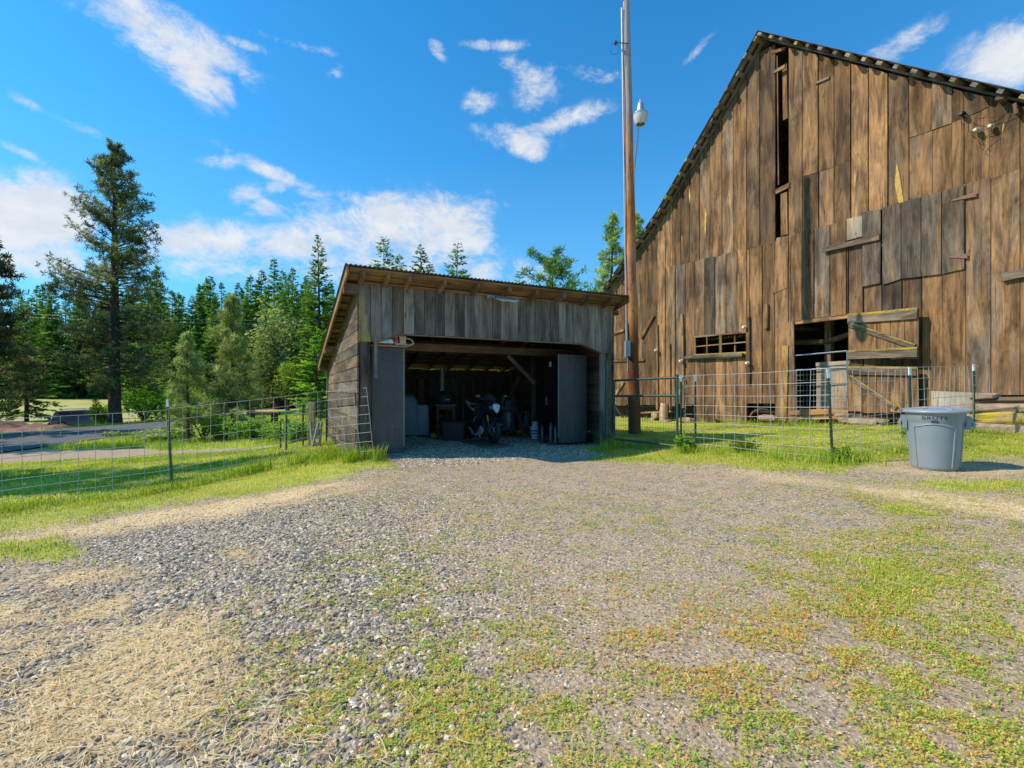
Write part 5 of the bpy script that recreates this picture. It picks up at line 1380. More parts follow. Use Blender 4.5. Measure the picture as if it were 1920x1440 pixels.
# loose vertical battens and insulators
bl_ = [((1235, 609), (1236, 768), .1), ((1259, 645), (1259, 770), .07), ((1282, 589), (1284, 628), .07), ((1283, 630), (1285, 765), .1), ((1406, 595), (1407, 720), .12), ((1440, 571), (1440, 616), .12), ((1229, 591), (1205, 634), .12), ((1194, 676), (1211, 675), .08)]
for p, q, w in bl_:
    mb = MB(); strip(mb, p, q, w, .045, .11, (rr.uniform(.4, .9), .3, .35 if p[1] < 600 else .1)); mb.build('cover_batten', M['barn'], BN)
for px, py in ((1237, 657), (1284, 677), (1285, 708), (1403, 614), (1409, 681), (1150, 696)):
    mb = MB(); t0, z0 = bp(px, py); mb.lathe([(.015, .1), (.05, .13), (.055, .17), (.03, .19), (.05, .21), (.035, .25)], (t0, 0, z0), 12, axis='y'); mb.build('insulator', M['white'], BN)
# left lean-to door detail (px 1150..1175)
for p, q, w, cc in (((1152, 626), (1172, 619), .1, (.9, .2, .6)), ((1155, 742), (1172, 715), .14, (.9, .5, 0)), ((1150, 676), (1178, 675), .12, (.3, .3, 0)), ((1155, 760), (1178, 795), .06, (.1, .6, 0))):
    mb = MB(); strip(mb, p, q, w, .04, .09, cc); mb.build('cover_batten', M['barn'], BN)
# bare electric insulators with looping wire under the right eave
for i, z_ in enumerate(((1657, 328), (1720, 402), (1785, 385))):
    p = z5(*z_); t0, z0 = bp(*p); mb = MB(); mb.lathe([(.02, .05), (.05, .08), (.055, .13), (.03, .15), (.05, .18), (.03, .22)], (t0, 0, z0), 12, axis='y'); mb.build('insulator', M['black'] if i == 0 else M['cream'], BN)
def wirepts(L, o=.16): return [(bp(*z5(*p))[0], o+.03*math.sin(i), bp(*z5(*p))[1]) for i, p in enumerate(L)]
for L in ([(1657, 328), (1690, 345), (1740, 352), (1830, 340), (1905, 312)], [(1720, 402), (1700, 408), (1700, 425), (1722, 440), (1735, 425), (1720, 402)], [(1657, 340), (1655, 372), (1668, 380), (1690, 365), (1715, 395)], [(1785, 388), (1800, 410), (1770, 430), (1740, 460), (1735, 482), (1750, 490), (1760, 470), (1740, 450)], [(1720, 402), (1770, 400), (1810, 380), (1850, 300), (1860, 268)], [(1740, 352), (1800, 320), (1855, 262)]):
    mb = MB(); mb.tube(wirepts(L), .006, 5); mb.build('loose_wire', M['black'], BN)
mb = MB(); strip(mb, z5(1820, 270), z5(1858, 262), .06, .05, .3, (.8, .8, 0)); strip(mb, z5(1895, 285), z5(1905, 330), .06, .05, .2, (.5, .5, 0)); mb.build('wire_bracket', M['barn'], BN)
mb = MB(); strip(mb, z5(988, 186), z5(1050, 160), .05, .045, .08, (1.2, .9, 0)); mb.build('cover_batten', M['barn'], BN)
# purlin ends and roof
purl = []
def along(side):
    pts = [p for p in rp if (p[0] >= APEX[0]-1e-6 if side > 0 else p[0] <= APEX[0]+1e-6)]
    pts.sort(key=lambda p: abs(p[0]-APEX[0])); return pts
for side in (1, -1):
    pts = along(side); d = .18; acc = 0
    for (a, za), (b, zb) in zip(pts[:-1], pts[1:]):
        L = math.hypot(b-a, zb-za)
        while d < acc+L:
            s = (d-acc)/L; tt, zz = a+(b-a)*s, za+(zb-za)*s; dx, dz = (b-a)/L, (zb-za)/L
            if tt > -3.9: purl.append((tt, zz, dx, dz))
            d += rr.uniform(.42, .5)
        acc += L
for tt, zz, dx, dz in purl:
    mb = MB(); w = rr.uniform(.1, .16); h = .075; oe = rr.uniform(.34, .46)
    n_ = V((dz, 0, -dx)) if dx > 0 else V((-dz, 0, dx))        # pointing down out of the roof
    if n_.z > 0: n_ = -n_
    o = V((tt, -13.6, zz))+n_*.02-V((dx, 0, dz))*w/2
    mb.obox(o, V((0, 13.6+oe, 0)), V((dx, 0, dz))*w, n_*h, col=(rr.random(), rr.uniform(.4, 1), rr.choice([0, .2, .6, .8]))); mb.build('purlin', M['shedwood'], BN)
# rake board under purlin ends
for side in (1, -1):
    pts = along(side); mb = MB()
    for (a, za), (b, zb) in zip(pts[:-1], pts[1:]):
        mb.prism([(a, za-.15), (b, zb-.15), (b, zb-.10), (a, za-.10)], f, .0, .12, col=(.5, .9, .1), vert=False)
    mb.build('rake_board', M['shedwood'], BN)
    mb = MB(); rows = []
    nn = int(14.2/.11)
    for a, za in pts: 
        rows.append([(a, .40-.11*i, za+.03+.018*(1 if i % 2 else -1)) for i in range(nn)])
    mb.grid(rows, flip=side > 0, smooth=False); mb.build('roof', M['tin'], BN)
# other walls with daylight gaps, floor, posts inside
D_ = 13.6
mb = MB(); t0 = -4.0
while t0 < TL_-.2:
    w = rr.uniform(.24, .34); mb.prism([(t0, -.2), (t0+w, -.2), (t0+w, wtop(t0+w)), (t0, wtop(t0))], f, -D_, -D_+.03, col=(rr.random(), .3, 0)); t0 += w+rr.choice([.001, .001, .002, .012])
mb.build('rear_wall', M['barn'], BN)
for tw in (-4.0, TL_-.12):
    mb = MB(); o0 = 0
    while o0 > -D_:
        w = rr.uniform(.26, .36); mb.prism([(o0, -.2), (o0-w, -.2), (o0-w, wtop(tw)), (o0, wtop(tw))], lambda x, y, o: (o, x, y), tw, tw+.03, col=(rr.random(), .3, 0)); o0 -= w+rr.choice([.004, .008, .02])
    mb.build('side_wall', M['barn'], BN)
fz = bz(1540, 772)
mb = MB(); mb.obox((-3.9, -D_+.1, fz-.1), (TL_+3.6, 0, 0), (0, D_-.3, 0), (0, 0, .08), col=(.4, .4, 0)); mb.build('floor', M['innerwood'], BN)
mb = MB(); mb.obox((4.5, -6.0, 3.0), (TL_-5, 0, 0), (0, 5.6, 0), (0, 0, .08), col=(.4, .4, 0)); mb.build('loft_floor', M['innerwood'], BN)
for t1, o1, h in ((bt(1541)+.25, -1.0, 3.2), (8.5, -1.2, 3.2), (1.5, -1.0, 6), (5.3, -4.5, 9), (3.0, -4.2, 6), (8.5, -4.5, 6)):
    mb = MB(); mb.obox((t1, o1, fz), (.17, 0, 0), (0, .17, 0), (0, 0, h), col=(.9, .1, 0)); mb.build('inner_post', M['rafter'], BN)
mb = MB(); mb.tube([(3.1, -.45, 2.78), (4.1, -.85, 2.62), (5.4, -1.0, 2.75)], .08, 6, col=(.5, .1, 0), smooth=False); mb.build('inner_beam', M['rafter'], BN)
# dark earth bank and sill stones behind the ragged board ends
mb = MB(); mb.obox((5.2, -1.4, -.3), (TL_-5.4, 0, 0), (0, .9, 0), (0, 0, 1.3)); mb.obox((-3.9, -.7, -.3), (7.0, 0, 0), (0, .4, 0), (0, 0, fz+.2)); mb.build('foundation_bank', M['dirtwall'], BN)
mb = MB(); strip(mb, (1484, 774), (1594, 770), .14, -.1, .1, (1, .2, .6)); strip(mb, (1484, 784), (1594, 779), .14, -.1, .04, (.9, .1, .3)); mb.build('threshold', M['barn'], BN)
mb = MB(); strip(mb, (1203, 774), (1262, 771), .06, .0, .12, (1, .2, 0)); mb.build('sill_plank', M['barn'], BN)

def rock(name, c, size, mat, label, cat='stone', seed=0, group=None, rz=None, parent=None):
    r = np.random.default_rng(seed); rows = []
    m = MB(); n = 14
    for i in range(8):
        a = PI*i/7; row = []
        for k in range(n):
            b = 2*PI*k/n; q = np.array([math.sin(a)*math.cos(b), math.sin(a)*math.sin(b), math.cos(a)])
            q = np.sign(q)*np.abs(q)**.62
            d = 1+.16*math.sin(3*q[0]+seed)*math.cos(4*q[1]+seed*2)+.05*r.standard_normal()
            row.append(V(q*d*np.array(size)/2))
        rows.append(row)
    az = rz if rz is not None else math.atan2(.896, -.443)
    cz, sz_ = math.cos(az), math.sin(az)
    rows = [[(c[0]+p.x*cz-p.y*sz_, c[1]+p.x*sz_+p.y*cz, c[2]+p.z) for p in row] for row in rows]
    m.grid(rows, smooth=False, closed=True, flip=True)
    o = m.build(name, mat, parent)
    return tag(o, label, cat, group) if parent is None else o
def at_b(px, py, o): t0 = bt(px); return BW(t0, o, bz(px, py))
rock('foundation_stone', at_b(1877, 805, .18), (1.1, .5, .34), M['stone'], 'lowest grey foundation stone at the right barn corner', seed=1)
rock('foundation_stone', at_b(1885, 783, .16), (1.25, .55, .26), M['stoneY'], 'yellow lichened foundation stone, second from the ground at the right barn corner', seed=2)
rock('foundation_stone', at_b(1885, 766, .18), (1.2, .5, .2), M['stone'], 'brown flat foundation stone above the yellow lichened one', seed=3)
rock('foundation_stone', at_b(1850, 743, .12), (.45, .35, .14), M['stone'], 'small flat stone with lichen, topmost of the pile at the right barn corner', seed=4)
t = MB(); a = at_b(1838, 751, .12); b = at_b(1960, 750, .12); t.tube([a, b], .07, 4, col=(.9, .4, .1), smooth=False); tag(t.build('sill_beam', M['rafter']), 'weathered sill beam resting on the foundation stones at the right corner', 'beam')
# grey square panel left of the stones
t = MB(); q = [bp(1752, 733), bp(1836, 736), bp(1836, 800), bp(1756, 802)]
t.prism(q, lambda x, y, o: tuple(BW(x, o, y)), .12, .17, col=(1.1, .8, .2)); t.obox(BW(q[1][0], .17, q[1][1]), BW(0, .03, 0)-BW(0, 0, 0), BW(.06, 0, 0)-BW(0, 0, 0), V((0, 0, -.8)), col=(.9, .3, 0))
tag(t.build('plank_panel', M['palewood']), 'square grey wooden panel leaning on the barn beside the foundation stones', 'panel')
# rubble before the lower door, near the window
for i, (px, py, s) in enumerate(((1612, 787, .34), (1640, 790, .42), (1655, 797, .3), (1600, 778, .25), (1630, 798, .26), (1668, 788, .25))):
    rock('rubble_stone', at_b(px, py, .45), (s*1.5, s*.8, s*.4), M['stone'], 'pinkish broken stones heaped below the lower barn door', seed=10+i, group='stones below the barn door')
for i, (px, py, s) in enumerate(((1262, 790, .25), (1205, 794, .25), (1300, 787, .35), (1390, 795, .3), (1455, 783, .35))):
    rock('rubble_stone', at_b(px, py, .35), (s*1.6, s, s*.5), M['stone'], ['small round stone in the grass below the gap right of the green gate', 'flat reddish stone in the grass seen through the green gate', 'flat stone left of the window boards', 'flat stone under the ragged window boards', 'flat stone left of the barn door'][i], seed=30+i)
# split logs and an upright block in the opening behind the gate
for i, (px, py, l, lb) in enumerate(((1238, 778, .5, 'upper log of two'), (1233, 789, .45, 'lower log of two'))):
    c_ = at_b(px, py, .1); t = MB(); t.tube([c_+V((.18, .1, 0)), c_-V((.2, .1, 0))], [.13, .14], 10, col=(.9, .2, 0)); tag(t.build('cut_log', M['palewood']), 'short cut log under the barn boards behind the gate, '+lb, 'log')
c_ = at_b(1252, 790, .2); t = MB(); t.tube([c_, c_+V((0, 0, .35)), c_+V((.02, 0, .68))], [.15, .15, .14], 9, col=(1, .2, 0)); tag(t.build('upright_post_block', M['palewood']), 'pale upright wooden block carrying the barn boards behind the gate', 'wood block')
t = MB(); a = at_b(1440, 783, .2); rr2 = random.Random(4)
t.tube([a+V((.35*math.cos(k*.35), .1, .25*math.sin(k*.35))) for k in range(10)], .025, 5); tag(t.build('bent_hoop', M['rust']), 'rusty bent hoop half buried in weeds left of the barn door', 'hoop')
# metal gate across the barn door and the feed box behind it
q0, q1 = BW(bt(1489), .02, 0), BW(bt(1591), .06, 0)
dg_ = empty('tube_gate', tuple(q0), 0, 'silver tube gate with welded mesh closing the barn doorway', 'gate')
zt0, zt1 = bz(1489, 667), bz(1591, 658); zm0, zm1 = bz(1489, 694), bz(1591, 689); zb0, zb1 = bz(1489, 772), bz(1591, 772)
def dq(s, z0, z1): p = q0.lerp(q1, s); return V((p.x, p.y, z0+(z1-z0)*s))
t = MB(); t.tube([dq(0, zb0, zb0), dq(0, zt0, zt0)], .022, 8); t.tube([dq(1, zb1, zb1), dq(1, zt1, zt1)], .022, 8)
for a, b in ((zt0, zt1), (zm0, zm1), (zb0, zb1)): t.tube([dq(0, a, b), dq(1, a, b)], .02, 8)
t.build('frame', M['chrome'], dg_, world=True)
t = MB()
for i in range(9): s = i/8; t.tube([dq(0, zb0+(zm0-zb0)*s, zb1+(zm1-zb1)*s), dq(1, zb0+(zm0-zb0)*s, zb1+(zm1-zb1)*s)], .0032, 4)
for i in range(1, 15): s = i/15; t.tube([dq(s, zb0, zb1), dq(s, zm0, zm1)], .0032, 4)
t.build('mesh_infill', M['galv'], dg_, world=True)
t = MB(); a = BW(bt(1590), -.35, fz); b = BW(bt(1512), -.45, fz); hgt = bz(1550, 677)-fz
t.obox(a, b-a, BW(0, -.05, 0)-BW(0, 0, 0), V((0, 0, hgt)), col=(.6, .5, 0)); t.obox(a+V((0, 0, hgt-.1)), b-a, (BW(0, .03, 0)-BW(0, 0, 0)), V((0, 0, .1)), col=(1, .5, 0))
tag(t.build('feed_bin_panel', M['palewood']), 'pale board front standing just inside the barn doorway behind the tube gate', 'board')

# ================================================================ trash can
cc = G(1754, 876); can = empty('trash_can', (5.57, 6.32, gzf(5.57, 6.32)), math.radians(-36), 'round grey plastic trash can with lid and side handles, standing before the right fence', 'trash can')
H_ = .75; rb_, rtp = .245, .295
def rad(z): return rb_+(rtp-rb_)*z/H_
t = MB()
prof = [(.20, 0), (rb_-.015, .0), (rb_, .015)]+[(rad(z), z) for z in np.linspace(.05, .6, 8)]+[(rad(.61), .61), (rad(.63)+.008, .625), (rad(.7)+.01, .7), (rtp+.012, H_-.02), (rtp+.022, H_-.01), (rtp+.022, H_), (rtp, H_)]
t.lathe(prof, (0, 0, 0), 56)
# recessed arched panel edges as raised ribs
for a0 in (-1.7, .39, 2.49):
    pts = []
    for s, z in [(-.6, .04), (-.62, .3), (-.63, .52), (-.6, .56), (-.45, .565), (-.2, .59), (0, .597), (.2, .59), (.45, .565), (.6, .56), (.63, .52), (.62, .3), (.6, .04)]:
        a = a0+s*1.25; r_ = rad(z)+.001; pts.append((math.cos(a)*r_, math.sin(a)*r_, z))
    t.tube(pts, .011, 6)
body = t.build('body', M['canplastic'], can)
for sgn in (1, -1):
    t = MB(); x = sgn*(rtp+.005)
    t.prism([(x, H_-.05), (x+sgn*.035, H_-.05), (x+sgn*.085, H_-.15), (x+sgn*.075, H_-.19), (x+sgn*.06, H_-.185), (x+sgn*.05, H_-.13), (x+sgn*.0, H_-.12)], lambda a, b, o: (a, o, b), -.075, .075)
    t.build('handle', M['canplastic'], can, bevel=.008)
    t = MB()
    for yy in (-.07, .07): t.obox((x-sgn*.01, yy-.006, H_-.22), (sgn*.05, 0, 0), (0, .012, 0), (0, 0, .17))
    t.build('handle_rib', M['canplastic'], can, bevel=.004)
t = MB()
t.lathe([(rtp+.028, H_-.018), (rtp+.042, H_-.012), (rtp+.045, H_+.012), (rtp+.02, H_+.02), (rtp-.01, H_+.03), (.23, H_+.045), (.225, H_+.04), (.16, H_+.055), (.155, H_+.06), (.06, H_+.068), (.001, H_+.07)], (0, 0, 0), 56)
lid = t.build('lid', M['lidplastic'], can)
t = MB()
for k in range(6):
    a = k*PI/3; t.tube([(math.cos(a)*.1, math.sin(a)*.1, H_+.06), (math.cos(a)*.29, math.sin(a)*.29, H_+.035)], .008, 6)
for sgn in (1, -1): t.box((sgn*.31, 0, H_+.03), (.06, .12, .02))
t.build('lid_rib', M['lidplastic'], lid)
# lettering wrapped on the body
def letters(s, size, z, a0, name):
    cu = bpy.data.curves.new(name, 'FONT'); cu.body = s; cu.size = size; cu.align_x = 'CENTER'; cu.extrude = .0; cu.offset = 0.0; cu.space_character = 1.15
    tmp = bpy.data.objects.new('tmp', cu); COL.objects.link(tmp); bpy.context.view_layer.update()
    me = bpy.data.meshes.new_from_object(tmp.evaluated_get(bpy.context.evaluated_depsgraph_get()))
    COL.objects.unlink(tmp); bpy.data.objects.remove(tmp); bpy.data.curves.remove(cu)
    for v in me.vertices:
        a = a0+v.co.x*1.25/rad(z); zz = z+v.co.y; r_ = rad(zz)+.0135; v.co = (math.cos(a)*r_, math.sin(a)*r_, zz)
    me.materials.clear(); me.materials.append(M['letter']); me.name = name
    o = bpy.data.objects.new(name, me); COL.objects.link(o); o.parent = can; return o
AL = math.radians(-93)
letters('BRUTE', .062, .652, AL-.05, 'lettering')
t = MB(); rows = []
for z in (.618, .640): rows.append([((rad(z)+.0115)*math.cos(AL-.05+k*.03), (rad(z)+.0115)*math.sin(AL-.05+k*.03), z) for k in range(-4, 5)])
t.grid(rows); t.build('maker_badge', M['letter'], can)
# ================================================================ motorcycle
mh = V((B_.x-A_.x, B_.y-A_.y, 0)).normalized()
fw = V((-.42, 10.95, 0)); mpos = fw-mh*.70
mc_ = empty('sport_motorcycle', (mpos.x, mpos.y, .03), math.atan2(mh.y, mh.x), 'black and white sport motorcycle facing out of the shed on the plywood', 'motorcycle')
def wheel(x, name, w, R0=.305):
    t = MB(); n = 32; prof = []
    for k in range(9):
        a = -1.25+2.5*k/8; prof.append((R0-.055+.055*math.cos(a)+.0, math.sin(a)*w/2/math.sin(1.25)))
    prof = [(R0-.075, -w*.42)]+prof+[(R0-.075, w*.42)]
    t.lathe(prof, (x, 0, R0), n, axis='y', caps=False); ty = t.build('tyre', M['rubber'])
    t = MB()
    t.lathe([(R0-.075, -w*.42), (R0-.1, -w*.36), (R0-.1, w*.36), (R0-.075, w*.42)], (x, 0, R0), n, axis='y', caps=False)
    t.lathe([(.035, -.05), (.035, .05)], (x, 0, R0), 12, axis='y')
    for k in range(6):
        a = k*PI/3+.2; t.tube([(x+.03*math.cos(a), 0, R0+.03*math.sin(a)), (x+(R0-.09)*math.cos(a), 0, R0+(R0-.09)*math.sin(a))], [.014, .012], 5)
    rm = t.build('rim', M['bikeblack'])
    t = MB()
    for s in ((1, -1) if name == 'front_wheel' else (-1,)): t.lathe([(.09, s*.062), (.155, s*.062), (.155, s*.067), (.09, s*.067), (.09, s*.062)], (x, 0, R0), 24, axis='y', caps=False)
    t.lathe([(.05, -.055), (.09, -.06)], (x, 0, R0), 12, axis='y', caps=False)
    bd = t.build('brake_disc', M['chrome'])
    r = empty(name); r.parent = mc_
    return r, [ty, rm, bd]
def parts_under(r, L):
    for o in L: o.parent = r
for x, nm, w in ((.7, 'front_wheel', .12), (-.7, 'rear_wheel', .18)):
    r, L = wheel(x, nm, w); parts_under(r, L)
for s in (1, -1):
    t = MB(); t.tube([(.70, s*.1, .305), (.62, s*.1, .52)], .026, 10); t.box((.69, s*.085, .36), (.07, .03, .1)); lo_ = t.build('fork_leg', M['engine'], mc_)
    t = MB(); t.tube([(.625, s*.1, .5), (.48, s*.1, .93)], .029, 10); t.build('fork_tube', M['gold'], lo_)
t = MB(); rows = []
for k in range(9):
    a = math.radians(20+k*16); rows.append([(.7+math.cos(a)*.335-.0, y*(.075), .305+math.sin(a)*(.335+.012*(1-abs(y)))) for y in (-1, -.6, 0, .6, 1)])
t.grid(rows); t.build('front_fender', M['bikeblack'], mc_)
def ring(x, pts, mirror=True):
    """pts (y,z) of the right-hand half from top to bottom, mirrored"""
    r = [(x, y, z) for y, z in pts]+[(x, -y, z) for y, z in pts[::-1]]
    return r
# upper fairing nose
t = MB()
t.loft([ring(.86, [(.02, .83), (.06, .80), (.05, .74), (.02, .70)]), ring(.80, [(.05, .91), (.13, .86), (.12, .75), (.05, .67)]), ring(.70, [(.06, .98), (.2, .92), (.22, .78), (.12, .65)]), ring(.56, [(.05, 1.03), (.21, .98), (.27, .80), (.2, .62)]), ring(.44, [(.05, .98), (.18, .94), (.27, .76), (.24, .56)])])
fa = t.build('upper_fairing', M['bikeblack'], mc_)
M['lens'] = pmat('headlight_lens', (.75, .82, .9), (.5, .6, .72), 12, .08, 0, 0, coat=1.0)
t = MB(); t.loft([ring(.883, [(.015, .865), (.05, .85), (.045, .78), (.012, .715)]), ring(.872, [(.03, .895), (.085, .87), (.07, .775), (.018, .695)]), ring(.80, [(.03, .91), (.09, .88), (.08, .77), (.02, .69)])]); hl = t.build('headlight', M['lens'], fa)
t = MB(); t.box((.886, .015, .835), (.006, .05, .02)); t.build('running_light', M['gold'], hl)
t = MB(); rows = []
for k, (x, z, w) in enumerate(((.78, .93, .11), (.70, 1.01, .145), (.60, 1.09, .14), (.52, 1.135, .10))): rows.append([(x-.10*abs(y)**2, y*w, z-.05*abs(y)**2) for y in (-1, -.6, -.2, .2, .6, 1)])
t.grid(rows); t.build('windscreen', M['carglass'], fa)
for s in (1, -1):
    # side fairing panel
    t = MB(); f_ = lambda a, b, o: (a, s*(.2+.06*math.sin((a+.1)*3)+o), b)
    t.prism([(.52, .9), (.66, .68), (.50, .50), (.36, .28), (.18, .20), (-.02, .3), (.12, .52), (.22, .74), (.34, .9)], f_, -.01, .02)
    sf = t.build('side_fairing', M['bikeblack'], mc_, bevel=.008)
    t = MB(); t.prism([(.36, .62), (.30, .56), (.12, .44), (.2, .56)], f_, .021, .024); t.build('side_stripe', M['bikewhite'], sf)
    t = MB(); t.prism([(.33, .66), (.28, .60), (.2, .50), (.26, .60)], f_, .024, .027); t.build('side_stripe', M['red'], sf)
    t = MB(); t.prism([(.50, .30), (.40, .20), (.05, .13), (-.3, .22), (-.34, .32), (-.1, .26), (.1, .27), (.34, .38)], lambda a, b, o: (a, s*(.17+o), b), -.02, .015); t.build('belly_pan', M['bikewhite'], mc_, bevel=.006)
    t = MB(); t.tube([(.62, s*.16, .98), (.56, s*.28, 1.03), (.55, s*.3, 1.06)], .011, 6); ms = t.build('mirror_stalk', M['bikeblack'], mc_)
    t = MB(); t.loft([[(.59-.02*abs(k2), s*(.33+.065*math.cos(q)*sc2), 1.08+.035*math.sin(q)*sc2) for q in [j*PI/6 for j in range(12)]] for k2, sc2 in ((0, .5), (.5, .9), (1.5, 1), (2.5, .9))]); t.build('mirror', M['slimgrey'] if s < 0 else M['bikeblack'], ms)
    t = MB(); t.lathe([(.001, .0), (.018, .01), (.022, .03), (.012, .05)], (.6, s*.34, 1.075), 10, axis='x'); t.build('turn_signal', M['orange'] if s < 0 else M['cream'], ms)
    t = MB(); t.tube([(.44, s*.12, .93), (.38, s*.3, .9)], .016, 8); t.build('handlebar', M['black'], mc_)
t = MB()
t.loft([ring(.42, [(.04, .96), (.1, .94), (.12, .84), (.08, .78)]), ring(.28, [(.06, 1.02), (.16, .98), (.18, .84), (.12, .76)]), ring(.1, [(.05, 1.0), (.15, .96), (.17, .84), (.12, .76)]), ring(-.08, [(.03, .88), (.1, .86), (.12, .8), (.1, .74)])]); t.build('fuel_tank', M['bikeblack'], mc_)
t = MB(); t.loft([ring(-.05, [(.05, .87), (.12, .85), (.12, .8), (.06, .76)]), ring(-.25, [(.06, .84), (.15, .83), (.14, .79), (.06, .76)]), ring(-.42, [(.05, .88), (.12, .87), (.12, .83), (.05, .8)])]); t.build('seat', M['rubber'], mc_)
t = MB(); t.loft([ring(-.3, [(.05, .84), (.12, .82), (.12, .74), (.05, .70)]), ring(-.5, [(.06, .93), (.13, .9), (.13, .82), (.05, .78)]), ring(-.72, [(.05, .99), (.1, .97), (.1, .91), (.04, .88)]), ring(-.9, [(.02, 1.0), (.04, .99), (.04, .97), (.02, .96)])]); tl_ = t.build('tail', M['bikewhite'], mc_)
t = MB(); t.loft([ring(-.40, [(.04, .92), (.09, .91), (.09, .89), (.04, .88)]), ring(-.62, [(.05, 1.01), (.1, 1.0), (.1, .96), (.04, .95)]), ring(-.86, [(.02, 1.03), (.05, 1.02), (.05, 1.0), (.02, 1.0)])]); t.build('pillion_seat', M['rubber'], tl_)
t = MB(); t.box((.2, 0, .45), (.42, .3, .34)); t.box((.38, 0, .6), (.08, .3, .3)); t.tube([(.2, -.17, .3), (-.1, -.16, .2), (-.35, -.18, .28)], .025, 8); t.build('engine', M['engine'], mc_, bevel=.02)
t = MB()
for s in (.11, -.11): t.tube([(-.12, s, .42), (-.7, s, .305)], [.035, .025], 6)
t.build('swingarm', M['engine'], mc_)
t = MB(); t.tube([(-.3, -.17, .25), (-.5, -.2, .36), (-.78, -.21, .5)], [.03, .055, .05], 12); t.build('exhaust', M['engine'], mc_)
t = MB(); t.prism([(-.55, .8), (-.8, .88), (-.95, .62), (-.93, .6)], lambda a, b, o: (a, o, b), -.05, .05); t.build('rear_mudguard', M['rubber'], mc_)
# paddock stand
ps = empty('paddock_stand', tuple(mc_.location), mc_.rotation_euler.z, 'silver rear paddock stand holding up the back wheel of the motorcycle', 'stand')
t = MB(); t.tube([(-.7, -.17, .3), (-.62, -.25, .0+.02)], .016, 8); t.tube([(-.7, .17, .3), (-.62, .25, .02)], .016, 8); t.tube([(-.62, -.25, .04), (-.98, -.2, .05), (-.98, .2, .05), (-.62, .25, .04)], .016, 8); t.build('frame', M['chrome'], ps)
for s in (-1, 1):
    t = MB(); t.lathe([(.03, -.015), (.03, .015)], (-.62, s*.27, .03), 12, axis='y'); t.build('roller', M['rubber'], ps)

# ================================================================ parked car beyond the road
cp_ = P(152, 802, 42); CARX, CARY = cp_.x, 42
car = empty('parked_car', (CARX+.6, CARY, gzf(CARX, CARY)), math.radians(28), 'blue grey estate car with silver tailgate parked in the dip beyond the road', 'car')
M['carpaint'] = pmat('blue_grey_car_paint', (.12, .15, .2), (.10, .13, .175), 2, .3, .3, coat=.7)
M['carsilver'] = pmat('silver_car_paint', (.45, .47, .5), (.38, .4, .43), 2, .3, .4, coat=.5)
t = MB()
def cring(x, hw, zb, zt): return [(x, -hw, zb), (x, -hw*1.0, zb+(zt-zb)*.6), (x, -hw*.93, zt), (x, hw*.93, zt), (x, hw, zb+(zt-zb)*.6), (x, hw, zb)]
t.loft([cring(-2.3, .82, .45, .9), cring(-2.15, .9, .3, 1.0), (cring(-1.0, .92, .28, 1.02)), cring(.8, .92, .28, 1.0), cring(1.9, .88, .3, .9), cring(2.25, .8, .4, .75)], smooth=False); bo = t.build('body', M['carpaint'], car, bevel=.05)
t = MB(); t.loft([cring(-2.15, .78, .98, 1.0), cring(-1.95, .74, .98, 1.5), cring(-.2, .74, .98, 1.58), cring(.35, .72, .98, 1.5), cring(1.05, .76, .96, 1.0)], smooth=False); t.build('cabin', M['carpaint'], car, bevel=.04)
for s in (1, -1):
    for a, b in ((-1.75, -.95), (-.88, -.05), (.02, .62)):
        t = MB(); t.prism([(a, 1.06), (b, 1.06), (b-.05 if b < .5 else b-.3, 1.44), (a+.04, 1.44)], lambda x, y, o: (x, s*(.8-.1*(y-1.0)+o), y), -.03, .012); t.build('side_window', M['carglass'], car)
t = MB(); t.prism([(-.62, 1.06), (.62, 1.06), (.56, 1.42), (-.56, 1.42)], lambda x, y, o: (-2.19+.4*(y-1.0)-o, x, y), -.02, .015); t.build('rear_window', M['carglass'], car)
t = MB(); t.obox((-2.34, -.8, .5), (.03, 0, 0), (0, 1.6, 0), (0, 0, .42)); t.build('tailgate', M['carsilver'], car)
t = MB(); t.obox((-2.4, -.86, .38), (.1, 0, 0), (0, 1.72, 0), (0, 0, .16)); t.build('rear_bumper', M['carpaint'], car)
for s in (1, -1):
    t = MB(); t.box((-2.33, s*.76, .85), (.06, .14, .26)); t.build('tail_light', M['red'], car)
    t = MB(); t.tube([(-1.8, s*.6, 1.6), (-1.7, s*.6, 1.66), (-.1, s*.6, 1.68), (0, s*.6, 1.6)], .02, 6); t.build('roof_rail', M['carsilver'], car)
    for x in (-1.45, 1.4):
        t = MB(); t.lathe([(.2, -.1), (.3, -.1), (.33, -.06), (.33, .06), (.3, .1), (.2, .1)], (x, s*.85, .33), 20, axis='y'); w_ = t.build('wheel', M['rubber'], car)
        t = MB(); t.lathe([(.19, -.105), (.19, .105)], (x, s*.85, .33), 16, axis='y'); t.build('rim', M['carsilver'], w_)

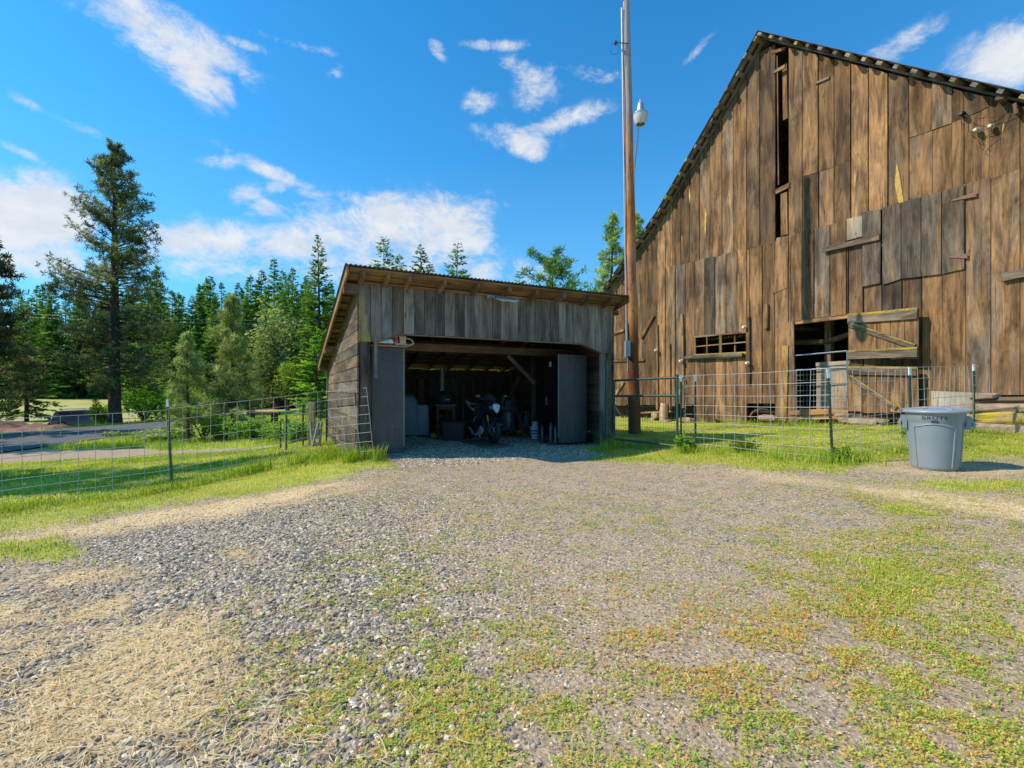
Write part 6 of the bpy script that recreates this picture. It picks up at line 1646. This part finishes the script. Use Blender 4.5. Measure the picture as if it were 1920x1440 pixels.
# ================================================================ trees
def tri_leaf(P0, D, L, W, up):
    """triangular leaf sprays: base P0, direction D, length L, half width W"""
    D = D/np.maximum(np.linalg.norm(D, axis=1, keepdims=True), 1e-6)
    S = np.cross(D, up); S /= np.maximum(np.linalg.norm(S, axis=1, keepdims=True), 1e-6)
    a = P0-S*(W*.35)[:, None]; b = P0+S*(W*.35)[:, None]
    m1 = P0+D*(L*.5)[:, None]+S*W[:, None]; tip = P0+D*L[:, None]; m2 = P0+D*(L*.5)[:, None]-S*W[:, None]
    return np.stack([P0, m1, tip, m2], 1)
def mk_tree(name, quads, cols, trunk, leafm, barkm, label, cat='tree', group=None, limbs=None):
    r = empty(name, (0, 0, 0), 0, label, cat, group)
    if limbs is not None and limbs.v:
        n0 = len(trunk.v); trunk.v += limbs.v; trunk.f += [tuple(i+n0 for i in f_) for f_ in limbs.f]; trunk.m += limbs.m; trunk.sm += limbs.sm; trunk.uv += limbs.uv; trunk.c += limbs.c
    tk = trunk.build('trunk', M[barkm], r)
    n = len(quads); f = np.arange(n*4).reshape(-1, 4)
    np_mesh('crown', quads.reshape(-1, 3), f, np.repeat(cols, 4), M[leafm], r)
    return r
def conifer(seed, h, rad_, name, label, group=None, nper=26, z0=.06, droop=.25, leafm='fir_needles', dens=1.0, lsize=.55, gap=0.1, shape=.85, cat='tree', barkm='barkdark'):
    g = np.random.default_rng(seed); Q = []; C = []
    tr = MB(); bend = g.normal(0, .012*h, 2)
    ax = lambda t: np.array([bend[0]*t*t, bend[1]*t*t])
    tr.tube([(ax(t)[0], ax(t)[1], h*t-.1) for t in np.linspace(0, .99, 8)], [max(.016*h*(1-t)**.9, .02) for t in np.linspace(0, .99, 8)], 8)
    nw = int(h*2.3*dens)+8; lb = MB()
    side = g.normal(1, .12, 12)
    for i in range(nw):
        t = z0+(1-z0)*(i+.5*g.random())/nw; zz = h*t
        Rz = rad_*((1-t)**shape)*(1 if t > .2 else .55+.45*t/.2)
        nb = g.integers(5, 8)
        for b in range(nb):
            if g.random() < gap: continue
            a = g.random()*2*PI; L = Rz*(.65+.5*g.random())*side[int(a/(2*PI)*12) % 12]+.1
            dz = (.35*t-droop*(1-t))+g.normal(0, .08)
            n = max(5, int(nper*(L/rad_)**.8))
            s = (.12+.88*g.random(n)**.75); 
            off = ax(t)
            px_ = off[0]+np.cos(a)*L*s; py_ = off[1]+np.sin(a)*L*s; pz_ = zz+dz*L*s-.12*L*s*s+.16*L*s**3
            P0 = np.stack([px_, py_, pz_], 1)
            lat = g.choice([-1, 1], n)*(.4+.7*g.random(n)); 
            D = np.stack([np.cos(a)-np.sin(a)*lat, np.sin(a)+np.cos(a)*lat, dz-.1+g.normal(0, .3, n)], 1)
            Ls = lsize*(1.15-.5*s)*(.6+.6*g.random(n))*min(1, .45+L/rad_); W = Ls*.24
            up = np.stack([g.normal(0, .35, n), g.normal(0, .35, n), np.ones(n)], 1)
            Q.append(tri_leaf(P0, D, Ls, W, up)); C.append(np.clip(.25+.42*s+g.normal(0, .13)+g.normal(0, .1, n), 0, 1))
            if L > rad_*.5 and g.random() < .5: lb.tube([(off[0], off[1], zz), (off[0]+math.cos(a)*L*.8, off[1]+math.sin(a)*L*.8, zz+dz*L*.8)], [.02+.004*h*.3, .012], 4, caps=False)
    # leader
    n = 14; P0 = np.stack([np.full(n, ax(1)[0]), np.full(n, ax(1)[1]), h*(.93+.06*g.random(n))], 1)
    Q.append(tri_leaf(P0, np.stack([g.normal(0, .3, n), g.normal(0, .3, n), np.ones(n)], 1), np.full(n, lsize*.8), np.full(n, lsize*.12), np.tile([1., 0, 0], (n, 1)))); C.append(np.full(n, .6))
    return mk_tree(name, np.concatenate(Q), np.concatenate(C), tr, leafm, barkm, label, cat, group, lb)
def needle_pine(seed, h, rad_, name, label, z0=.1, ntuft=2400, tuft=.32, per=11, leafm='pine_needles', barkm='bark', prof=None, r0=.4, up=.25, group=None, nlimb=None, zs=.55, nw=.085):
    """long-needled pine: limbs with round needle tufts at the twigs"""
    g = np.random.default_rng(seed); tr = MB(); lb = MB()
    bend = g.normal(0, .01*h, 2)
    tr.tube([(bend[0]*math.sin(t*2.5), bend[1]*t, h*t-.15) for t in np.linspace(0, .985, 14)], [max(r0*(1-t)**.75*(1.25 if t < .03 else 1), .03) for t in np.linspace(0, .985, 14)], 12)
    prof = prof or (lambda t: (1-t)**.7)
    nl = nlimb or int(h*6); T = []; TC = []
    per_l = max(3, ntuft//nl)
    for i in range(nl):
        t = z0+(1-z0)*(i+g.random())/nl; a = g.random()*2*PI
        L = rad_*prof(t)*(.55+.6*g.random()); zz = h*t
        dz = up*(t*1.6-.55)+g.normal(0, .12)
        base = np.array([bend[0]*math.sin(t*2.5), bend[1]*t, zz]); pts = []
        cur = g.normal(0, .25)
        for s in np.linspace(0, 1, 6):
            aa = a+cur*s; pts.append(base+np.array([math.cos(aa)*L*s, math.sin(aa)*L*s, dz*L*s+.12*L*s*s]))
        if L > .3: lb.tube(pts, [max(.05*r0/.4*(L/rad_+.3)*(1-s*.85), .008) for s in np.linspace(0, 1, 6)], 5, caps=False)
        k = max(2, int(per_l*(.35+L/rad_)))
        s = np.clip(.3+.75*g.random(k)**.8, 0, 1.02)
        spread = .06+.26*s*(1-s*.6)
        P0 = np.stack([np.interp(s, np.linspace(0, 1, 6), [p[j] for p in pts]) for j in range(3)], 1)
        off = g.normal(0, 1, (k, 3))*np.array([1, 1, zs])*(spread*L*.55)[:, None]
        T.append(P0+off); TC.append(np.full(k, g.normal(0, .1)))
        for q in range(0, k, 3):
            lb.tube([P0[q], P0[q]+off[q]], [.012*r0/.4+.003, .004], 3, caps=False)
    T = np.concatenate(T); TC = np.concatenate(TC); n = len(T)
    D = g.normal(0, 1, (n, per, 3)); D[..., 2] += .35
    D /= np.linalg.norm(D, axis=2, keepdims=True)
    P0 = np.repeat(T, per, 0); Dd = D.reshape(-1, 3); L = tuft*(.6+.6*g.random(n*per)); W = L*nw
    upv = g.normal(0, 1, (n*per, 3))
    Q = tri_leaf(P0, Dd, L, W, upv)
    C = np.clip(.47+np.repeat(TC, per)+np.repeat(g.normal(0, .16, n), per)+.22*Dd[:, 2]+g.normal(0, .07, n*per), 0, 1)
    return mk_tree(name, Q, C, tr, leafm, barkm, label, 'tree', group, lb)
def bush(seed, name, label, rx, ry, rz_b, n=2600, leaf=.12, leafm='bush_leaves', lobes=9, group=None, cat='bush', stem=True, z0=0.0):
    g = np.random.default_rng(seed); tr = MB(); T = []; C = []
    for i in range(lobes):
        a = g.random()*2*PI; q = g.random()**.5*.7; c_ = np.array([math.cos(a)*q*rx, math.sin(a)*q*ry, z0+(.25+.65*g.random())*rz_b*(1-.3*q)]); r_ = (.28+.25*g.random())
        k = n//lobes; d = g.normal(0, 1, (k, 3)); d /= np.linalg.norm(d, axis=1, keepdims=True); rad2 = (.55+.5*g.random(k))[:, None]
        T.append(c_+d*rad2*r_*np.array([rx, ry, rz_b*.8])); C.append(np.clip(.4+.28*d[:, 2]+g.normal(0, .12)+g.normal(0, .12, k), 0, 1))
        tr.tube([(g.normal(0, .05), g.normal(0, .05), 0), tuple(c_*np.array([.5, .5, .6])), tuple(c_)], [.03*max(rx, .5), .018*max(rx, .5), .006], 5, caps=False)
    T = np.concatenate(T); C = np.concatenate(C); T[:, 2] = np.maximum(T[:, 2], .02); k = len(T)
    D = g.normal(0, 1, (k, 3)); D[:, 2] *= .5
    Q = tri_leaf(T, D, leaf*(.6+.8*g.random(k)), leaf*.34*(.7+.6*g.random(k)), g.normal(0, 1, (k, 3))+np.array([0, 0, 1.2]))
    r = empty(name, (0, 0, 0), 0, label, cat, group)
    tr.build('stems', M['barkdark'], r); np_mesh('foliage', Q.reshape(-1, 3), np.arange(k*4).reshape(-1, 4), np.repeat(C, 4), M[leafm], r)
    return r
def putp(o, px, Y, z=None, rz=0.0, s=1.0):
    X = (px-960)/FX*Y; o.location = (X, Y, gzf(X, Y) if z is None else z); o.rotation_euler = (0, 0, rz); o.scale = (s, s, s); return o
# tall pine on the left
o = needle_pine(7, 20.9, 3.4, 'tall_pine', 'tall lone pine with a dark bare lower trunk standing just beyond the road', z0=.14, ntuft=3700, tuft=.31, per=15, r0=.42, prof=lambda t: min(1.0, (.75+.3*min(t/.25, 1)) if t < .45 else .95*((1-t)/.55)**.8+.09), nlimb=240, up=.75, zs=1.0)
putp(o, 215, 36, rz=.8)
o = needle_pine(17, 15.0, 4.0, 'dark_pine', 'dark pine cut by the left edge of the photo, beyond the road', z0=.12, ntuft=3400, tuft=.38, per=12, r0=.35, prof=lambda t: (1-t)**.75, nlimb=150, up=.1)
putp(o, -32, 33, rz=2)
o = conifer(31, 11.5, 3.6, 'dark_fir', 'dark drooping fir between the left photo edge and the tall pine', nper=40, dens=1.3, lsize=.6, droop=.3); putp(o, 50, 54, s=1.15)
o = needle_pine(9, 6.7, 1.5, 'young_pine', 'larger right one of the two young pale pines behind the left fence', z0=.17, ntuft=1250, tuft=.25, per=20, leafm='young_needles', r0=.12, prof=lambda t: (min(t/.25, 1)*.3+.7)*(1-t)**.7+.06, nlimb=110, up=.7, zs=.9, nw=.05)
putp(o, 438, 22.3, rz=1)
o = needle_pine(12, 5.0, 1.05, 'young_pine', 'smaller left one of the two young pale pines behind the left fence', z0=.2, ntuft=760, tuft=.23, per=20, leafm='young_needles', r0=.085, prof=lambda t: (min(t/.25, 1)*.3+.7)*(1-t)**.7+.06, nlimb=80, up=.7, zs=.9, nw=.05)
putp(o, 353, 22, rz=2.1)
# fir standing close behind the shed
o = conifer(41, 16.0, 3.7, 'tall_fir', 'tall ragged fir with a bare leader close behind the left end of the shed', nper=52, dens=1.7, lsize=.5, gap=.14, shape=.9, droop=.35); putp(o, 600, 44)
o = conifer(44, 6.0, 2.3, 'bright_young_fir', 'bright green young fir rising just left of the shed roof', nper=50, dens=1.5, lsize=.4, gap=.02, leafm='bush_leaves'); putp(o, 592, 33)
for px, Y, h, r_, lb, sd in ((722, 60, 20.5, 4.6, 'broad fir leftmost of those rising above the shed roof', 51), (752, 64, 19.6, 3.6, 'slim fir second from left above the shed roof', 52), (789, 62, 20.1, 3.4, 'slim fir third from left above the shed roof', 53), (806, 66, 18.9, 1.9, 'small fir top right of the slim third one above the shed roof', 57), (848, 58, 19.0, 3.6, 'leaning ragged fir above the middle of the shed roof', 54), (884, 70, 16.6, 1.6, 'tiny fir tip above the middle of the shed roof', 58), (971, 60, 16.2, 3.0, 'small fir alone above the right half of the shed roof', 55)):
    o = conifer(sd, h, r_, 'fir_tree', lb, nper=40, lsize=.62, gap=.12, shape=.62); putp(o, px, Y, z=gzf((px-960)/FX*Y, Y)*.0+0.0)
    if px == 848: o.rotation_euler = (math.radians(3), math.radians(3), 0)
o = needle_pine(61, 13.4, 4.0, 'forked_pine', 'dark green round headed conifer above the right end of the shed roof', z0=.3, ntuft=900, tuft=.55, per=10, leafm='fir_needles', prof=lambda t: .5+.5*math.sin(PI*min(t, 1)), nlimb=60, up=.5, r0=.3); putp(o, 1037, 47, z=0.4)
o = needle_pine(62, 16.5, 3.2, 'pale_pine', 'tall pale pine rising between the shed and the barn, left of the utility pole', z0=.2, ntuft=1500, tuft=.42, per=12, leafm='young_needles', nlimb=100, r0=.3); putp(o, 1150, 43, z=.5)
o = needle_pine(63, 17.5, 2.6, 'pale_pine', 'tall pale pine directly behind the utility pole, beside the barn roof', z0=.2, ntuft=1300, tuft=.42, per=12, leafm='young_needles', nlimb=90, r0=.3); putp(o, 1196, 45, z=.5)
# forest: individual conifers, meshes shared
protos = [conifer(70+i, 20, rr_, 'forest_conifer', 'tall conifer in the dense forest beyond the road and meadow', 'conifers of the forest', nper=34, lsize=.95, gap=.03+.04*(i % 3), shape=sh_, z0=.03, droop=.22, dens=1.25) for i, (rr_, sh_) in enumerate(((4.6, .85), (3.9, .8), (5.2, .95), (3.4, .75), (4.3, 1.0)))]
oak = bush(90, 'forest_tree', 'rounded grey green tree in front of the dense forest', 3.6, 3.6, 11, n=5200, leaf=.42, lobes=16, leafm='young_needles', cat='tree', group='rounded trees at the forest edge', z0=1.0)
fr = random.Random(77); spots = []
tops = [(-60, 520), (0, 560), (70, 548), (115, 520), (170, 535), (240, 540), (300, 500), (345, 545), (394, 500), (420, 525), (455, 512), (480, 510), (518, 490), (548, 512), (565, 505), (600, 530), (640, 535), (690, 560), (760, 560), (840, 580), (920, 590), (1000, 600), (1080, 590), (1180, 590), (1260, 600)]
def topy(px): return float(np.interp(px, [a for a, b in tops], [b for a, b in tops]))
used = set()
def place_tree(px, Y, h, k):
    global used
    src = protos[k % 5]; o = src if (k % 5) not in used else copy_tree(src); used.add(k % 5)
    X = (px-960)/FX*Y; o.location = (X, Y, gzf(X, Y)-.2); o.rotation_euler = (0, 0, fr.random()*6.28); s = h/20; w = s*fr.uniform(.85, 1.15); o.scale = (w, w, s)
k = 0
for row, (Y0, n, dy) in enumerate(((60, 34, 64), (66, 34, 44), (76, 36, 22), (88, 38, 6), (102, 38, -6), (122, 36, -10))):
    for i in range(n):
        px = -170+(1330+170)*(i+fr.uniform(-.35, .35))/n
        Y = Y0+fr.uniform(-5, 5)+(52 if px < 255 else 0)*(1 if row < 3 else .5)
        if row <= 1 and px < 265: Y = 130+fr.uniform(-5, 5)
        X = (px-960)/FX*Y; zb = gzf(X, Y)
        yt = topy(px)+dy+fr.choice([0, 0, 12, 22, 40])*(1 if row else 1.4)
        h = CAMZ+(HY-yt)/FX*Y-zb
        if 640 < px < 1000: h = min(h, CAMZ+(HY-575-fr.uniform(0, 25))/FX*Y-zb)
        place_tree(px, Y, max(h, 5), k); k += 1
# lower edge of the forest, hides the trunks
first = True
for i, (px, Y, s) in enumerate(((520, 54, .95), (548, 58, .8), (30, 122, .8))):
    o = oak if i == 0 else copy_tree(oak); putp(o, px, Y, rz=i*1.3, s=s)
# bushes
for px, Y, rx, h, lb, sd, lf_ in ((540, 44, 1.9, 3.6, 'bright yellow green maple over the little hut roof', 1, .2), (192, 37, 1.0, 1.9, 'small leafy shrub beside the foot of the tall pine', 2, .16), (268, 38, 2.6, 3.6, 'bright leafy bush low behind the tall pine, right of its trunk', 3, .22), 
    (380, 23.5, 1.1, 1.9, 'bright green shrub between the two young pines', 5, .14), (408, 22.6, .9, 1.2, 'bright low shrub at the foot of the larger young pine', 6, .12), (470, 21.5, 1.0, 1.15, 'dark rounded shrub right of the larger young pine', 7, .11), (505, 22, 1.2, .9, 'leafy shrub in front of the wooden guard rail', 8, .13), (545, 21, 1.2, .9, 'low pale shrub before the far wire fence', 9, .12), (335, 24, .8, .5, 'grey green low shrub behind the smaller young pine', 10, .12), (262, 24.5, 1.6, .42, 'low grey green bramble patch by the gravel track', 11, .11), (300, 23.5, 1.2, .4, 'low bramble patch left of the young pines', 14, .11), (430, 25, 1.4, .9, 'tall weeds and brush behind the larger young pine', 12, .14), (575, 15.5, .55, .8, 'dark green nettle clump at the back corner of the shed', 13, .1), (440, 62, 3.0, 4.2, 'bright bush at the foot of the forest behind the young pines', 15, .3), (340, 50, 2.2, 3.2, 'bright bush on the far roadside behind the smaller young pine', 16, .25)):
    o = bush(100+sd, 'shrub' if sd != 1 else 'maple_tree', lb, rx, rx, h, n=2400 if Y > 30 else 2000, leaf=lf_, lobes=10, cat='bush' if sd != 1 else 'tree', leafm='bush_leaves' if sd not in (4, 10, 11, 14) else 'young_needles', z0=1.0 if sd == 1 else 0.0); putp(o, px, Y)
for px, py, rx, h, lb, sd in ((1286, 848, .2, .3, 'bright leafy weed clump at the foot of the green gate post', 21), (1133, 836, .22, .5, 'leafy weeds climbing the right post of the shed', 22), (1577, 866, .14, .22, 'broad leafed weed clump at the leaning fence post', 23), (1668, 785, .38, .6, 'leafy weeds growing through the stones below the barn door', 24), (1440, 790, .45, .55, 'leafy weeds between the window and the barn door', 25), (1722, 832, .3, .35, 'leafy weeds behind the left side of the trash can', 26), (1520, 795, .3, .3, 'low weeds under the barn threshold', 27), (1395, 848, .25, .22, 'dandelion clump behind the middle of the right fence', 28),):
    q = G(px, py); o = bush(130+sd, 'weed_clump', lb, rx, rx, h, n=520, leaf=.055 if sd != 29 else .03, lobes=7, cat='weed'); o.location = q
# dandelion flowers
g_ = np.random.default_rng(5); fpos = []
for i in range(46):
    px, py = (g_.uniform(1300, 1650), g_.uniform(805, 856)) if i < 34 else (g_.uniform(170, 330), g_.uniform(905, 935))
    q = G(px, py); fpos.append((q.x, q.y, q.z+g_.uniform(.06, .16)))
a_ = np.arange(8)*PI/4; tv = np.concatenate([[[0, 0, .004]], np.stack([np.cos(a_)*.014, np.sin(a_)*.014, np.zeros(8)], 1)]); tf2 = np.array([(0, 1+k2, 1+(k2+1) % 8) for k2 in range(8)])
p_, f_2, _ = scatter_np(tv, tf2, np.array(fpos), g_.random(46)*6, .7+.6*g_.random(46), g_.normal(0, .5, (46, 2)))
M['flower'] = pmat('yellow_petals', (.75, .5, .02), (.6, .4, .02), 30, .7)
tag(np_mesh('dandelion_flowers', p_, f_2, np.ones(len(p_)), M['flower']), 'tiny yellow dandelion flowers in the grass', 'flowers', kind='stuff')
# trees outside the frame on the left: they throw the shadow on the lawn and the road
def out_tree(x, y, h, s, lb):
    o = conifer(int(200+abs(x)*3), h, s, 'shade_fir', lb, nper=34, dens=1.2, lsize=.6, gap=.02); o.location = (x, y, gzf(x, y)); return o
out_tree(-18.9, 10.0, 13.7, 3.8, 'slim fir left of the lawn whose shadow lies across the grass')
out_tree(-20.4, 7.9, 14.2, 4.0, 'broad fir left of the lawn nearest the road')
out_tree(-35, 20, 18, 5.0, 'big fir beyond the road at the left, throwing shade on the asphalt')
out_tree(-37.5, 26, 18, 5.0, 'second big fir beyond the road at the left, behind the first')

# overhead wires before the forest
t = MB()
for k2, (ya, yb) in enumerate(((601, 602), (607, 609))):
    a = P(460, ya, 48); b = P(660, yb, 48); c2 = P(-200, ya-30, 52)
    t.tube([c2.lerp(a, s_)-V((0, 0, 1.5*s_*(1-s_))) for s_ in (0, .25, .5, .75, 1)]+[a.lerp(b, s_) for s_ in (.5, 1)]+[P(900, yb+4, 52)], .012, 4)
tag(t.build('overhead_wires', M['slimgrey']), 'pair of thin overhead wires crossing in front of the forest', 'wires')

# ================================================================ light, sky, camera
SE = math.radians(42.8); SH_ = V((.9986, .052, 0)).normalized()
sl_ = bpy.data.lights.new('sun', 'SUN'); sl_.energy = 5.0; sl_.angle = math.radians(.53); sl_.color = (1.0, .90, .75)
so = bpy.data.objects.new('sun', sl_); COL.objects.link(so)
dv = V((SH_.x*math.cos(SE), SH_.y*math.cos(SE), -math.sin(SE))); so.rotation_euler = dv.to_track_quat('-Z', 'Y').to_euler(); so.location = (-20, 0, 30)
w = bpy.data.worlds.new('World'); sc.world = w; w.use_nodes = True; nt = w.node_tree; L = nt.links
bg = nt.nodes['Background']; bg.inputs[1].default_value = .15
sk = N(nt, 'ShaderNodeTexSky'); sk.sky_type = 'NISHITA'; sk.sun_disc = False; sk.sun_elevation = SE; sk.sun_rotation = math.atan2(-SH_.x, -SH_.y) % (2*PI); sk.altitude = 300; sk.air_density = 1.0; sk.dust_density = .4; sk.ozone_density = 2.5
tc = N(nt, 'ShaderNodeTexCoord'); D0 = tc.outputs['Generated']
sx = N(nt, 'ShaderNodeSeparateXYZ'); L.new(D0, sx.inputs[0])
az = mth(nt, 'ARCTAN2', sx.outputs[0], sx.outputs[1]); el = mth(nt, 'ARCSINE', sx.outputs[2])
cmb = N(nt, 'ShaderNodeCombineXYZ'); L.new(az, cmb.inputs[0]); L.new(el, cmb.inputs[1]); AE = cmb.outputs[0]
def azel(px, py):
    v = V(((px-960)/FX, 1, (HY-py)/FX)).normalized(); return math.atan2(v.x, v.y), math.asin(v.z)
blobs = [(300, 60, 150, 50, 12, 1.1), (345, 110, 90, 45, 25, 1.1), (400, 140, 50, 30, 30, .9), (370, 178, 45, 8, 12, .7),
 (20, 415, 85, 60, 0, 1.5), (100, 405, 75, 55, 0, 1.5), (60, 480, 140, 45, 0, 1.1), (330, 455, 70, 32, 0, 1.0), (430, 450, 90, 30, 0, 1.0), (540, 455, 90, 35, 0, 1.1), (640, 430, 80, 40, 0, 1.1), (740, 420, 100, 45, 0, 1.2), (830, 440, 90, 60, 0, 1.2), (880, 500, 60, 35, 0, .8), (400, 500, 140, 28, 0, .7), (700, 500, 160, 30, 0, .9), (600, 480, 200, 40, 0, .7),
 (430, 300, 45, 12, -18, .75), (510, 322, 75, 12, 14, .85), (460, 370, 36, 20, -20, .7), (500, 395, 45, 22, 0, .8), (590, 365, 45, 12, 5, .6), (520, 352, 30, 14, -35, .6),
 (995, 140, 48, 22, 15, .8), (1010, 170, 36, 34, -20, .8), (965, 262, 60, 22, 12, .95), (1000, 285, 30, 16, 20, .8), (1060, 225, 75, 18, -12, .85), (900, 195, 30, 20, 0, .75), (1120, 140, 48, 14, 10, .7), (1090, 215, 30, 14, 0, .6),
 (1680, 90, 75, 22, -8, .9), (1890, 115, 90, 55, 10, 1.2), (1840, 160, 60, 22, 20, .6), (1310, 92, 26, 9, -30, .6), (820, 92, 18, 14, 30, .8), (930, 85, 50, 10, 0, .8), (460, 84, 40, 8, 0, .6), (560, 84, 60, 9, 0, .7), (635, 145, 18, 22, 20, .55), (190, 255, 65, 9, 8, .5), (25, 277, 55, 9, 18, .6), (45, 190, 30, 8, 12, .5), (920, 380, 40, 9, 5, .5), (820, 375, 50, 14, 0, .6), (1000, 510, 50, 22, 0, .7), (720, 335, 25, 7, 0, .4), (2100, 300, 200, 90, 0, 1), (-300, 350, 200, 60, 0, 1), (-200, 120, 140, 50, 20, .8)]
acc = None
for px, py, rx, ry, ang, wt_ in blobs:
    a0, e0_ = azel(px, py); a1_, _ = azel(px+rx, py); a2_, _ = azel(px-rx, py); _, e1_ = azel(px, py-ry); _, e2_ = azel(px, py+ry)
    mp = N(nt, 'ShaderNodeMapping'); mp.vector_type = 'TEXTURE'; mp.inputs['Location'].default_value = (a0, e0_, 0); mp.inputs['Rotation'].default_value = (0, 0, -math.radians(ang)); mp.inputs['Scale'].default_value = (max(abs(a1_-a2_)/2, .01), max(abs(e1_-e2_)/2, .006), 1)
    L.new(AE, mp.inputs[0]); ln = N(nt, 'ShaderNodeVectorMath', operation='LENGTH'); L.new(mp.outputs[0], ln.inputs[0])
    mr = N(nt, 'ShaderNodeMapRange', interpolation_type='SMOOTHSTEP'); mr.inputs['From Min'].default_value = 2.1; mr.inputs['From Max'].default_value = .1; mr.inputs['To Min'].default_value = 0; mr.inputs['To Max'].default_value = wt_; L.new(ln.outputs['Value'], mr.inputs[0])
    acc = mr.outputs[0] if acc is None else mth(nt, 'MAXIMUM', acc, mr.outputs[0])
nz = noise(nt, mapping(nt, AE, (11, 17, 1)), 1.0, 10, .7, .5); nz2 = noise(nt, mapping(nt, AE, (30, 52, 1)), 1.0, 8, .7, .6)
fld = mth(nt, 'ADD', acc, mth(nt, 'MULTIPLY_ADD', nz, 2.6, -1.36)); fld = mth(nt, 'ADD', fld, mth(nt, 'MULTIPLY_ADD', nz2, 1.0, -.5))
msk = N(nt, 'ShaderNodeMapRange', interpolation_type='SMOOTHSTEP'); msk.inputs['From Min'].default_value = .12; msk.inputs['From Max'].default_value = 1.2; L.new(fld, msk.inputs[0])
gate_ = mth(nt, 'MULTIPLY', msk.outputs[0], mth(nt, 'MULTIPLY', acc, 2.2, clamp=True), clamp=True)
hs = N(nt, 'ShaderNodeHueSaturation'); hs.inputs['Saturation'].default_value = 1.22; hs.inputs['Value'].default_value = 1.0; hs.inputs['Hue'].default_value = .49; L.new(sk.outputs[0], hs.inputs['Color'])
tint = mixc(nt, 1.0, hs.outputs[0], (.33, 1.24, 1.58), 'MULTIPLY')
ccol = ramp(nt, [(.25, (4.3, 4.7, 5.3)), (.7, (6.0, 6.1, 6.2))]); L.new(noise(nt, mapping(nt, AE, (14, 26, 1), (3, 1, 0)), 1.0, 5, .6), ccol.inputs[0])
hz_ = ramp(nt, [(0, g3(.62)), (.2, g3(.38)), (.45, g3(.1)), (.8, g3(0))]); L.new(el, hz_.inputs[0])
tint = mixc(nt, hz_.outputs[0], tint, (2.0, 3.6, 5.0))
fin = mixc(nt, mth(nt, 'MULTIPLY', gate_, .95), tint, ccol.outputs[0])
L.new(fin, bg.inputs[0]); w.cycles.sampling_method = 'NONE'
cam = bpy.data.cameras.new('camera'); cam.sensor_width = 36; cam.lens = 36*FX/1920; cam.clip_end = 2000; cam.clip_start = .05; cam.shift_y = (HY-720)/1920
co_ = bpy.data.objects.new('camera', cam); COL.objects.link(co_); co_.location = (0, 0, CAMZ); co_.rotation_euler = (PI/2, 0, 0); sc.camera = co_
sc.view_settings.view_transform = 'Standard'; sc.view_settings.look = 'None'; sc.view_settings.exposure = 0; sc.view_settings.gamma = 1
sc.cycles.max_bounces = 6; sc.cycles.diffuse_bounces = 3; sc.cycles.transparent_max_bounces = 6
